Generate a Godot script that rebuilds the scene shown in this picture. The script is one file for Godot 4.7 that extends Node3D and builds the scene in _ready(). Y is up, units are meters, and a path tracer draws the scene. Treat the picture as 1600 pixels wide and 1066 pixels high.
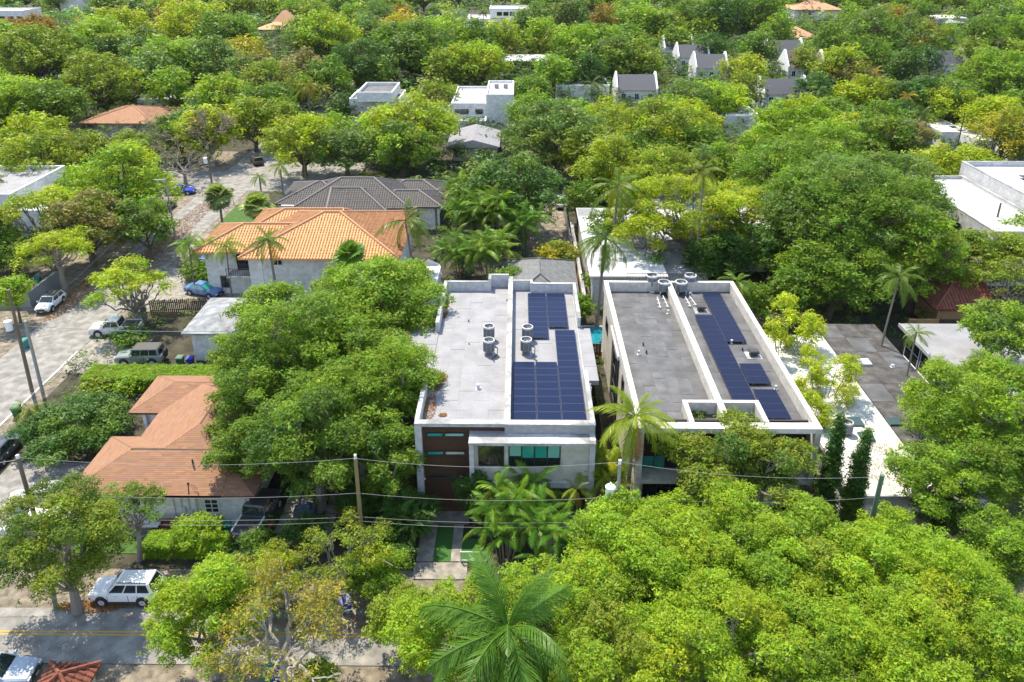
extends Node3D
# A leafy subtropical neighbourhood seen from the air: two modern townhouses among tree crowns. x runs along the front street, z towards the viewer, metres.

var rng := RandomNumberGenerator.new()
var used := {}
var tex := {}
var m := {}
var clump_v := []
var frond_v := {}
var sheltered := []

class Mesher:
	var v := PackedVector3Array()
	var n := PackedVector3Array()
	var c := PackedColorArray()
	var ink := Color(1, 1, 1)
	func tri(a: Vector3, b: Vector3, d: Vector3) -> void:
		var k := (b - a).cross(d - a).normalized()
		v.append_array(PackedVector3Array([a, d, b]))
		n.append_array(PackedVector3Array([k, k, k]))
		c.append_array(PackedColorArray([ink, ink, ink]))
	func quad(a: Vector3, b: Vector3, d: Vector3, e: Vector3) -> void:
		tri(a, b, d)
		tri(a, d, e)
	func poly(p: Array) -> void:
		for i in range(1, p.size() - 1):
			tri(p[0], p[i], p[i + 1])
	func box(lo: Vector3, hi: Vector3) -> void:
		block(Transform3D(Basis(), (lo + hi) / 2), hi - lo)
	func block(t: Transform3D, s: Vector3) -> void:
		var h := s / 2
		var p := []
		for i in 8:
			p.append(t * Vector3(h.x * (1 if i & 1 else -1), h.y * (1 if i & 2 else -1), h.z * (1 if i & 4 else -1)))
		for f in [[4, 5, 7, 6], [1, 0, 2, 3], [5, 1, 3, 7], [0, 4, 6, 2], [6, 7, 3, 2], [0, 1, 5, 4]]:
			quad(p[f[0]], p[f[1]], p[f[2]], p[f[3]])
	func bar(a: Vector3, b: Vector3, w: float, h: float) -> void:
		var d := b - a
		var y := Vector3.UP if absf(d.normalized().y) < 0.99 else Vector3.RIGHT
		var z := d.cross(y).normalized()
		y = z.cross(d).normalized()
		block(Transform3D(Basis(d.normalized(), y, z), (a + b) / 2), Vector3(d.length(), h, w))
	func tube(p: Array, r: Array, sides := 6) -> void:
		var rings := []
		var side := Vector3.ZERO
		for i in p.size():
			var d: Vector3 = (p[mini(i + 1, p.size() - 1)] - p[maxi(i - 1, 0)]).normalized()
			if side == Vector3.ZERO or absf(side.dot(d)) > 0.95:
				side = d.cross(Vector3.UP if absf(d.y) < 0.9 else Vector3.RIGHT).normalized()
			side = (side - d * side.dot(d)).normalized()
			var up := d.cross(side)
			var ring := []
			for k in sides:
				var a := TAU * k / sides
				ring.append(p[i] + (side * cos(a) + up * sin(a)) * float(r[i]))
			rings.append(ring)
		for i in p.size() - 1:
			for k in sides:
				var l := (k + 1) % sides
				quad(rings[i][k], rings[i][l], rings[i + 1][l], rings[i + 1][k])
		poly(rings[-1])
	func lathe(t: Transform3D, prof: Array, sides := 16) -> void:
		for i in prof.size() - 1:
			for k in sides:
				var a := TAU * k / sides
				var b := TAU * (k + 1) / sides
				var f := func(q: Vector2, g: float) -> Vector3: return t * Vector3(q.x * cos(g), q.y, q.x * sin(g))
				quad(f.call(prof[i], b), f.call(prof[i], a), f.call(prof[i + 1], a), f.call(prof[i + 1], b))
	func prism(p: Array, lo: float, hi: float) -> void:  # p counter-clockwise from above, as (x, z)
		var top := []
		for q in p:
			top.append(Vector3(q.x, hi, q.y))
		poly(top)
		for i in p.size():
			var a: Vector2 = p[i]
			var b: Vector2 = p[(i + 1) % p.size()]
			quad(Vector3(a.x, lo, a.y), Vector3(b.x, lo, b.y), Vector3(b.x, hi, b.y), Vector3(a.x, hi, a.y))
	func mesh(colours := false, flat := false) -> ArrayMesh:
		var a := []
		a.resize(Mesh.ARRAY_MAX)
		a[Mesh.ARRAY_VERTEX] = v
		if not flat:
			a[Mesh.ARRAY_NORMAL] = n
		if colours:
			a[Mesh.ARRAY_COLOR] = c
		var out := ArrayMesh.new()
		out.add_surface_from_arrays(Mesh.PRIMITIVE_TRIANGLES, a)
		return out

# ---------------------------------------------------------------- naming and nodes
func numbered(called: String) -> String:
	var k: int = used.get(called, 0)
	used[called] = k + 1
	return called if k == 0 else "%s_%03d" % [called, k]

func tag(o: Node3D, label: String, category: String, group := "") -> Node3D:
	o.set_meta("label", label)
	o.set_meta("category", category)
	if group:
		o.set_meta("group", group)
	return o

func thing(called: String, label: String, category: String, at := Vector3.ZERO, turn := 0.0, group := "") -> Node3D:
	var o := Node3D.new()
	o.name = numbered(called)
	add_child(o)
	o.position = at
	o.rotation.y = turn
	return tag(o, label, category, group)

func part(called: String, mb, mat: Material, parent: Node3D, colours := false, flat := false) -> MeshInstance3D:
	var o := MeshInstance3D.new()
	o.mesh = mb if mb is ArrayMesh else mb.mesh(colours, flat)
	o.material_override = mat
	if parent == self:
		o.name = numbered(called)
	else:
		var k := 0
		o.name = called
		while parent.has_node(NodePath(o.name)):
			k += 1
			o.name = "%s_%03d" % [called, k]
	parent.add_child(o)
	return o

func struct(called: String, mb, mat: Material, colours := false) -> MeshInstance3D:
	var o := part(called, mb, mat, self, colours)
	o.set_meta("kind", "structure")
	return o

func bx(called: String, lo: Vector3, hi: Vector3, mat: Material, parent: Node3D) -> MeshInstance3D:
	var b := Mesher.new()
	b.box(lo, hi)
	return part(called, b, mat, parent)

func stuff(o: Node) -> Node:
	o.set_meta("kind", "stuff")
	return o

# ---------------------------------------------------------------- materials
func grey_noise(key: String, freq: float, lo: float, hi: float, octaves := 4, kind := FastNoiseLite.TYPE_SIMPLEX_SMOOTH, warp := false) -> void:
	var f := FastNoiseLite.new()
	f.seed = 7 + tex.size()
	f.noise_type = kind
	f.frequency = freq
	f.fractal_octaves = octaves
	f.domain_warp_enabled = warp
	var t := NoiseTexture2D.new()
	t.width = 512
	t.height = 512
	t.seamless = true
	t.noise = f
	var g := Gradient.new()
	g.set_color(0, Color(lo, lo, lo))
	g.set_color(1, Color(hi, hi, hi))
	t.color_ramp = g
	tex[key] = t

func mat(key: String, lin: Color, rough := 0.8, fine := "", fine_m := 1.0, broad := "", broad_m := 8.0, bump := 0.0) -> StandardMaterial3D:
	var s := StandardMaterial3D.new()
	s.resource_name = key
	s.albedo_color = lin.linear_to_srgb()
	s.roughness = rough
	if fine:
		s.albedo_texture = tex[fine]
		s.uv1_triplanar = true
		s.uv1_world_triplanar = true
		s.uv1_scale = Vector3.ONE / fine_m
	if broad:
		s.detail_enabled = true
		s.detail_albedo = tex[broad]
		s.detail_blend_mode = BaseMaterial3D.BLEND_MODE_MUL
		s.detail_uv_layer = BaseMaterial3D.DETAIL_UV_2
		s.uv2_triplanar = true
		s.uv2_world_triplanar = true
		s.uv2_scale = Vector3.ONE / broad_m
	if bump > 0.0 and fine:
		s.heightmap_enabled = true
		s.heightmap_texture = tex[fine]
		s.heightmap_scale = bump
	m[key] = s
	return s

func glass(key: String, lin: Color, rough := 0.05) -> void:
	var s := mat(key, lin, rough)
	s.metallic_specular = 0.7

func leafy(key: String, glow: Color, rough := 0.5) -> void:
	var s := mat(key, Color(1, 1, 1), rough)
	s.vertex_color_use_as_albedo = true
	s.backlight_enabled = true
	s.backlight = glow.linear_to_srgb()
	s.metallic_specular = 0.35

func painted(key: String, rough := 0.8) -> void:
	mat(key, Color(1, 1, 1), rough).vertex_color_use_as_albedo = true

func make_materials() -> void:
	grey_noise("grain", 0.05, 0.72, 1.0, 5)
	grey_noise("blotch", 0.012, 0.66, 1.0, 5, FastNoiseLite.TYPE_SIMPLEX_SMOOTH, true)
	grey_noise("soft", 0.010, 0.86, 1.0, 4)
	grey_noise("stain", 0.016, 0.5, 1.0, 6, FastNoiseLite.TYPE_PERLIN, true)
	mat("white_render", Color(.62, .62, .635), .85, "soft", 3.0, "soft", 9.0)
	mat("bright_cap", Color(.82, .82, .82), .8, "soft", 2.0)
	mat("bright_render", Color(.84, .84, .81), .85, "soft", 3.0, "soft", 9.0)
	mat("white_cap", Color(.70, .70, .70), .8, "soft", 2.0, "stain", 18.0)
	mat("cream_render", Color(.66, .62, .55), .85, "soft", 3.0, "soft", 7.0)
	mat("cream_cap", Color(.74, .71, .66), .8, "soft", 2.0, "soft", 12.0)
	mat("grey_render", Color(.30, .30, .31), .85, "soft", 3.0)
	mat("pale_roof", Color(.37, .37, .395), .75, "grain", 2.6, "soft", 11.0)
	mat("pale_roof_lap", Color(.362, .362, .386), .75, "grain", 3.1, "soft", 14.0)
	mat("dull_roof", Color(.135, .135, .142), .6, "soft", 7.0, "blotch", 15.0)
	mat("dull_roof_lap", Color(.15, .15, .157), .55, "soft", 5.0, "blotch", 13.0)
	mat("dark_roof_sheet", Color(.15, .14, .135), .8, "blotch", 6.0, "stain", 10.0)
	mat("bright_roof", Color(.62, .62, .625), .8, "soft", 5.0, "soft", 13.0)
	mat("stained_white_roof", Color(.66, .64, .59), .85, "soft", 4.0, "soft", 9.0)
	mat("metal_roof", Color(.42, .40, .41), .5, "soft", 6.0)
	mat("brown_panel", Color(.070, .032, .017), .55, "soft", 2.0)
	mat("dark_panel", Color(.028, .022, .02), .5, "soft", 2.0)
	mat("stone_cladding", Color(.86, .81, .70), .9, "grain", 1.6, "soft", 5.0)
	mat("charcoal", Color(.04, .04, .042), .6, "soft", 2.0)
	mat("dark_metal", Color(.03, .03, .033), .45)
	mat("mid_metal", Color(.22, .23, .24), .45)
	mat("light_metal", Color(.5, .51, .52), .4)
	mat("condenser", Color(.085, .10, .105), .5)
	mat("cable", Color(.025, .025, .025), .6)
	mat("bare_wire", Color(.30, .295, .28), .6)
	mat("wood_pole", Color(.20, .165, .11), .85, "grain", .8)
	mat("green_pole", Color(.13, .20, .13), .85, "grain", .8)
	mat("concrete_pole", Color(.38, .37, .35), .85, "grain", .8)
	mat("fence_wood", Color(.17, .105, .065), .85, "grain", 1.2, "blotch", 5.0)
	mat("fence_tan", Color(.50, .30, .14), .85, "soft", 2.0)
	mat("asphalt", Color(.42, .40, .37), .9, "grain", 1.6, "blotch", 9.0)
	mat("asphalt_patch", Color(.42, .40, .375), .9, "grain", 1.6, "blotch", 6.0)
	mat("verge_sand", Color(.42, .35, .26), .95, "grain", 1.8, "stain", 6.0)
	mat("concrete", Color(.47, .43, .37), .9, "grain", 1.4, "blotch", 5.0)
	mat("soil", Color(.10, .09, .05), .95, "grain", 2.0, "stain", 11.0)
	mat("lawn", Color(.085, .20, .022), .95, "grain", .7, "blotch", 4.0)
	mat("turf", Color(.04, .15, .018), .95, "grain", .5)
	mat("yellow_paint", Color(.56, .36, .06), .8, "grain", .7)
	mat("white_paint", Color(.66, .65, .62), .8, "grain", .7)
	mat("bark", Color(.14, .115, .085), .95, "grain", .6)
	mat("pale_bark", Color(.30, .27, .23), .95, "grain", .6)
	mat("palm_bark", Color(.25, .22, .18), .95, "grain", .5)
	mat("dry_litter", Color(.34, .26, .16), .95, "grain", .5)
	mat("leaf_litter", Color(.30, .13, .035), .95, "grain", .5)
	mat("orange_tile", Color(.74, .345, .135), .75, "grain", 1.1, "blotch", 4.0)
	mat("orange_base", Color(.70, .33, .13), .8)
	mat("ridge_orange", Color(.66, .36, .19), .75, "grain", .9)
	mat("slate_tile", Color(.19, .17, .163), .7, "grain", 1.1, "blotch", 4.0)
	mat("slate_base", Color(.05, .045, .044), .8)
	mat("ridge_slate", Color(.30, .27, .255), .75, "grain", .9)
	mat("brick_red_tile", Color(.42, .12, .06), .8, "grain", 1.1, "stain", 3.0)
	mat("peach_tile", Color(.60, .31, .17), .8, "grain", 2.0)
	mat("grey_shingle", Color(.27, .28, .285), .85, "grain", 1.2, "blotch", 4.0)
	mat("town_shingle", Color(.095, .097, .115), .85, "grain", 1.4)
	mat("brown_town_shingle", Color(.15, .11, .085), .85, "grain", 1.4)
	mat("pool_water", Color(.01, .17, .22), .1)
	mat("tyre", Color(.015, .015, .015), .8)
	mat("rim", Color(.45, .45, .46), .35)
	mat("red_sign", Color(.55, .02, .02), .5)
	mat("red_lamp", Color(.4, .015, .01), .3)
	mat("clear_lamp", Color(.7, .7, .7), .2)
	mat("bin_green", Color(.015, .10, .045), .5)
	mat("bin_teal", Color(.0, .17, .15), .45)
	mat("bin_blue", Color(.012, .03, .30), .45)
	mat("terracotta", Color(.38, .13, .05), .85)
	mat("red_wood", Color(.19, .05, .025), .8, "grain", 1.0)
	mat("sail_cloth", Color(.66, .67, .70), .9)
	mat("shade_grey", Color(.20, .21, .22), .8)
	mat("cell_blue", Color(.010, .017, .050), .25).metallic_specular = .22
	mat("cell_black", Color(.010, .015, .042), .25).metallic_specular = .2
	mat("panel_frame", Color(.030, .038, .075), .45)
	mat("panel_frame_black", Color(.02, .022, .04), .4)
	mat("hub_white", Color(.72, .74, .75), .5)
	glass("dark_glass", Color(.012, .016, .018))
	glass("teal_glass", Color(.015, .27, .22))
	glass("pale_glass", Color(.16, .40, .33))
	glass("blind_glass", Color(.42, .43, .36), .2)
	glass("car_glass", Color(.012, .02, .022))
	glass("skylight", Color(.022, .05, .048), .25)
	mat("grey_roof_pale", Color(.50, .53, .56), .8, "grain", 1.4, "stain", 8.0)
	painted("shingle", .9)
	for k in ["orange_tile", "slate_tile", "brick_red_tile", "peach_tile"]:
		m[k].vertex_color_use_as_albedo = true
	leafy("leaf", Color(.85, 1, .35))
	leafy("leaf_glossy", Color(.55, .7, .2), .5)
	leafy("palm_leaf", Color(.8, .9, .3), .38)

# ---------------------------------------------------------------- foliage
func make_clumps() -> void:
	for k in 7:
		var pts := PackedVector3Array()
		for i in 34:
			var d := Vector3(rng.randfn(), rng.randfn() * .8, rng.randfn()).normalized()
			var p := d * pow(rng.randf(), .45)
			var face := (d * .75 + Vector3(0, .55, 0) + Vector3(rng.randfn(), rng.randfn(), rng.randfn()) * .42).normalized()
			var across := face.cross(Vector3(rng.randfn(), rng.randfn(), rng.randfn())).normalized()
			var along := across.cross(face).normalized()
			var l := rng.randf_range(.24, .50)
			pts.append_array(PackedVector3Array([p - along * l * .5 + across * l * .30, p - along * l * .42 - across * l * .30, p + along * l * .62]))
		clump_v.append(pts)

func tinted(base: Color, spread: float) -> Color:
	var k := exp(rng.randfn() * spread)
	var w := rng.randfn() * spread * .55
	return Color(clampf(base.r * k * (1 + w), .005, .8), clampf(base.g * k, .005, .8), clampf(base.b * k * (1 - w), .003, .8))

# spread clumps of leaves over the outsides of lobes, each a Vector3 centre with x, y, z radii
func leaves(b: Mesher, lobes: Array, clump: float, count: int, tint: Color, spread := .22, alt := Color(0, 0, 0, 0), alt_share := 0.0, fill := .86) -> void:
	var total := 0.0
	for l in lobes:
		total += l[1].x * l[1].z + l[1].x * l[1].y
	for l in lobes:
		var r: Vector3 = l[1]
		var here := tinted(tint.lerp(alt, rng.randf_range(.4, .9)) if rng.randf() < alt_share else tint, spread * .35)
		var n := int(round(count * (r.x * r.z + r.x * r.y) / total))
		for i in n:
			var d := Vector3(rng.randfn(), rng.randfn() + .35, rng.randfn()).normalized()
			if d.y < -.55:
				d.y = -d.y
			var sprig := rng.randf() < .14
			var p: Vector3 = l[0] + d * r * (rng.randf_range(1.08, 1.42) if sprig else rng.randf_range(fill - .2, 1.08))
			var inside := false
			for o in lobes:
				if o != l and ((p - o[0]) / (o[1] * .74)).length_squared() < 1.0:
					inside = true
					break
			if inside and rng.randf() < .8:
				continue
			var s := clump * (rng.randf_range(.45, .75) if sprig else rng.randf_range(.65, 1.3))
			var t := Transform3D(Basis.from_euler(Vector3(rng.randf_range(-.6, .6), rng.randf() * TAU, rng.randf_range(-.6, .6))).scaled(Vector3(s, s * .75, s)), p)
			var pts: PackedVector3Array = t * clump_v[rng.randi() % clump_v.size()]
			b.v.append_array(pts)
			var cc := PackedColorArray()
			cc.resize(pts.size())
			cc.fill(tinted(here, spread))
			b.c.append_array(cc)

func lobes_of(kind: String, r: float, ry: float) -> Array:
	var out := []
	if kind == "airy":
		for i in 15:
			var a := i * 2.399 + rng.randf() * .5
			var d := r * sqrt((i + .4) / 15.0) * .86
			var s := r * rng.randf_range(.16, .30)
			out.append([Vector3(cos(a) * d, ry * (.75 - 1.0 * pow(d / r, 2)) + rng.randfn() * ry * .16, sin(a) * d), Vector3(s, s * .42, s)])
		return out
	if kind == "wispy":
		for i in 26:
			var a := i * 2.399
			var d := r * sqrt(rng.randf()) * .9
			var s := r * rng.randf_range(.14, .26)
			out.append([Vector3(cos(a) * d, ry * rng.randf_range(-1.0, 1.0) * (1.05 - .4 * d / r), sin(a) * d), Vector3(s, s * rng.randf_range(.6, 1.2), s)])
		return out
	if kind == "column":
		for i in 9:
			var k := i / 8.0
			var s := r * (1.0 - .72 * k) * rng.randf_range(.85, 1.1)
			out.append([Vector3(rng.randfn() * r * .12, ry * (-1 + 2 * k), rng.randfn() * r * .12), Vector3(s, ry * .24, s)])
		return out
	out.append([Vector3(0, -ry * .25, 0), Vector3(r * .5, ry * .58, r * .5)])
	var n := int(clampf(9 + r * 2.2, 10, 34))
	for i in n:
		var a := i * 2.399 + rng.randf_range(-.3, .3)
		var k := (i + .5) / n
		var up := 1.0 - 1.45 * k
		var ring := sqrt(maxf(0.0, 1.0 - up * up))
		var s := r * rng.randf_range(.17, .32)
		var d := r * .73 * rng.randf_range(.76, 1.10)
		if i % 4 == 3:
			s *= .62
			d *= 1.22
		out.append([Vector3(cos(a) * ring * d, up * ry * .68 * rng.randf_range(.8, 1.15), sin(a) * ring * d), Vector3(s, s * rng.randf_range(.6, .85) * clampf(ry / r, .55, 1.4), s)])
	return out

func limb(b: Mesher, a: Vector3, z: Vector3, r0: float, r1: float, sides := 5, wiggle := .10) -> void:
	var pts := []
	var rad := []
	var l := (z - a).length()
	for i in 5:
		var k := i / 4.0
		var off := Vector3(rng.randfn(), rng.randfn() * .4, rng.randfn()) * l * wiggle * (k * (1 - k) * 3)
		pts.append(a.lerp(z, k) + off + Vector3.UP * l * .10 * sin(k * PI))
		rad.append(lerpf(r0, r1, k))
	b.tube(pts, rad, sides)

# kind: broad, airy, column, bush; r, ry: half width and half height of the crown; high: height of its middle
func tree(called: String, kind: String, at: Vector3, r: float, ry: float, high: float, clump: float, count: int, tint: Color, label: String, category := "tree", group := "", alt := Color(0, 0, 0, 0), alt_share := 0.0, glossy := false) -> void:
	var o := thing(called, label, category, at, 0.0, group)
	var lobes := lobes_of(kind, r, ry)
	var b := Mesher.new()
	var mid := Vector3(0, high, 0)
	var moved := []
	for l in lobes:
		moved.append([l[0] + mid, l[1]])
	leaves(b, moved, clump, count, tint, .13 if kind == "bush" else .15, alt, alt_share)
	part("crown", b, m.leaf_glossy if glossy else m.leaf, o, true, true)
	var t := Mesher.new()
	var foot := maxf(.12, r * .065)
	if kind == "airy":
		var fork := Vector3(rng.randfn() * .2, maxf(.5, high - ry * 1.1), rng.randfn() * .2)
		t.tube([Vector3(0, -.1, 0), fork * .5, fork], [foot * 1.25, foot, foot * .8], 7)
		for l in moved:
			var half: Vector3 = fork.lerp(l[0], .55) + Vector3(0, -.12 * r, 0)
			limb(t, fork, half, foot * .5, foot * .28)
			limb(t, half, l[0] + Vector3(0, -l[1].y * .3, 0), foot * .28, .03)
			for j in 4:
				limb(t, half.lerp(l[0], .5), l[0] + Vector3(rng.randfn() * l[1].x * .7, l[1].y * .5, rng.randfn() * l[1].z * .7), foot * .12, .015, 3)
		part("trunk", t, m.pale_bark, o)
	elif kind == "wispy":
		for l in moved:
			var root := Vector3(l[0].x * .3, 0, l[0].z * .3)
			t.tube([root, root.lerp(l[0], .5) * Vector3(.8, 1.1, .8), l[0] + Vector3(0, l[1].y * .7, 0)], [.045, .035, .012], 4)
		part("trunk", t, m.pale_bark, o)
	elif kind == "column" or kind == "bush":
		t.tube([Vector3(0, -.1, 0), Vector3(0, high * .5, 0), Vector3(0, high + ry * .4, 0)], [foot, foot * .7, .02], 5)
		part("trunk", t, m.bark, o)
	else:
		var fork := Vector3(rng.randfn() * .2, maxf(.6, high - ry * .75), rng.randfn() * .2)
		t.tube([Vector3(0, -.1, 0), fork * .5, fork], [foot * 1.3, foot, foot * .85], 7)
		for i in range(1, moved.size()):
			if i % 2 == 0 or r > 5.0:
				limb(t, fork, moved[i][0], foot * .45, .05)
				for j in 4:
					limb(t, fork.lerp(moved[i][0], .7), moved[i][0] + Vector3(rng.randfn(), rng.randf() + .4, rng.randfn()).normalized() * moved[i][1] * rng.randf_range(.8, 1.15), foot * .11, .02, 3, .16)
		part("trunk", t, m.pale_bark if at.z > -62 else m.bark, o)

func twigs(b: Mesher, a: Vector3, dir: Vector3, l: float, r: float, depth: int, tips: Array) -> void:
	var z := a + dir * l
	limb(b, a, z, r, r * .62, 5 if depth > 1 else 3, .06)
	tips.append(z)
	if depth == 0:
		return
	for i in 3:
		var d := (dir + Vector3(rng.randfn() * .62, rng.randfn() * .32 + .08, rng.randfn() * .62)).normalized()
		twigs(b, z, d, l * rng.randf_range(.58, .82), r * .6, depth - 1, tips)

# a bare or thinly leaved crown whose branches show; the boughs spread from a fork
func bare_tree(called: String, at: Vector3, high: float, reach: float, boughs: int, lift: float, depth: int, foot: float, count: int, tint: Color, label: String, bark: Material, slant := 0.0) -> void:
	var o := thing(called, label, "tree", at)
	var t := Mesher.new()
	var fork := Vector3(.1, high, 0)
	t.tube([Vector3(0, -.1, 0), Vector3(.08, high * .5, .03), fork], [foot, foot * .8, foot * .75], 7)
	var tips := []
	for i in boughs:
		var a := TAU * (i + rng.randf() * .5) / boughs
		var d := Vector3(cos(a) + slant, lift * rng.randf_range(.7, 1.4), sin(a)).normalized()
		twigs(t, fork, d, reach * rng.randf_range(.36, .46), foot * .5, depth, tips)
	part("trunk", t, bark, o)
	if count:
		var b := Mesher.new()
		tips = tips.filter(func(e: Vector3) -> bool: return e.y > high + reach * .42)
		for i in count:
			var p: Vector3 = tips[rng.randi() % tips.size()] + Vector3(rng.randfn(), rng.randfn() * .5, rng.randfn()) * .35
			var s := rng.randf_range(.28, .5)
			var pts: PackedVector3Array = Transform3D(Basis.from_euler(Vector3(0, rng.randf() * TAU, 0)).scaled(Vector3(s, s * .7, s)), p) * clump_v[rng.randi() % 7].slice(0, 45)
			b.v.append_array(pts)
			var cc := PackedColorArray()
			cc.resize(pts.size())
			cc.fill(tinted(tint, .3))
			b.c.append_array(cc)
		part("crown", b, m.leaf, o, true, true)

func make_fronds() -> void:
	# feather fronds of unit length that start along +x and droop; fan leaves of unit length
	for kind in ["feather", "feather_long", "feather_stiff", "fan"]:
		var list := []
		for k in 3:
			var b := Mesher.new()
			if kind == "fan":
				b.tube([Vector3.ZERO, Vector3(.45, .12, 0)], [.012, .01], 3)
				for i in 19:
					var a := (i - 9) / 9.0 * 2.2
					var z := Vector3(.45 + cos(a) * .52, .12 - .10 * absf(a) - rng.randf() * .10, sin(a) * .55)
					var w := Vector3(-sin(a), 0, cos(a)) * .05
					var f := Vector3(.45, .12, 0).lerp(z, .6) + Vector3(0, .03, 0)
					b.tri(Vector3(.45, .12, 0), f + w, f - w)
					b.tri(f + w, z, f - w)
			else:
				var droop: float = {"feather": 1.25, "feather_long": 1.45, "feather_stiff": .55}[kind] + rng.randf_range(-.25, .25)
				var spine := []
				var p := Vector3.ZERO
				var sway := rng.randf_range(-.25, .25)
				for i in 11:
					spine.append(p)
					var a := .0 - droop * pow(i / 10.0, 1.4)
					p += Vector3(cos(a) * cos(sway * i / 10.0), sin(a), sin(sway * i / 10.0)) * .1
				var rad := []
				for i in 11:
					rad.append(lerpf(.013, .003, i / 10.0))
				b.tube(spine, rad, 3)
				var pairs := 36
				for i in pairs:
					var u := .14 + .86 * i / (pairs - 1)
					var j := mini(int(u * 10), 9)
					var at: Vector3 = spine[j].lerp(spine[j + 1], u * 10 - j)
					var fwd: Vector3 = (spine[j + 1] - spine[j]).normalized()
					var l := .27 * sin(PI * (.18 + .80 * u)) * rng.randf_range(.75, 1.15)
					for s in [-1.0, 1.0]:
						var d: Vector3 = (fwd * .75 + Vector3(0, -.25 - rng.randf() * .65, s * .85)).normalized()
						var q: Vector3 = at + d * l + Vector3(0, -.05 * l, 0)
						var w: Vector3 = fwd * .0105
						var h: Vector3 = at.lerp(q, .5) + Vector3(0, .025 * l, 0)
						b.tri(at + w, at - w, h)
						b.tri(h + w * .9, h - w * .9, q)
						b.tri(at + w, h + w, h - w)
			list.append(b)
		frond_v[kind] = list

var frond_mesh := {}
func frond_shared(kind: String, k: int, tint: Color) -> ArrayMesh:
	var key := "%s%d%s" % [kind, k, tint]
	if not frond_mesh.has(key):
		var b: Mesher = frond_v[kind][k]
		var cc := PackedColorArray()
		cc.resize(b.v.size())
		cc.fill(tint)
		b.c = cc
		frond_mesh[key] = b.mesh(true, true)
	return frond_mesh[key]

# kind of frond, height of the heart, frond length, number of fronds; separate: each frond a part of its own
func palm(called: String, at: Vector3, kind: String, high: float, l: float, n: int, tint: Color, label: String, separate := false, lean := Vector3.ZERO, old := Color(0, 0, 0, 0), girth := .17, group := "", wind := Vector3.ZERO) -> void:
	var o := thing(called, label, "palm", at, 0.0, group)
	var t := Mesher.new()
	var top := Vector3(lean.x, high, lean.z)
	t.tube([Vector3(0, -.1, 0), Vector3(lean.x * .1, high * .08, lean.z * .1), Vector3(lean.x * .4, high * .5, lean.z * .4), top], [girth * 1.35, girth, girth * .8, girth * .7], 8)
	part("trunk", t, m.palm_bark, o)
	var all := Mesher.new()
	for i in n:
		var k := (i + .5) / n
		var a := i * 2.399 + rng.randf_range(-.4, .4)
		var rise := lerpf(1.25, -.65, pow(k, .8)) + rng.randf_range(-.22, .22)
		if kind == "feather_long":
			rise += .1
		elif kind == "fan":
			rise = lerpf(1.45, -1.05, k) + rng.randf_range(-.2, .2)
		var s := l * lerpf(.72, 1.05, minf(1.0, k * 2.0)) * rng.randf_range(.78, 1.1)
		var basis := Basis(Vector3.UP, a) * Basis(Vector3.BACK, rise) * Basis(Vector3.RIGHT, rng.randf_range(-.5, .5))
		if wind != Vector3.ZERO:
			var d := (basis.x + wind).normalized()
			var zz := d.cross(Vector3.UP).normalized()
			basis = Basis(d, zz.cross(d).normalized(), zz)
		var tr := Transform3D(basis.scaled(Vector3(s, s, s)), top + Vector3(0, rng.randf_range(-.1, .15), 0))
		var col := old if old.a > 0 and k > .9 else tint
		if separate:
			var f := part("frond", frond_shared(kind, i % 3, col), m.palm_leaf, o)
			f.transform = tr
		else:
			var pts: PackedVector3Array = tr * frond_v[kind][i % 3].v
			all.v.append_array(pts)
			var cc := PackedColorArray()
			cc.resize(pts.size())
			cc.fill(tinted(col, .16))
			all.c.append_array(cc)
	if not separate:
		part("crown", all, m.palm_leaf, o, true, true)

# many thin stems from one root with arching feather leaves
func areca(at: Vector3, high: float, l: float, stems: int, spread: float, tint: Color, label: String, group := "") -> void:
	var o := thing("areca_palm", label, "palm", at, 0.0, group)
	var t := Mesher.new()
	var all := Mesher.new()
	for i in stems:
		var a := i * 2.399
		var d := spread * sqrt((i + .3) / stems)
		var h := high * rng.randf_range(.55, 1.0)
		var top := Vector3(cos(a) * d, h, sin(a) * d)
		t.tube([Vector3(cos(a) * d * .35, -.05, sin(a) * d * .35), top.lerp(Vector3(0, h, 0), .2) * Vector3(.7, .5, .7), top], [.06, .05, .04], 5)
		for j in 9:
			var s := l * rng.randf_range(.75, 1.1)
			var basis := Basis(Vector3.UP, j * 2.399 + i) * Basis(Vector3.BACK, lerpf(1.2, -.15, j / 8.0)) * Basis(Vector3.RIGHT, rng.randf_range(-.4, .4))
			var pts: PackedVector3Array = Transform3D(basis.scaled(Vector3(s, s, s)), top) * frond_v.feather[j % 3].v
			all.v.append_array(pts)
			var cc := PackedColorArray()
			cc.resize(pts.size())
			cc.fill(tinted(tint, .2))
			all.c.append_array(cc)
	part("stem", t, m.palm_bark, o)
	part("crown", all, m.palm_leaf, o, true, true)

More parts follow.
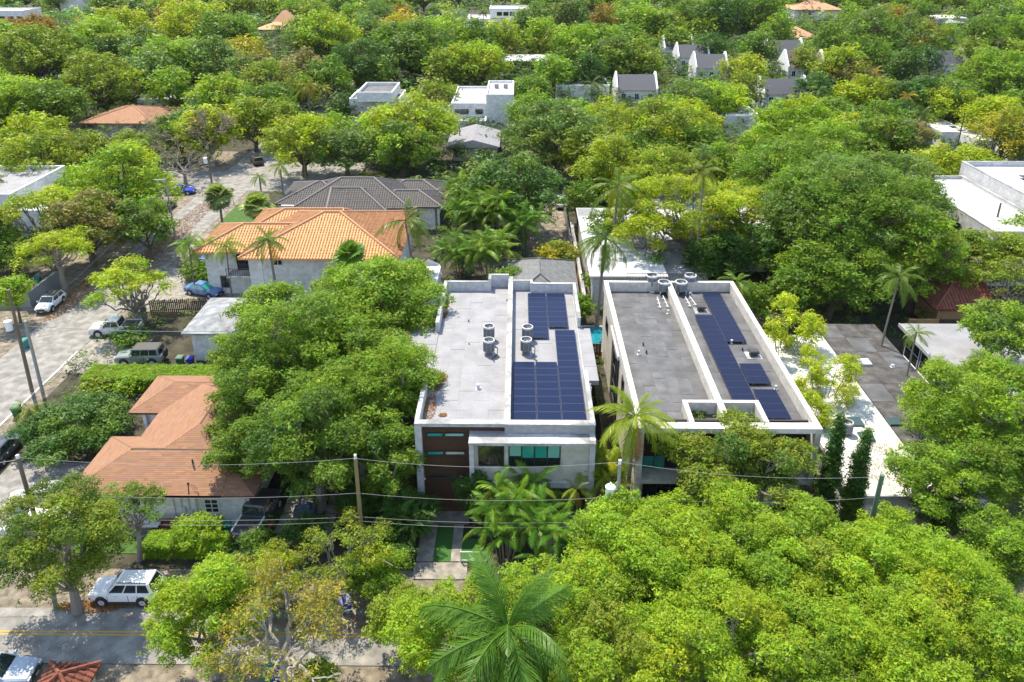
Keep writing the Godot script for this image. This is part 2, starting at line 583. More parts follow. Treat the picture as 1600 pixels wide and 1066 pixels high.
func hedge(label: String, lo: Vector3, hi: Vector3, clump: float, count: int, tint: Color) -> void:
	var o := thing("hedge", label, "hedge", Vector3((lo.x + hi.x) / 2, 0, (lo.z + hi.z) / 2))
	var b := Mesher.new()
	var h := (hi - lo) / 2
	for i in count:
		var p := Vector3(rng.randf_range(-h.x, h.x), hi.y, rng.randf_range(-h.z, h.z))
		var k := rng.randf()
		if k < .3:
			p = Vector3(p.x, rng.randf_range(lo.y, hi.y), h.z)
		elif k < .4:
			p = Vector3(-h.x if k < .35 else h.x, rng.randf_range(lo.y, hi.y), p.z)
		p.y += rng.randfn() * .05
		var s := clump * rng.randf_range(.7, 1.2)
		var pts: PackedVector3Array = Transform3D(Basis(Vector3.UP, rng.randf() * TAU).scaled(Vector3(s, s * .6, s)), p) * clump_v[rng.randi() % 7]
		b.v.append_array(pts)
		var cc := PackedColorArray()
		cc.resize(pts.size())
		cc.fill(tinted(tint, .2))
		b.c.append_array(cc)
	part("foliage", b, m.leaf, o, true, true)
	var core := Mesher.new()
	core.box(Vector3(-h.x, 0, -h.z) * .97, Vector3(h.x * .97, hi.y - .08, h.z * .97))
	part("branches", core, m.lawn, o)

# ---------------------------------------------------------------- building helpers
# a window looking along the transform's +z: frame > pane (one per light)
func window(o: Node3D, t: Transform3D, w: float, h: float, cols := 1, pane = null, frame = null, rows := 1, fw := .06) -> void:
	pane = pane if pane else m.dark_glass
	frame = frame if frame else m.dark_metal
	var f := Mesher.new()
	f.block(t * Transform3D(Basis(), Vector3(0, h / 2, .03)), Vector3(w + fw, fw, .1))
	f.block(t * Transform3D(Basis(), Vector3(0, -h / 2, .03)), Vector3(w + fw, fw, .1))
	for i in cols + 1:
		f.block(t * Transform3D(Basis(), Vector3(-w / 2 + w * i / cols, 0, .028)), Vector3(fw, h - fw, .09))
	for i in range(1, rows):
		f.block(t * Transform3D(Basis(), Vector3(0, -h / 2 + h * i / rows, .026)), Vector3(w - fw, fw * .8, .08))
	var win := part("window", f, frame, o)
	for i in cols:
		var g := Mesher.new()
		g.block(t * Transform3D(Basis(), Vector3(-w / 2 + w * (i + .5) / cols, 0, .02)), Vector3(w / cols - fw, h - fw, .02))
		part("pane", g, pane[i % pane.size()] if pane is Array else pane, win)

func facing(at: Vector3, turn := 0.0) -> Transform3D:
	return Transform3D(Basis(Vector3.UP, turn), at)

# laid roofing sheets with lapped seams
func sheets(o: Node3D, x0: float, x1: float, z0: float, z1: float, y: float, cols: int, rows: int, a: Material, b: Material) -> void:
	var w := (x1 - x0) / cols
	var l := (z1 - z0) / rows
	for i in cols:
		for j in rows:
			var off := .5 * l if i % 2 else 0.0
			var lo := Vector3(x0 + i * w + .012, y, maxf(z0, z0 + j * l - off) + .012)
			var hi := Vector3(x0 + (i + 1) * w - .012, y + .008 + .006 * ((i + j) % 3), minf(z1, z0 + (j + 1) * l - off) - .012)
			bx("roof_sheet", lo, hi, b if rng.randf() < .35 else a, o)
			if i % 2 and j == rows - 1:
				bx("roof_sheet", Vector3(lo.x, y, z1 - off + .012), Vector3(hi.x, y + .012, z1 - .012), a, o)

# one plane of a pitched roof: first two corners are the eave, seen from outside left to right
func roof_plane(base: Mesher, tiles: Mesher, p: Array, kind: String) -> void:
	base.poly(p)
	var u: Vector3 = (p[1] - p[0]).normalized()
	var nn: Vector3 = (p[1] - p[0]).cross(p[-1] - p[0]).normalized()
	var v: Vector3 = nn.cross(u).normalized()
	var q := []
	var umin := 0.0
	var umax := 0.0
	var vmax := 0.0
	for k in p:
		var d: Vector3 = k - p[0]
		q.append(Vector2(d.dot(u), d.dot(v)))
		umin = minf(umin, q[-1].x)
		umax = maxf(umax, q[-1].x)
		vmax = maxf(vmax, q[-1].y)
	var span := func(at: float, axis: int) -> Vector2:
		var lo := INF
		var hi := -INF
		for i in q.size():
			var a: Vector2 = q[i]
			var b: Vector2 = q[(i + 1) % q.size()]
			if (a[axis] - at) * (b[axis] - at) <= 0 and absf(a[axis] - b[axis]) > 1e-6:
				var o: float = lerpf(a[1 - axis], b[1 - axis], (at - a[axis]) / (b[axis] - a[axis]))
				lo = minf(lo, o)
				hi = maxf(hi, o)
		return Vector2(lo, hi)
	if kind == "barrel":
		var pitch := .34
		var n := int((umax - umin) / pitch)
		for i in n:
			var s: Vector2 = span.call(umin + (i + .5) * (umax - umin) / n, 0)
			if not s.y - s.x > .1:
				continue
			var course := .46
			var k := maxi(1, int(ceil((s.y - s.x) / course)))
			for j in k:
				var v0 := s.x + j * course
				var v1 := minf(s.y, v0 + course)
				var at: Vector3 = p[0] + u * (umin + (i + .5) * (umax - umin) / n)
				var l0 := at + v * (v0 - .03) + nn * .045
				var l1 := at + v * v1 + nn * .005
				var r := .105 * rng.randf_range(.92, 1.08)
				var a := []
				var b := []
				for e in 4:
					var g := PI * e / 3.0
					a.append(l0 + u * cos(g) * r + nn * sin(g) * r * .6)
					b.append(l1 + u * cos(g) * r * .85 + nn * sin(g) * r * .5)
				var shade := rng.randf_range(.78, 1.0) * (rng.randf_range(.5, .8) if rng.randf() < .05 else 1.0)
				tiles.ink = Color(shade, shade, shade)
				for e in 3:
					tiles.quad(a[e], b[e], b[e + 1], a[e + 1])
				tiles.quad(a[0], a[1], a[2], a[3])
	elif kind == "shingle":
		var course := .165
		var k := int(vmax / course)
		for j in k:
			var s: Vector2 = span.call((j + .5) * course, 1)
			if not s.y - s.x > .05:
				continue
			var x := s.x
			while x < s.y:
				var e := minf(s.y, x + rng.randf_range(.25, .85))
				var lo: Vector3 = p[0] + v * (j * course) + nn * (.017 + rng.randf() * .005)
				var hi: Vector3 = p[0] + v * ((j + 1) * course) + nn * .010
				var g := exp(rng.randfn() * .075)
				tiles.ink = Color(.235 * g, .122 * g * rng.randf_range(.94, 1.06), .070 * g * rng.randf_range(.88, 1.12))
				tiles.quad(lo + u * x, lo + u * e, hi + u * e, hi + u * x)
				tiles.quad(lo + u * x - nn * .03, lo + u * e - nn * .03, lo + u * e, lo + u * x)
				x = e
	elif kind == "ribbed":
		var n := int((umax - umin) / .5)
		for i in n:
			var at := umin + (i + .5) * (umax - umin) / n
			var s: Vector2 = span.call(at, 0)
			if s.y - s.x > .1:
				var a: Vector3 = p[0] + u * at + nn * .02
				tiles.bar(a + v * s.x, a + v * s.y, .05, .05)

# a hipped roof over a rectangle; the ridge follows the longer side. hip0, hip1: whether each end of the ridge slopes down (else a gable)
func hip(o: Node3D, x0: float, x1: float, z0: float, z1: float, eave: float, top: float, kind: String, base: Material, cover: Material, ridge: Material, hip0 := true, hip1 := true, thick := .18) -> void:
	var along_x := x1 - x0 > z1 - z0
	var half := (z1 - z0) / 2 if along_x else (x1 - x0) / 2
	var a := Vector3(x0, eave, z0)
	var b := Vector3(x1, eave, z0)
	var c := Vector3(x1, eave, z1)
	var d := Vector3(x0, eave, z1)
	var r0: Vector3
	var r1: Vector3
	if along_x:
		r0 = Vector3(x0 + (half if hip0 else 0.0), top, (z0 + z1) / 2)
		r1 = Vector3(x1 - (half if hip1 else 0.0), top, (z0 + z1) / 2)
	else:
		r0 = Vector3((x0 + x1) / 2, top, z0 + (half if hip0 else 0.0))
		r1 = Vector3((x0 + x1) / 2, top, z1 - (half if hip1 else 0.0))
	var bm := Mesher.new()
	var tm := Mesher.new()
	if along_x:
		roof_plane(bm, tm, [d, c, r1, r0], kind)
		roof_plane(bm, tm, [b, a, r0, r1], kind)
		roof_plane(bm, tm, [c, b, r1], kind)
		roof_plane(bm, tm, [a, d, r0], kind)
	else:
		roof_plane(bm, tm, [c, b, r0, r1], kind)
		roof_plane(bm, tm, [a, d, r1, r0], kind)
		roof_plane(bm, tm, [d, c, r1], kind)
		roof_plane(bm, tm, [b, a, r0], kind)
	bm.box(Vector3(x0, eave - thick, z0), Vector3(x1, eave - .004, z1))
	part("roof", bm, base, o)
	if tm.v.size():
		stuff(part("roof_tiles" if kind == "barrel" else "roof_ribs" if kind == "ribbed" else "shingles", tm, cover, o, kind != "ribbed"))
	if ridge:
		var rm := Mesher.new()
		var rr := .12 if kind == "barrel" else .06
		for e in [[r0, r1], [a, r0], [d, r1 if not along_x else r0], [b, r0 if not along_x else r1], [c, r1]]:
			var l: float = (e[1] - e[0]).length()
			var k := maxi(1, int(l / .42)) if kind == "barrel" else 1
			for i in k:
				var s0: Vector3 = e[0].lerp(e[1], float(i) / k) + Vector3(0, .07, 0)
				var s1: Vector3 = e[0].lerp(e[1], float(i + 1) / k) + Vector3(0, .10, 0)
				rm.tube([s0, s1], [rr * 1.1, rr * .9], 6)
		stuff(part("ridge_tiles", rm, ridge, o))

# a flat-roofed block: wall, roof, four parapets
func flat_block(o: Node3D, lo: Vector3, hi: Vector3, wall: Material, roof: Material, up := .5, cap = null, thick := .25) -> void:
	bx("wall", lo, Vector3(hi.x, hi.y - up, hi.z), wall, o)
	bx("roof", Vector3(lo.x + thick, hi.y - up, lo.z + thick), Vector3(hi.x - thick, hi.y - up + .05, hi.z - thick), roof, o)
	var y0 := hi.y - up
	for e in [[lo.x, hi.x, lo.z, lo.z + thick], [lo.x, hi.x, hi.z - thick, hi.z], [lo.x, lo.x + thick, lo.z + thick, hi.z - thick], [hi.x - thick, hi.x, lo.z + thick, hi.z - thick]]:
		bx("parapet", Vector3(e[0], y0, e[2]), Vector3(e[1], hi.y, e[3]), wall, o)
		if cap:
			bx("coping", Vector3(e[0] - .03, hi.y, e[2] - .03 if e[2] == lo.z else e[2]), Vector3(e[1] + .03, hi.y + .06, e[3]), cap, o)

var panel_meshes := {}
func solar(o: Node3D, x0: float, x1: float, z0: float, rows: int, pitch: float, y: float, black := false) -> void:
	for k in rows:
		var key := "%.2f %.2f %s" % [x1 - x0, pitch, black]
		if not panel_meshes.has(key):
			var c := Mesher.new()
			var f := Mesher.new()
			var w := x1 - x0 - .03
			var l := pitch - .03
			c.box(Vector3(.03, .012, .03), Vector3(w - .03, .034, l - .03))
			f.box(Vector3(0, 0, 0), Vector3(w, .04, .028))
			f.box(Vector3(0, 0, l - .028), Vector3(w, .04, l))
			f.box(Vector3(0, 0, .028), Vector3(.028, .04, l - .028))
			f.box(Vector3(w - .028, 0, .028), Vector3(w, .04, l - .028))
			panel_meshes[key] = [c.mesh(), f.mesh()]
		var p := part("solar_panel", panel_meshes[key][0], m.cell_black if black else m.cell_blue, o)
		p.position = Vector3(x0, y, z0 + k * pitch)
		part("frame", panel_meshes[key][1], m.panel_frame_black if black else m.panel_frame, p)
	var r := Mesher.new()
	for s in [.2, .8]:
		r.box(Vector3(lerpf(x0, x1, s) - .02, y - .06, z0), Vector3(lerpf(x0, x1, s) + .02, y - .002, z0 + rows * pitch))
	for i in range(0, rows + 1, 2):
		for s in [.2, .8]:
			r.box(Vector3(lerpf(x0, x1, s) - .03, y - .17, z0 + i * pitch - .05 + (.1 if i == 0 else 0.0)), Vector3(lerpf(x0, x1, s) + .03, y - .06, z0 + i * pitch + .02 + (.1 if i == 0 else 0.0)))
	part("mounting_rail", r, m.mid_metal, o)

# a roof-top condenser: casing, louvres, top ring, fan (> blades, hub), stand, hose
func condenser(at: Vector3, s: float, h: float, label: String, turn := 0.0, casing = null, lift := .35, hose := Vector3.ZERO) -> void:
	var o := thing("air_conditioner", label, "air conditioner", at, turn, "condensers on the flat roofs")
	var r := s / 2
	var y0 := lift
	var y1 := lift + h
	var oct := []
	for i in 8:
		var a := TAU * (i + .5) / 8
		oct.append(Vector2(cos(a) * r * 1.03, -sin(a) * r * 1.03))
	var b := Mesher.new()
	b.prism(oct, y0, y1 - .12)
	part("casing", b, casing if casing else m.condenser, o)
	var l := Mesher.new()
	for k in int(h / .11):
		for i in 8:
			var p: Vector2 = oct[i] * 1.025
			var q: Vector2 = oct[(i + 1) % 8] * 1.025
			l.bar(Vector3(p.x, y0 + .06 + k * .11, p.y), Vector3(q.x, y0 + .06 + k * .11, q.y), .03, .045)
	for i in 8:
		var p: Vector2 = oct[i] * 1.03
		l.bar(Vector3(p.x, y0, p.y), Vector3(p.x, y1 - .1, p.y), .05, .05)
	part("louvres", l, m.mid_metal, o)
	var t := Mesher.new()
	t.lathe(Transform3D(), [Vector2(r * 1.08, y1 - .13), Vector2(r * 1.08, y1 - .02), Vector2(r * 1.03, y1 + .02), Vector2(r * .88, y1 + .02), Vector2(r * .88, y1 - .10)], 20)
	part("top_ring", t, m.light_metal, o)
	var f := Mesher.new()
	f.lathe(Transform3D(), [Vector2(r * .88, y1 - .1), Vector2(.001, y1 - .1)], 20)
	var fan := part("fan", f, m.dark_metal, o)
	var bl := Mesher.new()
	for i in 4:
		bl.block(Transform3D(Basis(Vector3.UP, i * PI / 2 + .4) * Basis(Vector3.RIGHT, .4), Vector3(0, y1 - .06, 0)) * Transform3D(Basis(), Vector3(r * .38, 0, 0)), Vector3(r * .6, .015, r * .34))
	part("blade", bl, m.mid_metal, fan)
	var hb := Mesher.new()
	hb.lathe(Transform3D(), [Vector2(r * .22, y1 - .08), Vector2(r * .2, y1 - .01), Vector2(.001, y1)], 12)
	part("hub", hb, m.hub_white, fan)
	var g := Mesher.new()
	for i in 9:
		var a := TAU * i / 18
		var d := Vector3(cos(a), 0, sin(a)) * r * .89
		g.bar(Vector3(0, y1 + .02, 0) - d, Vector3(0, y1 + .02, 0) + d, .012, .012)
	part("guard", g, m.dark_metal, fan)
	var st := Mesher.new()
	for x in [-1, 1]:
		for z in [-1, 1]:
			st.box(Vector3(x * r * .75 - .03, .012, z * r * .75 - .03), Vector3(x * r * .75 + .03, y0 - .002, z * r * .75 + .03))
		st.box(Vector3(x * r * .75 - .035, y0 - .07, -r), Vector3(x * r * .75 + .035, y0 - .004, r))
	part("stand", st, m.light_metal, o)
	if hose != Vector3.ZERO:
		var hz := Mesher.new()
		for k in 2:
			var sx := signf(hose.x)
			hz.tube([Vector3(sx * r, y0 + .35 + k * .15, .1), Vector3(sx * (r + .28), y0 + .3, .2), Vector3(sx * (r + .25), y0 - .1, r + .1 + k * .15), Vector3(hose.x * .6, .08, hose.z * .7), hose + Vector3(0, .06, k * .12)], [.035, .035, .035, .035, .035], 6)
		part("hose", hz, m.cable, o)

func roof_vent(o: Node3D, at: Vector3, r := .12, h := .35, cap := true) -> void:
	var b := Mesher.new()
	b.lathe(Transform3D(Basis(), at), [Vector2(r * 2.2, .016), Vector2(r * 1.2, .04), Vector2(r, .06), Vector2(r, h), Vector2(r * 1.5, h), Vector2(r * 1.4, h + .1), Vector2(.001, h + .13)] if cap else [Vector2(r * 1.6, .016), Vector2(r, .04), Vector2(r, h), Vector2(r * .8, h), Vector2(r * .8, h - .1)], 10)
	part("roof_vent", b, m.light_metal if cap else m.charcoal, o)

func roof_fan(o: Node3D, at: Vector3) -> void:
	bx("vent_curb", at + Vector3(-.62, .014, -.62), at + Vector3(.62, .04, .62), m.white_cap, o)
	var b := Mesher.new()
	b.block(Transform3D(Basis(), at + Vector3(0, .2, 0)), Vector3(.55, .32, .55))
	b.prism([Vector2(at.x - .42, at.z + .36), Vector2(at.x + .42, at.z + .36), Vector2(at.x + .42, at.z - .36), Vector2(at.x - .42, at.z - .36)], at.y + .36, at.y + .48)
	b.prism([Vector2(at.x - .34, at.z + .28), Vector2(at.x + .34, at.z + .28), Vector2(at.x + .34, at.z - .28), Vector2(at.x - .34, at.z - .28)], at.y + .48, at.y + .54)
	part("exhaust_fan", b, m.charcoal, o)

# ---------------------------------------------------------------- the two townhouse blocks
func white_townhouse() -> void:
	var o := thing("modern_house", "pale flat-roofed two-storey townhouse with brown panelled front and blue solar panels", "house")
	bx("wall", Vector3(-7.2, 0, -70.9), Vector3(5.35, 6.9, -47.3), m.white_render, o)
	bx("roof", Vector3(-7.0, 6.9, -71.0), Vector3(5.2, 6.99, -47.32), m.pale_roof, o)
	bx("roof_overhang", Vector3(-9.4, 6.6, -63.2), Vector3(-7.2, 6.99, -54.6), m.pale_roof, o)
	bx("roof_overhang", Vector3(5.35, 6.6, -63.1), Vector3(6.4, 6.99, -54.2), m.pale_roof, o)
	sheets(o, -6.95, -.98, -70.85, -47.35, 6.99, 5, 9, m.pale_roof, m.pale_roof_lap)
	sheets(o, -.55, 5.25, -70.5, -47.35, 6.99, 5, 9, m.pale_roof, m.pale_roof_lap)
	sheets(o, -9.38, -7.02, -63.15, -54.62, 6.99, 2, 4, m.pale_roof, m.pale_roof_lap)
	sheets(o, 5.36, 6.38, -63.05, -54.22, 6.99, 1, 4, m.pale_roof, m.pale_roof_lap)
	for e in [[-7.3, -7.0, -71.2, -62.2, 8.0], [-7.3, -7.0, -54.4, -47.25, 8.0], [-7.0, -2.95, -71.2, -70.9, 8.0], [-2.95, -2.68, -72.2, -70.9, 8.3], [-2.68, -.98, -72.2, -71.92, 8.3], [-.98, -.55, -72.2, -47.25, 8.0],
			[-.55, 1.15, -71.5, -71.2, 8.0], [1.15, 1.4, -71.5, -70.6, 8.0], [1.4, 5.3, -70.9, -70.6, 7.95], [5.3, 5.58, -70.9, -63.3, 7.95], [5.12, 5.42, -54.1, -47.25, 8.0]]:
		bx("parapet", Vector3(e[0], 6.99, e[2]), Vector3(e[1], e[4] - .05, e[3]), m.white_render, o)
		bx("coping", Vector3(e[0] - .012, e[4] - .05, e[2] - .012), Vector3(e[1] + .012, e[4] + .01 + .004 * (int(e[0] * 10) % 3), e[3] + .012), m.white_cap, o)
	bx("roof", Vector3(-2.7, 6.9, -72.0), Vector3(-.95, 7.0, -71.0), m.pale_roof_lap, o)
	bx("roof", Vector3(-.55, 6.9, -71.3), Vector3(1.3, 6.985, -70.98), m.pale_roof_lap, o)
	bx("wall", Vector3(-2.95, 0, -72.2), Vector3(1.4, 6.895, -70.95), m.white_render, o)
	# street front
	bx("frame_fin", Vector3(-7.28, 0, -47.28), Vector3(-6.8, 7.74, -46.72), m.white_render, o)
	bx("frame_beam", Vector3(-7.28, 7.74, -47.24), Vector3(-.93, 8.0, -46.72), m.white_cap, o)
	bx("front_panel", Vector3(-6.8, 0, -47.3), Vector3(-.95, 7.74, -47.12), m.brown_panel, o)
	for k in 9:
		bx("panel_joint", Vector3(-6.79, .86 + k * .8, -47.12), Vector3(-3.45, .875 + k * .8, -47.112), m.dark_panel, o)
	bx("fascia", Vector3(-.93, 7.2, -47.24), Vector3(5.42, 7.9, -46.74), m.grey_render, o)
	bx("coping", Vector3(-.93, 7.9, -47.26), Vector3(5.44, 8.0, -46.70), m.white_cap, o)
	bx("frame_fin", Vector3(5.02, 0, -47.28), Vector3(5.42, 7.19, -46.0), m.white_render, o)
	bx("canopy", Vector3(-3.42, 6.96, -47.1), Vector3(5.40, 7.18, -45.62), m.white_cap, o)
	bx("canopy_fin", Vector3(-3.40, 3.0, -47.1), Vector3(-3.08, 6.95, -45.75), m.white_render, o)
	bx("stone_wall", Vector3(-3.08, 3.5, -47.2), Vector3(5.02, 6.95, -46.3), m.stone_cladding, o)
	for i in 7:
		for j in 8:
			var x := 3.3 - .0 + 0.0
			var w := 1.72 / 3
			if i < 3:
				bx("stone_course", Vector3(x + i * w + .006, 3.55 + j * .425, -46.3), Vector3(x + (i + 1) * w - .006, 3.55 + (j + 1) * .425 - .012, -46.285 + .012 * ((i * 3 + j * 5) % 3)), m.stone_cladding, o)
	bx("floor_slab", Vector3(-3.40, 3.0, -47.2), Vector3(5.02, 3.48, -46.1), m.white_render, o)
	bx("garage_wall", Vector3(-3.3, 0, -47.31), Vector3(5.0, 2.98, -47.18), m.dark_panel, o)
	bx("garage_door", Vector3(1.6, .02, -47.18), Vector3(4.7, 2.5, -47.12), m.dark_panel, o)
	for k in 5:
		bx("door_panel", Vector3(1.65, .06 + k * .49, -47.12), Vector3(4.65, .50 + k * .49, -47.09), m.dark_panel, o)
	bx("garage_door", Vector3(-6.2, .02, -47.12), Vector3(-3.7, 2.55, -47.06), m.brown_panel, o)
	for k in 5:
		bx("door_panel", Vector3(-6.15, .06 + k * .5, -47.06), Vector3(-3.75, .51 + k * .5, -47.03), m.brown_panel, o)
	window(o, facing((Vector3(-1.88, 5.72, -46.280))), 1.76, 1.75, 2, m.dark_glass, m.dark_metal)
	window(o, facing((Vector3(1.17, 5.69, -46.280))), 3.61, 1.75, 4, m.dark_glass, m.dark_metal)
	for k in 4:
		var wide: float = 3.61 / 4
		var at: Vector3 = Vector3(1.17, 5.69, -46.280) + Vector3((k - 1.5) * wide, 0, .033)
		bx("blind", at + Vector3(-wide / 2 + .05, -.16 if k else -.02, 0), at + Vector3(wide / 2 - .05, .83, .012), [m.pale_glass, m.teal_glass, m.teal_glass, m.pale_glass][k], o)
	window(o, facing((Vector3(-5.90, 6.84, -47.110))), 1.12, .30, 1, m.teal_glass, m.dark_metal)
	window(o, facing((Vector3(-4.51, 6.84, -47.110))), 1.35, .30, 1, m.pale_glass, m.dark_metal)
	window(o, facing((Vector3(-5.91, 5.27, -47.110))), 1.15, .30, 1, m.teal_glass, m.dark_metal)
	window(o, facing((Vector3(-4.51, 5.28, -47.110))), 1.38, .30, 1, m.blind_glass, m.dark_metal)
	window(o, facing((Vector3(-5.45, 3.23, -47.110))), 2.1, .22, 1, m.dark_glass, m.dark_metal)
	window(o, facing((Vector3(-4.03, 3.24, -47.110))), .42, .22, 1, m.blind_glass, m.dark_metal)
	var lamp := Mesher.new()
	lamp.lathe(Transform3D(Basis(Vector3.RIGHT, PI / 2), Vector3(-6.79, 3.00, -47.100)), [Vector2(.08, 0), Vector2(.08, .06), Vector2(.05, .1), Vector2(.001, .11)], 10)
	part("wall_lamp", lamp, m.hub_white, o)
	solar(o, .9, 2.68, -69.95, 9, 1.01, 7.2)
	solar(o, 2.70, 4.5, -69.95, 7, 1.01, 7.2)
	solar(o, 3.22, 5.0, -62.3, 13, 1.07, 7.2)
	solar(o, -.42, 1.38, -56.7, 8, 1.04, 7.2)
	solar(o, 1.40, 3.2, -56.7, 8, 1.04, 7.2)
	roof_vent(o, Vector3(-3.11, 7.00, -52.98), .12, .28)
	roof_vent(o, Vector3(-4.51, 7.00, -64.27), .05, .22, false)
	roof_vent(o, Vector3(-4.23, 7.00, -60.06), .05, .1, false)
	roof_vent(o, Vector3(-1.11, 7.00, -68.73), .05, .15, false)
	bx("ladder_rail", Vector3(5.44, 7.0, -51.6), Vector3(5.50, 8.35, -51.54), m.light_metal, o)
	bx("ladder_rail", Vector3(5.44, 7.0, -51.1), Vector3(5.50, 8.35, -51.04), m.light_metal, o)
	condenser(Vector3(-2.46, 7.00, -58.41) , .92, 1.0, "nearer dark condenser of the two left of the white dividing wall", 0.0, m.charcoal, .35, Vector3(.5, 0, 1.3))
	condenser(Vector3(-2.54, 7.00, -60.65) + Vector3(0, 0, -.25), .92, 1.0, "farther dark condenser of the two left of the white dividing wall", 0.0, m.charcoal, .35)
	condenser(Vector3(0.66, 7.00, -58.55), .92, 1.0, "nearer condenser between dividing wall and rear solar panels, hoses on its side", 0.0, m.charcoal, .35, Vector3(.9, 0, 1.3))
	condenser(Vector3(0.79, 7.00, -60.57) + Vector3(0, 0, -.25), .92, 1.0, "farther condenser between dividing wall and rear solar panels", 0.0, m.charcoal, .35)

func grey_townhouse() -> void:
	var o := thing("modern_house", "cream-walled flat-roofed townhouse with dark grey roof and black solar panels", "house")
	bx("wall", Vector3(8.5, 0, -71.2), Vector3(20.95, 6.9, -48.0), m.cream_render, o)
	bx("roof", Vector3(8.7, 6.9, -71.0), Vector3(20.8, 6.99, -47.2), m.dull_roof, o)
	sheets(o, 8.85, 14.5, -70.85, -49.95, 6.99, 6, 9, m.dull_roof, m.dull_roof_lap)
	sheets(o, 15.0, 20.75, -70.85, -49.95, 6.99, 6, 9, m.dull_roof, m.dull_roof_lap)
	sheets(o, 8.85, 12.05, -49.9, -47.25, 6.99, 3, 1, m.dull_roof, m.dull_roof_lap)
	sheets(o, 17.7, 20.75, -49.9, -47.25, 6.99, 3, 1, m.dull_roof, m.dull_roof_lap)
	for e in [[8.42, 8.8, -71.3, -47.1], [20.75, 21.12, -71.3, -47.1], [8.8, 20.75, -71.3, -70.95], [14.5, 14.98, -70.95, -49.9]]:
		bx("parapet", Vector3(e[0], 6.99, e[2]), Vector3(e[1], 7.94, e[3]), m.cream_render, o)
		bx("coping", Vector3(e[0] - .012, 7.94, e[2] - .012), Vector3(e[1] + .012, 8.0 + .004 * (int(e[0]) % 3), e[3] + .012), m.cream_cap, o)
	# two open light wells behind the front beam
	for e in [[12.08, 12.4, -49.9, -47.1], [17.32, 17.65, -49.9, -47.1], [12.4, 17.32, -49.9, -49.58], [14.55, 15.0, -49.58, -47.1]]:
		bx("well_wall", Vector3(e[0], 3.6, e[2]), Vector3(e[1], 7.95, e[3]), m.cream_render, o)
		bx("coping", Vector3(e[0] - .01, 7.95, e[2] - .01), Vector3(e[1] + .01, 8.02, e[3]), m.cream_cap, o)
	bx("front_beam", Vector3(8.42, 7.62, -47.08), Vector3(21.14, 8.0, -46.32), m.cream_cap, o)
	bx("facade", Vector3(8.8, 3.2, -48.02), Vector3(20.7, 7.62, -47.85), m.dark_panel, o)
	bx("frame_fin", Vector3(20.72, 3.2, -47.9), Vector3(21.12, 7.61, -46.36), m.cream_render, o)
	bx("frame_fin", Vector3(8.42, 0, -47.9), Vector3(8.82, 7.61, -46.36), m.cream_render, o)
	bx("frame_floor", Vector3(8.82, 3.2, -47.85), Vector3(20.72, 3.5, -46.4), m.cream_render, o)
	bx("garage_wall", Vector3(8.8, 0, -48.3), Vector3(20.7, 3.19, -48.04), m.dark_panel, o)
	window(o, facing((Vector3(20.46, 4.61, -47.830))), .95, 2.1, 1, m.teal_glass, m.dark_metal, 2)
	window(o, facing((Vector3(18.19, 4.59, -47.830))), 2.2, 2.1, 2, m.teal_glass, m.dark_metal, 2)
	window(o, facing((Vector3(9.92, 3.86, -47.830))), 1.6, 1.5, 2, m.teal_glass, m.dark_metal)
	window(o, facing(Vector3(10.8, 1.3, -48.02)), 3.0, 2.4, 3, m.dark_glass, m.dark_metal)
	# left side wall: tall window recess and two slots
	var side := -PI / 2
	bx("recess_frame", Vector3(8.36, .6, -62.3), Vector3(8.5, 6.7, -58.2), m.charcoal, o)
	bx("recess_frame", Vector3(8.3, 6.7, -63.5), Vector3(8.5, 7.1, -57.9), m.cream_cap, o)
	window(o, facing(Vector3(8.35, 4.2, -59.6), side), 1.8, 4.4, 1, m.dark_glass, m.dark_metal, 3)
	window(o, facing(Vector3(8.49, 5.4, -55.3), side), 1.0, 2.3, 1, m.dark_glass, m.dark_metal)
	window(o, facing(Vector3(8.49, 5.6, -52.6), side), .8, 1.0, 1, m.dark_glass, m.dark_metal)
	window(o, facing(Vector3(8.49, 5.0, -67.5), side), 1.6, 1.2, 2, m.dark_glass, m.dark_metal)
	solar(o, 17.88, 19.66, -70.1, 10, .985, 7.22, true)
	solar(o, 16.18, 17.96, -65.35, 15, .96, 7.215, true)
	solar(o, 18.02, 19.8, -56.56, 3, 1.03, 7.22, true)
	solar(o, 18.08, 19.86, -52.63, 4, .985, 7.22, true)
	roof_fan(o, Vector3(17.07, 7.00, -66.68))
	roof_fan(o, Vector3(19.68, 7.00, -58.28))
	for p in [Vector3(10.72, 7.00, -59.97), Vector3(10.12, 7.00, -58.42), Vector3(10.80, 7.00, -58.64), Vector3(13.92, 7.00, -66.12), Vector3(19.00, 7.00, -59.15), Vector3(18.38, 7.00, -60.38), Vector3(19.98, 7.00, -53.00)]:
		roof_vent(o, p, .07, .26, rng.randf() < .5)
	# pipe runs from the condensers
	var pipes := Mesher.new()
	for p in [[Vector3(13.43, 7.10, -69.37), Vector3(13.35, 7.10, -66.99)], [Vector3(14.03, 7.10, -69.66), Vector3(14.09, 7.10, -67.13)], [Vector3(16.15, 7.10, -69.39), Vector3(16.23, 7.10, -67.29)], [Vector3(16.58, 7.10, -69.69), Vector3(16.82, 7.10, -67.57)], [Vector3(11.77, 7.10, -72.18), Vector3(13.28, 7.10, -70.39)], [Vector3(16.60, 7.10, -70.12), Vector3(18.17, 7.10, -72.24)]]:
		pipes.tube([p[0] + Vector3(0, .05, 0), p[1] + Vector3(0, .05, 0)], [.05, .05], 6)
		for k in 3:
			var q: Vector3 = p[0].lerp(p[1], (k + .5) / 3)
			pipes.box(q + Vector3(-.16, -.09, -.05), q + Vector3(.16, -.02, .05))
	part("pipe_run", pipes, m.light_metal, o)
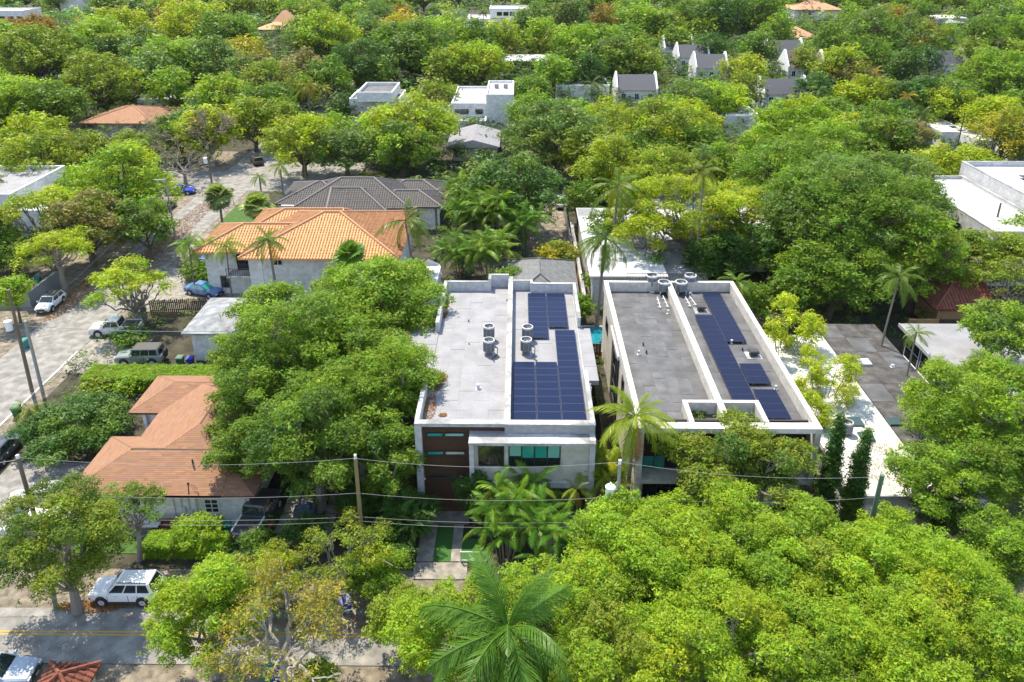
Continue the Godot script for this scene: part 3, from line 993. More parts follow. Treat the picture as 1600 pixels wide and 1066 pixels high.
	condenser(Vector3(13.16, 7.00, -71.20) + Vector3(0, 0, -.3), 1.12, 1.0, "rear condenser left of the cream dividing wall on grey roof", .3, m.condenser, .55)
	condenser(Vector3(14.19, 7.00, -70.17) + Vector3(0, 0, -.3), 1.12, .9, "front condenser left of the cream dividing wall on grey roof", .1, m.condenser, .4)
	condenser(Vector3(15.87, 7.00, -70.18) + Vector3(0, 0, -.3), 1.12, .9, "front condenser right of the cream dividing wall on grey roof", .2, m.condenser, .4)
	condenser(Vector3(16.96, 7.00, -71.23) + Vector3(0, 0, -.3), 1.12, 1.0, "rear condenser right of the cream dividing wall on grey roof", 0.0, m.condenser, .55)
	var rail := thing("metal_railing", "thin dark railing behind the condensers at the rear roof edge", "railing", Vector3(14.6, 7.0, -71.6))
	for i in 27:
		bx("post" if i % 6 == 0 else "baluster", Vector3(-3.9 + i * .3, -.4, 0), Vector3(-3.875 + i * .3, 1.65, .025), m.dark_metal, rail)
	bx("handrail", Vector3(-3.95, 1.65, -.01), Vector3(3.95, 1.70, .04), m.dark_metal, rail)

# ---------------------------------------------------------------- other houses
func orange_house() -> void:
	var o := thing("tiled_house", "white two-storey house under a bright orange barrel-tiled hipped roof", "house")
	bx("wall", Vector3(-30.6, 0, -96.8), Vector3(-14.1, 5.95, -82.3), m.bright_render, o)
	bx("wall", Vector3(-36.6, 0, -92.8), Vector3(-30.6, 5.4, -84.9), m.bright_render, o)
	hip(o, -31.4, -13.3, -97.6, -81.4, 6.0, 8.7, "barrel", m.orange_base, m.orange_tile, m.ridge_orange)
	hip(o, -37.6, -24.0, -93.6, -84.2, 5.6, 7.4, "barrel", m.orange_base, m.orange_tile, m.ridge_orange, true, false)
	hip(o, -33.5, -22.0, -98.2, -90.0, 5.9, 7.5, "barrel", m.orange_base, m.orange_tile, m.ridge_orange, true, false)
	window(o, facing(Vector3(-27.24, 5.82, -82.280) + Vector3(0, -.35, 0)), 1.0, 1.2, 2, m.dark_glass, m.hub_white)
	window(o, facing(Vector3(-14.94, 4.77, -82.280)), .9, 1.1, 1, m.dark_glass, m.hub_white)
	window(o, facing(Vector3(-27.66, 1.44, -82.280)), 1.2, 1.3, 2, m.pale_glass, m.hub_white)
	window(o, facing(Vector3(-34.6, 1.6, -84.88)), 1.0, 1.5, 1, m.dark_glass, m.mid_metal)
	bx("downpipe", Vector3(-29.2, 0, -82.3), Vector3(-29.1, 5.8, -82.2), m.hub_white, o)
	bx("balcony", Vector3(-33.6, 2.9, -84.9), Vector3(-30.61, 3.1, -82.9), m.white_cap, o)
	for i in 12:
		bx("baluster", Vector3(-33.55 + i * .26, 3.1, -82.95), Vector3(-33.52 + i * .26, 4.05, -82.92), m.charcoal, o)
	bx("balcony_rail", Vector3(-33.6, 4.05, -82.97), Vector3(-30.62, 4.1, -82.9), m.charcoal, o)
	bx("balcony_post", Vector3(-33.6, 3.1, -83.0), Vector3(-33.54, 4.1, -82.98), m.charcoal, o)
	bx("balcony_door", Vector3(-32.9, 3.1, -84.9), Vector3(-31.4, 5.1, -84.86), m.dark_glass, o)
	var t := thing("rear_terrace", "white walled roof terrace right of the orange roof", "terrace", Vector3(-11.6, 0, -83.5))
	bx("wall", Vector3(-1.6, 0, -2.4), Vector3(2.4, 3.2, 2.4), m.bright_render, t)
	bx("deck", Vector3(-1.3, 3.2, -2.2), Vector3(2.2, 3.25, 2.2), m.bright_roof, t)
	bx("parapet", Vector3(-1.6, 3.2, -2.4), Vector3(-1.4, 4.0, 2.4), m.bright_render, t)
	var s := Mesher.new()
	s.quad(Vector3(-11.59, 3.00, -87.23), Vector3(-9.00, 2.60, -84.74), Vector3(-9.28, 3.40, -84.03) + Vector3(0, 0, -2.0), Vector3(-10.65, 4.00, -85.26) + Vector3(0, 0, -1))
	s.quad(Vector3(-11.60, 2.97, -87.30), Vector3(-10.66, 3.97, -85.33) + Vector3(0, 0, -1), Vector3(-9.29, 3.37, -84.09) + Vector3(0, 0, -2.0), Vector3(-9.01, 2.57, -84.81))
	tag(part("shade_sail", s, m.sail_cloth, self), "pale grey shade sail stretched below the orange roof's right corner", "shade sail")

func slate_house() -> void:
	var o := thing("tiled_house", "white single-storey house under a dark grey barrel-tiled hipped roof", "house")
	bx("wall", Vector3(-34.0, 0, -117.6), Vector3(-12.0, 3.55, -107.0), m.bright_render, o)
	bx("wall", Vector3(-27.0, 0, -107.0), Vector3(-20.4, 3.3, -105.3), m.bright_render, o)
	hip(o, -35.0, -24.0, -117.8, -107.4, 3.6, 5.4, "barrel", m.slate_base, m.slate_tile, m.ridge_slate)
	hip(o, -32.0, -15.4, -117.5, -105.7, 3.6, 6.3, "barrel", m.slate_base, m.slate_tile, m.ridge_slate)
	hip(o, -27.0, -18.6, -113.0, -104.7, 3.55, 5.6, "barrel", m.slate_base, m.slate_tile, m.ridge_slate, false, true)
	hip(o, -21.5, -10.9, -113.6, -106.3, 3.6, 4.9, "barrel", m.slate_base, m.slate_tile, m.ridge_slate)
	hip(o, -20.5, -11.2, -118.4, -111.8, 3.6, 4.9, "barrel", m.slate_base, m.slate_tile, m.ridge_slate)
	window(o, facing(Vector3(-17.5, 2.4, -106.98)), 1.4, 1.2, 2, m.dark_glass, m.hub_white)
	window(o, facing(Vector3(-14.6, 2.4, -106.98)), .8, 1.2, 1, m.dark_glass, m.hub_white)
	window(o, facing(Vector3(-30.4, 2.4, -106.98)), 1.4, 1.2, 2, m.dark_glass, m.hub_white)
	bx("porch_post", Vector3(-11.6, 0, -106.9), Vector3(-11.3, 3.5, -106.6), m.bright_render, o)

func brown_house() -> void:
	var o := thing("shingled_house", "low pale house with brown shingle hipped roof beside the hedge", "house")
	bx("wall", Vector3(-29.0, 0, -60.6), Vector3(-19.4, 2.85, -45.9), m.bright_render, o)
	bx("wall", Vector3(-27.8, 0, -46.0), Vector3(-19.6, 2.8, -45.75), m.bright_render, o)
	bx("wall", Vector3(-31.4, 0, -60.6), Vector3(-29.0, 2.86, -56.0), m.bright_render, o)
	bx("carport_wall", Vector3(-31.5, 0, -52.0), Vector3(-29.0, 2.8, -51.8), m.grey_render, o)
	for p in [Vector3(-31.7, 0, -45.9), Vector3(-31.9, 0, -51.9), Vector3(-31.3, 0, -55.85), Vector3(-28.1, 0, -45.9)]:
		bx("porch_post", p, p + Vector3(.25, 2.82, .25), m.bright_render, o)
	bx("porch_beam", Vector3(-31.75, 2.6, -55.9), Vector3(-29.6, 2.83, -55.66), m.bright_render, o)
	bx("porch_floor", Vector3(-31.5, 0, -56.0), Vector3(-29.0, .15, -52.2), m.concrete, o)
	hip(o, -29.8, -18.6, -61.1, -45.1, 2.95, 5.2, "shingle", m.fence_wood, m.shingle, null)
	hip(o, -32.1, -21.0, -52.1, -45.1, 2.96, 4.40, "shingle", m.fence_wood, m.shingle, null, true, false)
	hip(o, -32.3, -22.0, -61.3, -55.4, 2.97, 4.15, "shingle", m.fence_wood, m.shingle, null, true, false)
	window(o, facing(Vector3(-27.52, 1.90, -45.730)), .75, .7, 1, m.dark_glass, m.hub_white)
	window(o, facing(Vector3(-22.06, 1.59, -45.730)), .95, 1.15, 2, m.dark_glass, m.hub_white, 3, .05)
	bx("roof_vent", Vector3(-23.65, 4.20, -47.30) + Vector3(-.05, -.4, -.05), Vector3(-23.65, 4.20, -47.30) + Vector3(.05, .25, .05), m.charcoal, o)
	var v := Mesher.new()
	v.tube([Vector3(-23.25, 3.07, -45.100), Vector3(-23.16, 3.96, -45.100)], [.04, .04], 6)
	v.tube([Vector3(-23.16, 3.96, -45.100), Vector3(-23.18, 4.12, -45.100)], [.09, .05], 6)
	for k in 3:
		v.tube([Vector3(-23.21, 3.90, -45.100), Vector3(-22.93, 3.96, -45.100) + Vector3(.1 * k, .05, .1), Vector3(-22.83, 3.46, -45.100) + Vector3(.15 * k, 0, .1), Vector3(-22.58, 2.93, -45.200)], [.012, .012, .012, .012], 4)
	part("service_mast", v, m.charcoal, o)
	for i in 4:
		bx("conduit", Vector3(-24.79, 2.15, -45.720) + Vector3(i * .55, -1.9, 0), Vector3(-24.79, 2.15, -45.720) + Vector3(i * .55 + .04, .3, .04), m.white_cap, o)
	bx("meter_box", Vector3(-24.28, 1.01, -45.720), Vector3(-24.28, 1.01, -45.720) + Vector3(.3, .5, .15), m.light_metal, o)
	bx("meter_box", Vector3(-23.79, 0.84, -45.720), Vector3(-23.79, 0.84, -45.720) + Vector3(.3, .4, .15), m.light_metal, o)

func white_garage() -> void:
	var o := thing("low_cottage", "small low white cottage with pale shingle roof behind the grey jeep", "house")
	bx("wall", Vector3(-32.4, 0, -76.0), Vector3(-21.0, 3.2, -69.2), m.bright_render, o)
	hip(o, -33.1, -20.4, -76.7, -68.5, 3.4, 4.3, "", m.grey_roof_pale, m.grey_roof_pale, null, true, true)
	bx("door", Vector3(-27.0, 0, -69.2), Vector3(-26.0, 2.1, -69.14), m.light_metal, o)
	window(o, facing(Vector3(-23.4, 1.6, -69.18)), 1.0, 1.0, 2, m.dark_glass, m.hub_white)

func back_house() -> void:
	var o := thing("flat_house", "wide low house with brilliant white flat roof seen through branches", "house")
	bx("wall", Vector3(8.4, 0, -104.6), Vector3(16.5, 3.85, -81.7), m.white_render, o)
	bx("roof", Vector3(8.0, 3.85, -104.9), Vector3(16.8, 4.05, -81.3), m.bright_roof, o)
	bx("wall", Vector3(16.5, 0, -111.5), Vector3(33.0, 3.85, -92.0), m.white_render, o)
	bx("roof", Vector3(16.82, 3.85, -112.0), Vector3(33.5, 4.06, -91.6), m.bright_roof, o)
	bx("wall", Vector3(16.6, 0, -91.9), Vector3(22.0, 3.1, -84.2), m.white_render, o)
	bx("roof", Vector3(16.9, 3.1, -91.5), Vector3(22.4, 3.3, -83.8), m.pale_roof, o)
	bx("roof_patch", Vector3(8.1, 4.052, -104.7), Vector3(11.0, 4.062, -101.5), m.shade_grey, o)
	window(o, facing(Vector3(12.0, 1.8, -81.68)), 2.6, 1.6, 3, m.dark_glass, m.dark_metal)
	window(o, facing(Vector3(19.0, 1.6, -84.18)), 2.0, 1.4, 2, m.teal_glass, m.dark_metal)
	var w := thing("garden_wall", "tan boundary wall running back beside the white flat roof", "wall", Vector3(7.4, 0, -92.0))
	for i in 8:
		bx("panel", Vector3(-.12, 0, -12.4 + i * 3.0), Vector3(.12, 2.0, -9.46 + i * 3.0), m.fence_tan, w)
		bx("coping", Vector3(-.2, 2.0, -12.4 + i * 3.0), Vector3(.2, 2.08, -9.46 + i * 3.0), m.white_cap, w)
	var g := thing("grey_hip_house", "small grey hipped shingle roof just behind the white townhouse", "house")
	bx("wall", Vector3(-1.4, 0, -89.0), Vector3(6.3, 2.4, -77.0), m.white_render, g)
	hip(g, -2.0, 6.8, -89.5, -76.2, 2.5, 4.6, "shingle_grey", m.grey_shingle, m.grey_shingle, m.grey_shingle)
	var d := struct("dirt_drive", quad_sheet(1.2, 6.9, -125.0, -93.0, .02), m.verge_sand)

func right_houses() -> void:
	var o := thing("flat_house", "low flat house with half dark grey, half white roof beyond the bamboo", "house")
	bx("wall", Vector3(29.6, 0, -70.6), Vector3(35.2, 3.2, -48.0), m.white_render, o)
	bx("roof", Vector3(29.62, 3.2, -71.0), Vector3(35.65, 3.48, -51.2), m.dark_roof_sheet, o)
	for i in 3:
		for j in 7:
			bx("roof_sheet", Vector3(29.7 + i * 1.97, 3.48, -70.9 + j * 2.8), Vector3(31.64 + i * 1.97, 3.486 + .005 * ((i + j) % 3), -68.13 + j * 2.8), m.dark_roof_sheet if (i * 5 + j * 3) % 4 else m.dull_roof, o)
	bx("wall", Vector3(23.8, 0, -68.0), Vector3(29.6, 3.1, -45.6), m.white_render, o)
	bx("roof", Vector3(23.3, 3.1, -68.6), Vector3(29.58, 3.46, -45.0), m.stained_white_roof, o)
	bx("roof_edge", Vector3(23.3, 3.2, -44.98), Vector3(29.6, 3.52, -44.8), m.white_cap, o)
	bx("skylight", Vector3(27.05, 3.50, -53.80) + Vector3(-.5, -.02, -.55), Vector3(27.05, 3.50, -53.80) + Vector3(.5, .14, .55), m.skylight, o)
	bx("skylight", Vector3(27.08, 3.50, -51.77) + Vector3(-.5, -.02, -.55), Vector3(27.08, 3.50, -51.77) + Vector3(.5, .14, .55), m.skylight, o)
	bx("skylight", Vector3(30.13, 3.50, -53.83) + Vector3(-.5, -.02, -.5), Vector3(30.13, 3.50, -53.83) + Vector3(.5, .14, .5), m.skylight, o)
	bx("skylight", Vector3(31.45, 3.50, -63.26) + Vector3(-.6, -.02, -.55), Vector3(31.45, 3.50, -63.26) + Vector3(.6, .16, .55), m.white_cap, o)
	roof_vent(o, Vector3(33.80, 3.48, -62.58), .1, .14)
	roof_vent(o, Vector3(27.78, 3.46, -53.69), .05, .25)
	bx("garage_door", Vector3(24.12, 2.07, -45.580) + Vector3(0, -1.6, 0), Vector3(25.21, 2.07, -45.580) + Vector3(1.2, .1, .05), m.sail_cloth, o)
	for k in 6:
		bx("door_panel", Vector3(24.09, 2.11, -45.530) + Vector3(.03, -1.55 + k * .27, 0), Vector3(25.18, 2.12, -45.530) + Vector3(1.17, -1.32 + k * .27, .025), m.sail_cloth, o)
	condenser(Vector3(25.72, 3.50, -52.31), .8, .95, "grey condenser at the edge of the stained white roof", 0.0, m.mid_metal, .1)
	var p := thing("flat_house", "pale flat roof with dark glazed side beside the leaning fence", "house")
	bx("wall", Vector3(38.7, 0, -70.8), Vector3(52.0, 3.2, -56.0), m.charcoal, p)
	bx("roof", Vector3(38.2, 3.2, -71.1), Vector3(53.0, 3.5, -55.6), m.pale_roof, p)
	bx("roof_edge", Vector3(38.1, 3.2, -71.1), Vector3(38.19, 3.56, -55.6), m.white_cap, p)
	bx("roof_sheet", Vector3(38.3, 3.5, -71.0), Vector3(45.0, 3.506, -64.0), m.pale_roof_lap, p)
	for k in 3:
		window(p, facing(Vector3(38.68, 1.7, -68.6 + k * 3.1), -PI / 2), 2.7, 2.4, 2, m.dark_glass, m.hub_white, 2)
	var r := thing("garden_shed", "small gabled building with weathered red tile roof behind the board fence", "shed")
	bx("wall", Vector3(44.6, 0, -80.5), Vector3(49.9, 2.9, -75.9), m.fence_tan, r)
	hip(r, 44.0, 50.4, -81.5, -75.4, 2.95, 4.7, "barrel", m.brick_red_tile, m.brick_red_tile, m.brick_red_tile, true, false)
	var f := thing("board_fence", "brown horizontal board fence below the red-tiled shed", "fence", Vector3(46.0, 0, -74.6))
	for i in 4:
		bx("post", Vector3(-5.2 + i * 3.4, 0, -.08), Vector3(-5.06 + i * 3.4, 2.3, .06), m.fence_wood, f)
		for k in 9:
			if i < 3:
				bx("board", Vector3(-5.05 + i * 3.4, .1 + k * .24, -.03), Vector3(-1.82 + i * 3.4, .32 + k * .24, .02 + .006 * ((i + k) % 2)), m.fence_wood if i else m.fence_tan, f)
	var w := thing("modern_house", "white two-storey flat-roofed villa with parapets, high at the right edge", "house")
	flat_block(w, Vector3(56.2, 0, -111.0), Vector3(64.3, 7.0, -88.0), m.white_render, m.bright_roof, .45, m.white_cap)
	flat_block(w, Vector3(64.3, 0, -112.0), Vector3(82.0, 8.9, -88.5), m.white_render, m.bright_roof, .7, m.white_cap)
	solar(w, 69.0, 70.9, -106.0, 5, 1.05, 8.6)
	for k in 3:
		window(w, facing(Vector3(58.0 + k * 2.4, 4.8, -87.98)), 1.6, 1.6, 2, m.dark_glass, m.dark_metal)
		window(w, facing(Vector3(56.18, 4.6, -108.0 + k * 6), -PI / 2), 1.8, 1.6, 2, m.dark_glass, m.dark_metal)
		window(w, facing(Vector3(58.0 + k * 2.4, 1.6, -87.98)), 1.6, 2.0, 2, m.teal_glass, m.dark_metal)

func quad_sheet(x0: float, x1: float, z0: float, z1: float, y: float) -> Mesher:
	var b := Mesher.new()
	b.quad(Vector3(x0, y, z1), Vector3(x1, y, z1), Vector3(x1, y, z0), Vector3(x0, y, z0))
	return b

func gable_row(called: String, label: String, at: Vector3, w: float, d: float, eave: float, top: float, roof: Material, turn := 0.0, group := "") -> void:
	# a town house whose white end walls rise above a dark roof
	var o := thing(called, label, "house", at, turn, group)
	bx("wall", Vector3(-w / 2, 0, -d / 2), Vector3(w / 2, eave, d / 2), m.bright_render, o)
	var b := Mesher.new()
	b.quad(Vector3(-w / 2, eave, d / 2 + .3), Vector3(w / 2, eave, d / 2 + .3), Vector3(w / 2, top, 0), Vector3(-w / 2, top, 0))
	b.quad(Vector3(w / 2, eave, -d / 2 - .3), Vector3(-w / 2, eave, -d / 2 - .3), Vector3(-w / 2, top, 0), Vector3(w / 2, top, 0))
	part("roof", b, roof, o)
	for s in [-1, 1]:
		var g := Mesher.new()
		var x0: float = s * w / 2 - .18
		var x1: float = s * w / 2 + .18
		var prof := [Vector2(-d / 2 - .5, 0), Vector2(d / 2 + .5, 0), Vector2(d / 2 + .5, eave + .5), Vector2(.5, top + .7), Vector2(-.5, top + .7), Vector2(-d / 2 - .5, eave + .5)]
		var a := []
		var c := []
		for q in prof:
			a.append(Vector3(x1, q.y, q.x))
			c.append(Vector3(x0, q.y, q.x))
		var rev := a.duplicate()
		rev.reverse()
		g.poly(rev)
		g.poly(c)
		for i in prof.size():
			var j := (i + 1) % prof.size()
			g.quad(c[i], a[i], a[j], c[j])
		part("end_wall", g, m.bright_cap, o)
	for i in 3:
		window(o, facing(Vector3(-w / 3 + w / 3 * i, eave * .68, d / 2 + .01)), 1.0, 1.4, 2, m.dark_glass, m.hub_white)

func far_houses() -> void:
	var a := thing("modern_house", "white modern block with a raised roof box amid trees behind the slate roof", "house")
	flat_block(a, Vector3(-37.0, 0, -182.0), Vector3(-26.0, 6.0, -172.0), m.bright_render, m.pale_roof, .5, m.bright_cap)
	flat_block(a, Vector3(-34.6, 6.0, -180.5), Vector3(-27.0, 8.0, -168.5), m.bright_render, m.dull_roof, .7, m.bright_cap)
	flat_block(a, Vector3(-26.0, 0, -184.0), Vector3(-15.0, 4.4, -172.0), m.bright_render, m.bright_roof, .4, m.bright_cap)
	var b := thing("modern_house", "white stepped modern house with condensers on its taller right block", "house")
	flat_block(b, Vector3(-14.6, 0, -190.0), Vector3(-7.0, 5.4, -170.0), m.bright_render, m.bright_roof, .5, m.bright_cap)
	flat_block(b, Vector3(-7.0, 0, -184.0), Vector3(-1.2, 7.8, -167.5), m.bright_render, m.bright_roof, .5, m.bright_cap)
	flat_block(b, Vector3(-15.5, 0, -170.0), Vector3(-7.0, 2.8, -164.5), m.bright_render, m.pale_roof, .4, m.bright_cap)
	window(b, facing(Vector3(-12.4, 3.6, -169.98)), 3.0, 1.0, 2, m.dark_glass, m.dark_metal)
	window(b, facing(Vector3(-8.6, 3.6, -169.98)), 1.6, 1.0, 1, m.dark_glass, m.dark_metal)
	for k in 2:
		var q := Mesher.new()
		q.lathe(Transform3D(Basis(), Vector3(-5.0 + k * 2, 7.32, -177.0)), [Vector2(.5, 0), Vector2(.5, 1.0), Vector2(.001, 1.02)], 10)
		part("condenser", q, m.mid_metal, b)
	var c := thing("metal_roof_house", "cream house under a ribbed grey metal roof behind the rich green tree", "house")
	bx("wall", Vector3(-12.3, 0, -154.5), Vector3(-4.2, 2.9, -143.6), m.cream_render, c)
	hip(c, -13.4, -3.6, -155.4, -142.4, 3.0, 4.3, "ribbed", m.metal_roof, m.metal_roof, null, false, false)
	window(c, facing(Vector3(-11.0, 1.7, -143.58)), 1.8, 1.8, 3, m.dark_glass, m.mid_metal)
	window(c, facing(Vector3(-7.0, 1.7, -143.58)), 1.2, 1.2, 2, m.dark_glass, m.mid_metal)
	var d := thing("long_house", "long low building with white metal roof and brown walls, far centre", "house")
	bx("wall", Vector3(-8.0, 0, -253.0), Vector3(14.5, 3.4, -243.0), m.brown_town_shingle, d)
	hip(d, -8.6, 15.2, -254.0, -242.0, 3.5, 4.6, "ribbed", m.bright_roof, m.bright_roof, null, false, false)
	gable_row("town_house", "town house with dark grey roof nearest the parked dark car", Vector3(52.63, 0.00, -221.25) + Vector3(0, 0, -3), 8.6, 9.0, 5.0, 8.2, m.town_shingle, 0.0, "gabled town houses with raised white end walls")
	gable_row("town_house", "town house with dark grey roof, middle of the stepped three", Vector3(51.62, 0.00, -233.51) + Vector3(0, 0, -10), 9.0, 9.0, 5.0, 8.2, m.town_shingle, 0.0, "gabled town houses with raised white end walls")
	gable_row("town_house", "town house with dark grey roof, farthest of the stepped three", Vector3(50.56, 0.00, -249.53) + Vector3(0, 0, -12), 9.0, 9.0, 5.0, 8.2, m.town_shingle, 0.0, "gabled town houses with raised white end walls")
	gable_row("town_house", "gabled house with dark roof half hidden behind yellow-green crowns in the centre", Vector3(28.15, 0.00, -194.28), 9.5, 9.0, 4.6, 7.6, m.town_shingle, 0.0, "gabled town houses with raised white end walls")
	gable_row("town_house", "town house with brown roof and white front right of centre", Vector3(78.75, 0.00, -225.43), 10.0, 9.0, 5.0, 8.6, m.brown_town_shingle, 0.0, "gabled town houses with raised white end walls")
	gable_row("town_house", "town house with dark roof directly behind the brown-roofed one", Vector3(81.22, 0.00, -245.02) + Vector3(0, 0, -6), 10.5, 9.0, 5.0, 8.6, m.town_shingle, 0.0, "gabled town houses with raised white end walls")
	gable_row("town_house", "white house with grey gabled roof alone among trees at far right", Vector3(118.04, 0.00, -225.79), 9.0, 9.0, 5.4, 9.0, m.town_shingle, 0.0, "gabled town houses with raised white end walls")
	gable_row("town_house", "gabled end with white peak rising beside the lime tree", Vector3(62.87, 0.00, -192.32), 11.0, 8.0, 4.0, 7.0, m.town_shingle, .1, "gabled town houses with raised white end walls")
	var e := thing("flat_house", "long white flat roof left of the half-hidden gabled house", "house")
	flat_block(e, Vector3(9.12, 0.00, -198.01) + Vector3(0, 0, -8), Vector3(22.26, 0.00, -198.13) + Vector3(0, 4.6, 2), m.bright_render, m.pale_roof, .4, m.bright_cap)
	var f := thing("flat_house", "white flat-roofed house showing between lime crowns right of centre", "house")
	flat_block(f, Vector3(43.14, 0.00, -165.95) + Vector3(0, 0, -8), Vector3(50.22, 0.00, -166.01) + Vector3(0, 4.2, 2), m.bright_render, m.bright_roof, .4, m.bright_cap)
	var g := thing("tiled_house", "far house with orange hipped roof above the brown-roofed town house", "house")
	bx("wall", Vector3(95.52, 0.00, -295.62) + Vector3(0, 0, -12), Vector3(107.61, 0.00, -295.73) + Vector3(0, 3.8, 0), m.bright_render, g)
	hip(g, 94.59, 108.54, -295.65 - 13.0, -295.65 + 1.0, 3.9, 7.2, "", m.peach_tile, m.peach_tile, null)
	var h := thing("tiled_house", "wide far house with peach hipped roof near the top edge", "house")
	bx("wall", Vector3(130.55, 0.00, -392.38) + Vector3(0, 0, -18), Vector3(152.49, 0.00, -392.57) + Vector3(0, 4.8, 0), m.bright_render, h)
	hip(h, 129.94, 153.10, -392.46 - 20.0, -392.46 + 1.0, 5.0, 9.0, "", m.peach_tile, m.peach_tile, null)
	var i := thing("flat_house", "white flat roof right of the wide peach-roofed house", "house")
	flat_block(i, Vector3(153.71, 0.00, -392.58) + Vector3(0, 0, -9), Vector3(164.67, 0.00, -392.68) + Vector3(0, 4.6, 0), m.bright_render, m.bright_roof, .4)
	var j := thing("sloped_house", "far house with one large sloping pale roof at top right", "house")
	bx("wall", Vector3(182.14, 0.00, -358.64) + Vector3(0, 0, -14), Vector3(194.98, 0.00, -358.76) + Vector3(0, 4.5, 0), m.bright_render, j)
	var jm := Mesher.new()
	jm.quad(Vector3(170.86, 4.60, -337.86), Vector3(189.94, 3.40, -349.44), Vector3(181.63, 5.00, -334.16) + Vector3(0, 0, -15), Vector3(151.55, 8.60, -299.69) + Vector3(0, 0, -15))
	part("roof", jm, m.metal_roof, j)
	var k := thing("flat_house", "low white roof below the sloping pale roof at far right", "house")
	flat_block(k, Vector3(145.76, 0.00, -296.07) + Vector3(0, 0, -10), Vector3(157.85, 0.00, -296.18) + Vector3(0, 4.0, 0), m.bright_render, m.bright_roof, .3)
	var l := thing("flat_house", "white flat-roofed house glimpsed beside the golden pine", "house")
	flat_block(l, Vector3(81.93, 0.00, -151.56) + Vector3(0, 0, -12), Vector3(87.43, 0.00, -151.61) + Vector3(0, 3.8, 0), m.bright_render, m.stained_white_roof, .3)
	flat_block(l, Vector3(85.23, 0.00, -145.09) + Vector3(0, 0, -12), Vector3(90.76, 0.00, -145.14) + Vector3(0, 3.8, 0), m.bright_render, m.stained_white_roof, .3)
	var n := thing("white_house", "white rendered house at the right edge behind the golden pine", "house")
	flat_block(n, Vector3(88.54, 0.00, -139.93) + Vector3(0, 0, -14), Vector3(98.77, 0.00, -140.02) + Vector3(0, 5.6, 0), m.bright_render, m.pale_roof, .3, m.bright_cap)
	window(n, facing(Vector3(90.17, 0.00, -139.94) + Vector3(0, 3.2, .02)), .9, 1.2, 2, m.dark_glass, m.hub_white)
	window(n, facing(Vector3(92.26, 0.00, -139.96) + Vector3(0, 3.2, .02)), .9, 1.2, 2, m.dark_glass, m.hub_white)
	var q := thing("apartment_building", "white multi-level apartment building at the top edge, centre", "building")
	for s in 3:
		flat_block(q, Vector3(-30.0 + s * 9, s * 3.6, -345.0), Vector3(4.0, s * 3.6 + 3.6, -322.0 - s * 4), m.bright_render, m.bright_roof, .5, m.bright_cap)
		for t in 4:
			window(q, facing(Vector3(-26.0 + s * 9 + t * 2.6, s * 3.6 + 1.6, -321.98 - s * 4)), 2.0, 1.4, 1, m.dark_glass, m.dark_metal)
	var r := thing("tiled_house", "far house with orange ridge and tan roof, top left of centre", "house")
	bx("wall", Vector3(-104.20, 0.00, -323.12) + Vector3(0, 0, -14), Vector3(-93.00, 0.00, -323.22) + Vector3(0, 3.4, 0), m.cream_render, r)
	hip(r, -105.21, -91.98, -323.16 - 15.0, -323.16 + 1.0, 3.5, 5.6, "", m.fence_tan, m.fence_tan, null)
	hip(r, -101.65, -94.02, -323.16 - 26.0, -323.16 - 12.0, 4.5, 9.0, "", m.peach_tile, m.peach_tile, null)
	var s := thing("tiled_house", "house with faded terracotta roof under olive trees at upper left", "house")
	bx("wall", Vector3(-90.10, 0.00, -160.29) + Vector3(0, 0, -14), Vector3(-75.50, 0.00, -160.42) + Vector3(0, 3.0, -1), m.cream_render, s)
	hip(s, -90.63, -74.97, -160.34 - 15.0, -160.34, 3.1, 5.2, "barrel", m.peach_tile, m.peach_tile, m.peach_tile)
	var t := thing("flat_house", "white flat roof behind the faded terracotta roof at upper left", "house")
	flat_block(t, Vector3(-87.86, 0.00, -180.98) + Vector3(0, 0, -10), Vector3(-75.12, 0.00, -181.10) + Vector3(0, 4.0, 0), m.bright_render, m.bright_roof, .3)
	var u := thing("white_house", "white flat-roofed house at the left edge beyond the sandy verge", "house")
	flat_block(u, Vector3(-88.0, 0, -118.0), Vector3(-70.3, 6.2, -103.6), m.bright_render, m.pale_roof, .5, m.bright_cap)
	flat_block(u, Vector3(-70.3, 0, -112.0), Vector3(-61.0, 4.2, -102.6), m.bright_render, m.bright_roof, .3, m.bright_cap)
	window(u, facing(Vector3(-73.0, 4.0, -103.58)), 1.6, 1.2, 2, m.dark_glass, m.dark_metal)
	window(u, facing(Vector3(-64.0, 1.8, -102.58)), 1.2, 1.4, 1, m.dark_glass, m.dark_metal)
	var v := thing("white_building", "pale multi-storey building at the top left corner", "building")
	flat_block(v, Vector3(-224.72, 0.00, -338.86) + Vector3(0, 0, -15), Vector3(-206.03, 0.00, -339.02) + Vector3(0, 9.0, 0), m.bright_render, m.bright_roof, .5)
	flat_block(v, Vector3(-242.20, 0.00, -433.62) + Vector3(0, 0, -15), Vector3(-220.23, 0.00, -433.82) + Vector3(0, 9.0, 0), m.bright_render, m.pale_roof, .5)
	for w in 5:
		window(v, facing(Vector3(-221.52, 0.00, -338.89) + Vector3(w * 3.6, 6.0, .02)), 2.2, 1.6, 2, m.dark_glass, m.dark_metal)
	var x := thing("kiosk_roof", "small terracotta tiled pyramid roof at the bottom left corner", "kiosk", Vector3(-25.06, 2.40, -31.11) + Vector3(0, -2.4, 0))
	bx("wall", Vector3(-1.1, 0, -1.1), Vector3(1.1, 1.3, 1.1), m.cream_render, x)
	hip(x, -1.4, 1.4, -1.39, 1.39, 1.5, 2.3, "barrel", m.brick_red_tile, m.brick_red_tile, m.brick_red_tile)

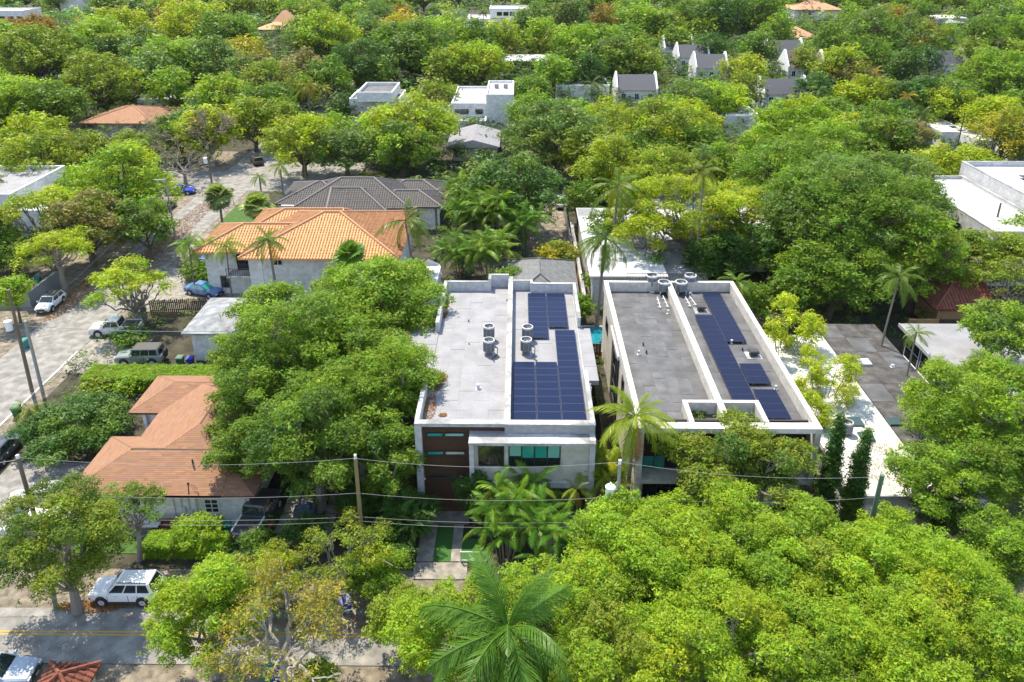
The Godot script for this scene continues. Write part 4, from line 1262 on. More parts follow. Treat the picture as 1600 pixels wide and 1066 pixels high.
# ---------------------------------------------------------------- vehicles (nose along +x)
# shape: length, half width, belt height, hood height, roof height, cabin from/to at belt, cabin from/to at roof, rear deck height
const SHAPES := {
	"suv": [4.4, .88, 1.02, .98, 1.62, -2.05, 1.0, -1.75, .35, 1.02],
	"compact": [4.2, .88, .95, .92, 1.5, -1.95, .95, -1.5, .25, .95],
	"sedan": [4.7, .90, .92, .88, 1.42, -1.65, 1.05, -1.0, .2, .96],
	"jeep": [4.6, .90, 1.15, 1.12, 1.82, -2.15, .75, -2.05, .5, 1.15],
	"pickup": [5.2, .95, 1.10, 1.08, 1.80, -.75, 1.2, -.55, .55, 1.12],
}

func ring(x: float, w: float, y0: float, y1: float) -> Array:
	return [Vector3(x, y0, w * .9), Vector3(x, y0 + .12, w * .98), Vector3(x, lerpf(y0, y1, .55), w), Vector3(x, y1 - .10, w * .97), Vector3(x, y1, w * .86), Vector3(x, y1 + .015, 0), Vector3(x, y1, -w * .86), Vector3(x, y1 - .10, -w * .97), Vector3(x, lerpf(y0, y1, .55), -w), Vector3(x, y0 + .12, -w * .98), Vector3(x, y0, -w * .9)]

func vehicle(called: String, shape: String, paint: Color, at: Vector3, turn: float, label: String, category: String, roof_paint = null, glazing = null, group := "") -> void:
	var o := thing(called, label, category, at, turn, group)
	var s: Array = SHAPES[shape]
	var l: float = s[0]
	var w: float = s[1]
	var key := "paint %s" % paint
	if not m.has(key):
		var p := mat(key, paint, .3)
		p.clearcoat_enabled = true
		p.clearcoat = .6
		p.clearcoat_roughness = .08
	var pm: Material = m[key]
	var b := Mesher.new()
	var st := []
	var f := l / 2
	var blunt := shape in ["jeep", "pickup"]
	st.append(ring(-f, w * (.92 if blunt else .84), .38, s[9] - .12))
	st.append(ring(-f + .12, w * .97, .30, s[9] - .02))
	st.append(ring(-f * .5, w, .26, s[2]))
	st.append(ring(0, w, .26, s[2]))
	st.append(ring(s[6] - .05, w, .26, s[2]))
	st.append(ring(f - .55, w * (.98 if blunt else .95), .28, s[3] - .02))
	st.append(ring(f - .12, w * (.95 if blunt else .86), .32, s[3] - .10))
	st.append(ring(f, w * (.90 if blunt else .72), .40, s[3] - .24))
	for i in st.size() - 1:
		for k in 10:
			b.quad(st[i][k + 1], st[i][k], st[i + 1][k], st[i + 1][k + 1])
	for e in [[st[0], 1], [st[-1], 0]]:
		for k in range(1, 10):
			if e[1]:
				b.tri(e[0][0], e[0][k], e[0][k + 1])
			else:
				b.tri(e[0][0], e[0][k + 1], e[0][k])
	part("body", b, pm, o)
	# cabin
	var wb: float = w * .93
	var wt: float = w * (.84 if blunt else .74)
	var y0: float = s[2] - .03
	var y1: float = s[4]
	var lo := [Vector3(s[5], y0, wb), Vector3(s[6], y0, wb), Vector3(s[6], y0, -wb), Vector3(s[5], y0, -wb)]
	var hi := [Vector3(s[7], y1, wt), Vector3(s[8], y1, wt), Vector3(s[8], y1, -wt), Vector3(s[7], y1, -wt)]
	var c := Mesher.new()
	for i in 4:
		var j := (i + 1) % 4
		c.quad(lo[i], lo[j], hi[j], hi[i])
	part("cabin", c, pm, o)
	var r := Mesher.new()
	var mid := []
	for i in 4:
		mid.append(hi[i] * Vector3(.86, 1, .84) + Vector3(s[7] * .07 + s[8] * .07, .06, 0))
	r.quad(mid[0], mid[1], mid[2], mid[3])
	for i in 4:
		var j := (i + 1) % 4
		r.quad(hi[i], hi[j], mid[j], mid[i])
	part("roof", r, roof_paint if roof_paint else pm, o)
	var gm: Material = glazing if glazing else m.car_glass
	for i in 4:
		var j := (i + 1) % 4
		var nn: Vector3 = (lo[j] - lo[i]).cross(hi[i] - lo[i]).normalized() * .008
		var cuts := [[.05, .95]] if i % 2 else ([[.05, .34], [.37, .64], [.67, .93]] if shape in ["suv", "jeep"] else [[.06, .48], [.52, .94]])
		for q in cuts:
			var g := Mesher.new()
			var a: Vector3 = lo[i].lerp(lo[j], q[0])
			var d: Vector3 = lo[i].lerp(lo[j], q[1])
			var e: Vector3 = hi[i].lerp(hi[j], q[0])
			var h: Vector3 = hi[i].lerp(hi[j], q[1])
			g.quad(a.lerp(e, .12) + nn, d.lerp(h, .12) + nn, d.lerp(h, .9) + nn, a.lerp(e, .9) + nn)
			part("windscreen" if i == 1 else "rear_window" if i == 3 else "side_window", g, gm, o)
	var rad := .40 if blunt else .34
	for x in [-1, 1]:
		for z in [-1, 1]:
			var hub := Vector3(x * l * .29 + (.05 if x > 0 else -.02), rad, z * (w - .10))
			var t := Transform3D(Basis(Vector3.RIGHT, z * PI / 2), hub)
			var arch := Mesher.new()
			arch.lathe(Transform3D(t.basis, hub + Vector3(0, .05, 0)), [Vector2(rad * 1.22, -.02), Vector2(rad * 1.22, .106), Vector2(.001, .108)], 18)
			part("wheel_arch", arch, m.dark_metal, o)
			var wh := Mesher.new()
			wh.lathe(t, [Vector2(rad * .62, -.1), Vector2(rad * .96, -.1), Vector2(rad, -.05), Vector2(rad, .10), Vector2(rad * .95, .15), Vector2(rad * .62, .15)], 18)
			var wheel := part("wheel", wh, m.tyre, o)
			var rm := Mesher.new()
			rm.lathe(t, [Vector2(rad * .64, .135), Vector2(rad * .55, .12), Vector2(.001, .12)], 14)
			for k in 5:
				rm.block(t * Transform3D(Basis(Vector3.UP, TAU * k / 5), Vector3.ZERO) * Transform3D(Basis(), Vector3(rad * .32, .13, 0)), Vector3(rad * .6, .03, .07))
			part("rim", rm, m.rim, wheel)
	for z in [-1, 1]:
		var hl := Mesher.new()
		hl.block(Transform3D(Basis(), Vector3(f - .07, s[3] - .27, z * w * .62)), Vector3(.14, .15, .34))
		part("headlight", hl, m.clear_lamp, o)
		var tl := Mesher.new()
		tl.block(Transform3D(Basis(), Vector3(-f + .04, s[9] - .25, z * w * .72)), Vector3(.1, .22, .25))
		part("tail_light", tl, m.red_lamp, o)
		var mr := Mesher.new()
		mr.block(Transform3D(Basis(), Vector3(s[6] - .25, s[2] + .1, z * (w + .1))), Vector3(.12, .15, .2))
		part("mirror", mr, pm, o)
	for z in [-1, 1]:
		for x in [s[5] * .55 + .1, (s[5] + s[6]) * .5 + .1, s[6] * .9]:
			bx("door_seam", Vector3(x - .012, .42, z * w - .006), Vector3(x + .012, s[2] - .12, z * w + .006), m.charcoal, o)
		for x in [s[5] * .4, s[6] * .35]:
			bx("door_handle", Vector3(x - .1, s[2] - .22, z * w - .01), Vector3(x + .1, s[2] - .18, z * w + .02), m.rim, o)
		bx("sill", Vector3(-l * .21, .26, z * w * .99 - .03), Vector3(l * .21, .40, z * w * .99 + .02), m.charcoal, o)
		if shape in ["suv", "compact"]:
			var rr := Mesher.new()
			rr.bar(Vector3(s[7] + .15, y1 + .07, z * wt * .9), Vector3(s[8] - .1, y1 + .07, z * wt * .9), .04, .04)
			part("roof_rail", rr, m.charcoal, o)
	bx("number_plate", Vector3(f + .062, .36, -.17), Vector3(f + .07, .47, .17), m.white_paint, o)
	var gr := Mesher.new()
	gr.block(Transform3D(Basis(), Vector3(f - .02, .62, 0)), Vector3(.08, .2, w * .95))
	part("grille", gr, m.dark_metal, o)
	for e in [[f, .42, 1.5], [-f, .46, 1.6]]:
		var bu := Mesher.new()
		bu.block(Transform3D(Basis(), Vector3(e[0], e[1], 0)), Vector3(.12, .15, w * e[2]))
		part("bumper", bu, m.charcoal, o)
	if shape == "pickup":
		bx("bed", Vector3(-f + .15, s[9] - .02, -w * .8), Vector3(s[5] - .08, s[9] + .01, w * .8), m.charcoal, o)
		for z in [-1, 1]:
			bx("bed_rail", Vector3(-f + .1, s[9], z * w * .9 - .05), Vector3(s[5], s[9] + .1, z * w * .9 + .05), m.light_metal, o)
	if shape == "jeep":
		var sp := Mesher.new()
		sp.lathe(Transform3D(Basis(Vector3.BACK, PI / 2), Vector3(-f - .02, 1.05, .1)), [Vector2(.001, .22), Vector2(.36, .22), Vector2(.4, .15), Vector2(.4, 0)], 16)
		part("spare_wheel", sp, m.tyre, o)

# ---------------------------------------------------------------- street furniture
func pole(at: Vector3, high: float, wood: Material, label: String, lean := Vector3.ZERO, r := .15, group := "") -> Node3D:
	var o := thing("utility_pole", label, "pole", at, 0.0, group)
	var b := Mesher.new()
	b.tube([Vector3(0, -.1, 0), lean * .5 + Vector3(0, high * .5, 0), lean + Vector3(0, high, 0)], [r * 1.15, r, r * .85], 10)
	part("shaft", b, wood, o)
	return o

func transformer(o: Node3D, at: Vector3, r := .32, h := 1.0) -> void:
	var b := Mesher.new()
	b.lathe(Transform3D(Basis(), at), [Vector2(r * .9, 0), Vector2(r, .05), Vector2(r, h * .86), Vector2(r * 1.08, h * .87), Vector2(r * 1.08, h * .93), Vector2(r * .6, h), Vector2(.001, h * 1.03)], 16)
	b.tube([at + Vector3(0, h, 0), at + Vector3(0, h + .25, 0)], [.07, .05], 8)
	part("transformer", b, m.hub_white, o)

func wire(a: Vector3, z: Vector3, sag: float, label: String, r := .022, mt = null, group := "") -> void:
	var b := Mesher.new()
	var p := []
	var q := []
	for i in 17:
		var k := i / 16.0
		p.append(a.lerp(z, k) + Vector3(0, -4 * sag * k * (1 - k), 0))
		q.append(r)
	b.tube(p, q, 5)
	tag(part("overhead_wire", b, mt if mt else m.bare_wire, self), label, "wire", group)

func bin(at: Vector3, turn: float, mt: Material, label: String) -> void:
	var o := thing("wheeled_bin", label, "bin", at, turn, "wheeled refuse bins")
	var b := Mesher.new()
	var lo := [Vector3(-.24, .06, .26), Vector3(.24, .06, .26), Vector3(.24, .06, -.24), Vector3(-.24, .06, -.24)]
	var hi := [Vector3(-.31, .98, .36), Vector3(.31, .98, .36), Vector3(.31, .98, -.34), Vector3(-.31, .98, -.34)]
	for i in 4:
		var j := (i + 1) % 4
		b.quad(lo[i], lo[j], hi[j], hi[i])
	b.block(Transform3D(Basis(), Vector3(0, .95, .01)), Vector3(.68, .07, .76))
	part("body", b, mt, o)
	var d := Mesher.new()
	d.block(Transform3D(Basis(Vector3.RIGHT, .06), Vector3(0, 1.03, .03)), Vector3(.66, .06, .78))
	d.block(Transform3D(Basis(Vector3.RIGHT, .06), Vector3(0, 1.075, .03)), Vector3(.5, .05, .58))
	d.bar(Vector3(-.28, 1.0, -.40), Vector3(.28, 1.0, -.40), .05, .05)
	part("lid", d, mt, o)
	for s in [-1, 1]:
		var w := Mesher.new()
		w.lathe(Transform3D(Basis(Vector3.BACK, -s * PI / 2), Vector3(s * .27, .14, -.26)), [Vector2(.14, 0), Vector2(.14, .05), Vector2(.001, .05)], 12)
		part("wheel", w, m.tyre, o)

func scatter_leaves(label: String, spots: Array, n: int, mt: Material, size := .10) -> void:
	var b := Mesher.new()
	for i in n:
		var s: Array = spots[rng.randi() % spots.size()]
		var c: Vector3 = s[0]
		var a := rng.randf() * TAU
		var d := sqrt(rng.randf())
		var p := c + Vector3(cos(a) * d * s[1], .03 + rng.randf() * .04, sin(a) * d * s[2])
		var t := Transform3D(Basis.from_euler(Vector3(rng.randf_range(-.5, .5), rng.randf() * TAU, rng.randf_range(-.5, .5))), p)
		b.quad(t * Vector3(-size, 0, 0), t * Vector3(0, .01, size * .5), t * Vector3(size, 0, 0), t * Vector3(0, .01, -size * .5))
	stuff(tag(part("fallen_leaves", b, mt, self), label, "leaf litter"))

func make_ground() -> void:
	struct("ground", quad_sheet(-700, 700, -1200, 40, 0.0), m.soil)
	# sandy verges, then the two streets a little above them
	struct("verge", quad_sheet(-60.5, -43.6, -150, -52.0, .02), m.verge_sand)
	struct("verge", quad_sheet(-70, 60, -41.2, -30.5, .02), m.verge_sand)
	struct("street", quad_sheet(-52.2, -45.0, -260.0, -37.8, .06), m.asphalt)
	struct("street", quad_sheet(-90, 70, -37.79, -33.7, .064), m.asphalt)
	struct("side_street", quad_sheet(-44.99, -28.0, -142.0, -124.5, .056), m.asphalt)
	struct("side_street", quad_sheet(-90.0, -52.21, -136.0, -124.0, .056), m.asphalt)
	struct("road_patch", quad_sheet(-51.0, -49.4, -80.0, -72.0, .068), m.asphalt_patch)
	struct("road_marking", quad_sheet(-70, -8.0, -36.03, -35.92, .069), m.yellow_paint)
	struct("road_marking", quad_sheet(-70, -8.0, -35.80, -35.69, .069), m.yellow_paint)
	struct("road_marking", quad_sheet(-45.25, -45.05, -71.0, -56.0, .069), m.white_paint)
	struct("road_marking", quad_sheet(-51.9, -48.7, -125.6, -125.2, .069), m.white_paint)
	struct("side_path", quad_sheet(-44.95, -38.5, -73.5, -66.5, .05), m.concrete)
	struct("driveway", quad_sheet(-44.9, -30.0, -92.5, -80.0, .045), m.concrete)
	struct("driveway", quad_sheet(-41.0, -32.2, -52.6, -44.0, .045), m.asphalt_patch)
	struct("lawn", quad_sheet(-44.2, -38.0, -118.0, -107.0, .05), m.lawn)
	struct("path", quad_sheet(-44.9, -38.4, -104.5, -98.0, .05), m.concrete)
	# the pale townhouse's two forecourts: slabs with turf strips between
	struct("forecourt", slab(-7.4, -3.55, -47.1, -45.75), m.concrete)
	struct("forecourt", slab(-6.95, -5.78, -45.68, -42.0), m.concrete)
	struct("turf_strip", slab(-5.75, -4.62, -45.68, -42.0, .07), m.turf)
	struct("forecourt", slab(-4.59, -3.9, -45.68, -42.0), m.concrete)
	struct("turf_strip", slab(-3.87, -2.6, -44.2, -42.0, .07), m.turf)
	struct("forecourt", slab(-7.0, -3.4, -41.9, -40.4), m.concrete)
	struct("forecourt", slab(1.6, 5.0, -47.1, -45.2), m.concrete)
	struct("forecourt", slab(1.8, 2.75, -45.1, -42.0), m.concrete)
	struct("turf_strip", slab(2.78, 3.95, -45.1, -42.0, .07), m.turf)
	struct("forecourt", slab(3.98, 4.8, -45.1, -42.0), m.concrete)
	struct("forecourt", slab(1.6, 5.0, -41.9, -40.4), m.concrete)
	struct("front_path", quad_sheet(-31.0, -19.6, -45.7, -44.2, .04), m.concrete)
	struct("front_lawn", quad_sheet(-31.0, -19.5, -44.2, -42.6, .045), m.lawn)

func slab(x0: float, x1: float, z0: float, z1: float, y := .10) -> Mesher:
	var b := Mesher.new()
	b.box(Vector3(x0, -.05, z0), Vector3(x1, y, z1))
	return b

func make_street() -> void:
	vehicle("parked_car", "compact", Color(.70, .71, .73), Vector3(-53.53, 0.00, -81.15) + Vector3(0, .02, 0), -PI / 2 + .05, "white compact car with dark roof parked on the sandy verge", "car", m.charcoal)
	vehicle("parked_car", "sedan", Color(.012, .045, .42), Vector3(-55.37, 0.00, -123.19), .12, "bright blue car at the far end of the sunlit street", "car")
	vehicle("parked_car", "sedan", Color(.03, .03, .035), Vector3(-54.38, 0.00, -115.20), PI / 2, "dark grey car tucked under the big lime tree by the street", "car")
	vehicle("parked_car", "suv", Color(.012, .03, .22), Vector3(-39.57, 0.00, -93.43), PI / 2 - .2, "dark blue car in the drive beside the orange-roofed house's palms", "car")
	vehicle("parked_car", "sedan", Color(.06, .15, .34), Vector3(-37.20, 0.00, -84.74), -.35, "steel blue sedan beside the picket fence, windscreen showing", "car", null, m.teal_glass)
	vehicle("parked_truck", "pickup", Color(.52, .53, .52), Vector3(-42.98, 0.00, -74.87), PI + .08, "pale pickup truck half hidden under the small airy street tree", "truck")
	vehicle("parked_jeep", "jeep", Color(.20, .235, .23), Vector3(-37.61, 0.00, -68.81), PI + .05, "grey-green off-road jeep with black soft top behind the clipped hedge", "jeep", m.charcoal)
	vehicle("parked_car", "sedan", Color(.05, .06, .075), Vector3(-42.38, 0.00, -53.56), PI / 2 + .05, "dark blue-grey car cut by the picture's left edge", "car")
	vehicle("parked_car", "suv", Color(.74, .74, .74), Vector3(-25.17, 0.00, -38.63) + Vector3(0, .03, -.2), PI, "white SUV parked at the near kerb between two trees", "car", null, m.car_glass)
	vehicle("parked_car", "sedan", Color(.35, .40, .47), Vector3(-30.05, 0.00, -32.64), 0.05, "silver-blue car nosing into the bottom left corner", "car")
	vehicle("parked_car", "suv", Color(.012, .012, .014), Vector3(-48.32, 0.00, -141.25), PI / 2 + .5, "black car on the side street behind the young palms", "car")
	vehicle("parked_car", "sedan", Color(.42, .43, .45), Vector3(-35.82, 0.00, -47.87), PI + .2, "silver car in the drive under the spreading dark tree", "car")
	vehicle("parked_car", "suv", Color(.62, .63, .64), Vector3(-34.46, 0.00, -44.79), PI + .1, "white car under the dark tree, nearest the street", "car")
	vehicle("parked_truck", "pickup", Color(.06, .065, .07), Vector3(-18.89, 0.00, -45.93), PI / 2 - .1, "dark pickup truck beside the brown-roofed house's right wall", "truck")
	vehicle("parked_car", "suv", Color(.60, .61, .62), Vector3(6.66, 0.00, -117.58), PI / 2, "white car at the head of the shaded dirt drive", "car")
	vehicle("parked_car", "suv", Color(.02, .03, .06), Vector3(60.13, 0.00, -214.70), .3, "dark car parked beside the stepped town houses", "car")
	# poles along the front street and their wires
	var p0 := Vector3(-31.6, 0, -41.1)
	var p1 := Vector3(-10.3, 0, -41.2)
	var p2 := Vector3(6.4, 0, -41.0)
	var p3 := Vector3(22.9, 0, -41.1)
	var o := pole(p0, 9.1, m.wood_pole, "wooden pole standing in the dark tree at left, only its top showing", Vector3.ZERO, .15)
	bx("insulator", Vector3(-.08, 9.1, -.08), Vector3(.08, 9.35, .08), m.hub_white, o)
	o = pole(p1, 9.0, m.wood_pole_yellow, "yellowish wooden pole carrying wires in front of the large green tree", Vector3(0, 0, -.2), .14)
	bx("insulator", Vector3(-.07, 9.0, -.27), Vector3(.07, 9.3, -.13), m.hub_white, o)
	o = pole(p2, 9.0, m.concrete_pole, "pole with a white transformer can between the two townhouses", Vector3.ZERO, .12)
	bx("insulator", Vector3(-.08, 9.0, -.08), Vector3(.08, 9.3, .08), m.hub_white, o)
	transformer(o, Vector3(-.52, 6.4, .1), .30, 1.0)
	bx("bracket", Vector3(-.3, 6.9, -.04), Vector3(.1, 7.0, .04), m.mid_metal, o)
	o = pole(p3, 8.2, m.green_pole, "green weathered pole in front of the grey garage door", Vector3(.1, 0, 0), .17)
	var sets := [[9.2, .55, "top"], [6.5, .45, "middle"], [4.6, .35, "lower"], [4.25, .4, "lowest"]]
	var where := ["between the left pole and the yellowish pole", "crossing before the white townhouse", "crossing before the grey-roofed townhouse"]
	var ps := [p0, p1, p2, p3]
	for i in 3:
		for s in sets:
			wire(ps[i] + Vector3(0, minf(s[0], 8.1 if i == 3 else 9.2), .05), ps[i + 1] + Vector3(0, minf(s[0], 8.1) if i == 2 else s[0], .05), s[1], "%s pale overhead wire %s" % [s[2], where[i]], .010, m.bare_wire)
	# left street
	o = pole(Vector3(-45.51, 0.00, -63.28), 10.5, m.wood_pole, "leaning wooden pole with white transformer at the left edge of the street", Vector3(.3, 0, 0), .16)
	transformer(o, Vector3(-.2, 6.7, .45), .3, 1.0)
	pole(Vector3(-44.55, 0.00, -63.29), 7.4, m.concrete_pole, "shorter weathered pole right beside the leaning wooden pole", Vector3(.1, 0, 0), .15)
	o = pole(Vector3(-46.61, 0.00, -100.05), 9.6, m.concrete_pole, "slim pale street pole rising beside the lime tree at mid street", Vector3(-.1, 0, 0), .11)
	bx("lamp_arm", Vector3(-1.6, 9.4, -.05), Vector3(0, 9.5, .05), m.light_metal, o)
	o = pole(Vector3(-50.40, 0.00, -124.26), 6.6, m.wood_pole, "dark pole with white transformer at the street corner", Vector3.ZERO, .15)
	transformer(o, Vector3(-.45, 4.9, .1), .32, 1.0)
	pole(Vector3(-36.72, 0.00, -130.86), 8.2, m.wood_pole_yellow, "yellowish pole behind the slate roof's left end", Vector3.ZERO, .13)
	pole(Vector3(-11.35, 0.00, -148.81), 5.4, m.wood_pole, "thin dark pole in front of the metal-roofed house", Vector3.ZERO, .12)
	pole(Vector3(78.88, 0.00, -139.84), 10.0, m.wood_pole, "pole rising before the small white roofs at right", Vector3.ZERO, .13)
	pole(Vector3(86.23, 0.00, -134.65), 10.0, m.wood_pole, "pole left of the white house at the right edge", Vector3.ZERO, .13)
	pole(Vector3(192.83, 0.00, -321.82), 11.0, m.concrete_pole, "tall pale pole near the top right corner", Vector3.ZERO, .16)
	pole(Vector3(60.14, 0.00, -94.32), 8.5, m.wood_pole, "dark pole before the white villa at right", Vector3.ZERO, .14)
	wire(Vector3(-44.55, 0.00, -63.29) + Vector3(0, 7.3, 0), Vector3(-46.61, 0.00, -100.05) + Vector3(0, 9.0, 0), .8, "wire running up the left street to the slim pale pole", .02, m.cable)
	wire(Vector3(-45.51, 0.00, -63.28) + Vector3(.3, 10.0, 0), Vector3(-50.40, 0.00, -124.26) + Vector3(0, 6.4, 0), .9, "wire running up the left street to the corner pole", .02, m.cable)
	wire(Vector3(-44.55, 0.00, -63.29) + Vector3(0, 6.9, 0), Vector3(-20.0, 3.6, -69.5), .5, "pale service wire sagging over the jeep to the low cottage", .025, m.bare_wire)
	wire(Vector3(-36.72, 0.00, -130.86) + Vector3(0, 8.0, 0), Vector3(-11.35, 0.00, -148.81) + Vector3(0, 5.2, 0), .8, "wire spanning the trees behind the slate roof", .025, m.bare_wire)
	wire(p0 + Vector3(0, 9.0, 0), Vector3(-31.63, 9.00, -41.12) + Vector3(-14, -.3, 1), .5, "pale wire leaving the left pole past the picture edge", .016, m.bare_wire)
	# stop sign
	o = thing("stop_sign", "red octagonal stop sign on a post at the street corner", "sign", Vector3(-44.95, 0, -118.1))
	bx("post", Vector3(-.03, 0, -.03), Vector3(.03, 2.7, .03), m.mid_metal, o)
	var oct := Mesher.new()
	var rim := Mesher.new()
	for e in [[oct, .36, .05], [rim, .40, .035]]:
		e[0].lathe(Transform3D(Basis(Vector3.RIGHT, PI / 2) * Basis(Vector3.UP, PI / 8), Vector3(0, 2.35, 0)), [Vector2(e[1], .0), Vector2(e[1], e[2]), Vector2(.001, e[2])], 8)
	part("rim", rim, m.white_paint, o)
	part("face", oct, m.red_sign, o)
	var tm := TextMesh.new()
	tm.text = "STOP"
	tm.font_size = 32
	tm.pixel_size = .0072
	tm.depth = .012
	var fnt := SystemFont.new()
	fnt.font_names = PackedStringArray(["Droid Sans"])
	fnt.font_weight = 700
	tm.font = fnt
	var tx := MeshInstance3D.new()
	tx.mesh = tm
	tx.name = "lettering"
	tx.material_override = m.white_paint
	tx.position = Vector3(0, 2.35, .056)
	o.add_child(tx)
	# bins
	bin(Vector3(-58.61, 0.00, -87.67), .2, m.bin_teal, "teal bin on the sandy verge under the yellowish tree")
	bin(Vector3(-33.41, 0.00, -68.10), 0.0, m.bin_green, "green bin beside the low white cottage")
	bin(Vector3(-32.35, 0.00, -67.98), 0.05, m.bin_blue, "blue bin beside the low white cottage")
	bin(Vector3(-50.84, 0.00, -71.44), -.2, m.bin_teal, "teal bin seen between the two poles at the left street")
	bin(Vector3(-44.48, 0.00, -59.28), .1, m.bin_green, "green bin under the small palm at the left street")
	bin(Vector3(-20.71, 0.00, -44.52), .1, m.bin_teal, "teal bin against the brown-roofed house's front wall")
	bin(Vector3(-14.24, 0.00, -32.61), .15, m.bin_teal, "teal bin beside the forked trunk at the bottom edge")
	bin(Vector3(-13.54, 0.00, -32.37), .1, m.bin_blue, "blue bin beside the forked trunk at the bottom edge")
	bin(Vector3(-10.85, 0.00, -37.72), .6, m.bin_blue, "small blue bin at the kerb among the bare branches")
	# picket fence, box wall, paved pad, patio things
	o = thing("picket_fence", "weathered upright-board fence behind the low cottage", "fence", Vector3(-41.25, 0.00, -79.31))
	for i in 30:
		bx("picket", Vector3(i * .21, 0, -.02 - i * .02), Vector3(i * .21 + .15, 1.75 + .06 * (i % 3), .02 - i * .02), m.fence_wood, o)
	for y in [.5, 1.4]:
		var rl := Mesher.new()
		rl.bar(Vector3(0, y, -.06), Vector3(6.3, y, -.66), .05, .09)
		part("rail", rl, m.fence_wood, o)
	o = thing("garden_wall", "dark low boundary wall at the left street edge behind the compact car", "wall", Vector3(-56.68, 0.00, -81.12))
	bx("panel", Vector3(-6.0, 0, -.15), Vector3(1.0, 1.9, .15), m.shade_grey, o)
	bx("panel", Vector3(.7, 0, -6.0), Vector3(1.0, 1.88, -.15), m.shade_grey, o)
	bx("coping", Vector3(-6.0, 1.9, -.2), Vector3(1.05, 1.98, .2), m.concrete_pole, o)
	o = thing("paved_pad", "pad of square pale pavers with dark gaps beside the large tree", "patio", Vector3(-17.43, 0.00, -44.61))
	for i in 4:
		for j in 4:
			bx("paver", Vector3(i * 1.05, 0, -1.02 - j * 1.05), Vector3(i * 1.05 + .9, .08 + .01 * ((i * 3 + j) % 3), -.12 - j * 1.05), m.concrete, o)
	o = thing("covered_grill", "barbecue under a dark blue-grey cover on the paver pad", "grill", Vector3(-15.52, 0.00, -46.16) + Vector3(0, .1, 0))
	var gm := Mesher.new()
	gm.prism([Vector2(-.75, .4), Vector2(.75, .4), Vector2(.75, -.4), Vector2(-.75, -.4)], 0.0, .95)
	gm.prism([Vector2(-.5, .33), Vector2(.45, .33), Vector2(.45, -.33), Vector2(-.5, -.33)], .95, 1.25)
	part("cover", gm, m.cover_blue, o)
	bx("lid", Vector3(-.42, 1.25, -.25), Vector3(.36, 1.34, .25), m.cover_blue, o)
	for p in [[Vector3(-18.00, 0.00, -45.46), .32, "round terracotta pot at the near corner of the paver pad"], [Vector3(-19.27, 0.00, -45.19), .26, "small terracotta pot beside the teal bin"]]:
		o = thing("flower_pot", p[2], "pot", p[0])
		var pm := Mesher.new()
		pm.lathe(Transform3D(), [Vector2(p[1] * .65, 0), Vector2(p[1], p[1] * 1.3), Vector2(p[1] * 1.1, p[1] * 1.3), Vector2(p[1] * 1.1, p[1] * 1.5), Vector2(p[1] * .9, p[1] * 1.5), Vector2(p[1] * .9, p[1] * 1.2), Vector2(.001, p[1] * 1.2)], 14)
		part("pot", pm, m.terracotta, o)
		var pl := Mesher.new()
		leaves(pl, [[Vector3(0, p[1] * 2.0, 0), Vector3(.35, .3, .35)]], .3, 12, Color(.05, .14, .02))
		part("plant", pl, m.leaf, o, true, true)
	o = thing("wooden_bench", "long reddish wooden bench against the pale front wall", "bench", Vector3(-24.90, 0.00, -44.68))
	for k in 4:
		bx("slat", Vector3(-1.2, .45, -.25 + k * .14), Vector3(1.2, .49, -.14 + k * .14), m.red_wood, o)
	for k in 3:
		bx("back_slat", Vector3(-1.2, .58 + k * .15, -.36), Vector3(1.2, .70 + k * .15, -.32), m.red_wood, o)
	for x in [-1.1, 1.0]:
		bx("leg", Vector3(x, 0, -.22), Vector3(x + .1, .448, .26), m.red_wood, o)
	o = thing("patio_table", "pale patio table before the brown-roofed house's front wall", "table", Vector3(-26.30, 0.00, -44.93))
	bx("tabletop", Vector3(-.7, .70, -.5), Vector3(.7, .75, .5), m.light_metal, o)
	for x in [-1, 1]:
		for z in [-1, 1]:
			bx("leg", Vector3(x * .6 - .03, 0, z * .4 - .03), Vector3(x * .6 + .03, .698, z * .4 + .03), m.charcoal, o)
	# pool between the townhouses
	o = thing("swimming_pool", "narrow turquoise pool between the two townhouses", "pool", Vector3(7.9, 0, -74.0))
	bx("water", Vector3(-1.0, 0, -2.2), Vector3(1.6, .30, 3.0), m.pool_water, o)
	bx("coping", Vector3(-1.35, 0, -2.5), Vector3(-1.0, .36, 3.3), m.white_cap, o)
	bx("coping", Vector3(-1.0, 0, 3.0), Vector3(1.6, .36, 3.3), m.white_cap, o)
	bx("coping", Vector3(-1.0, 0, -2.5), Vector3(1.6, .36, -2.2), m.white_cap, o)
	o = thing("deck_screen", "dark red-brown deck screen below the pool between the townhouses", "screen", Vector3(7.2, 0, -69.6))
	for k in 7:
		bx("board", Vector3(-1.0 + k * .3, 0, -.04), Vector3(-.72 + k * .3, 1.9, .04), m.red_wood, o)
	o = thing("side_fence", "tall dark plank fence in the gap between the townhouses", "fence", Vector3(6.9, 0, -58.5))
	for k in 16:
		bx("plank", Vector3(-.03, 0, -8.0 + k * .75), Vector3(.03, 2.1, -7.29 + k * .75), m.fence_wood, o)
	o = thing("drive_fence", "grey metal fence along the shaded dirt drive", "fence", Vector3(7.0, 0, -110.0))
	for k in 12:
		bx("panel", Vector3(-.04, 0, -10.0 + k * 2.0), Vector3(.04, 1.7, -8.06 + k * 2.0), m.mid_metal, o)
		bx("post", Vector3(-.06, 0, -8.06 + k * 2.0), Vector3(.06, 1.85, -8.0 + k * 2.0), m.light_metal, o)
	o = thing("front_gate", "thin pale metal gate frame in front of the palm clump", "gate", Vector3(-2.95, 0.00, -41.96))
	bx("post", Vector3(-.95, 0, -.04), Vector3(-.87, 1.0, .04), m.light_metal, o)
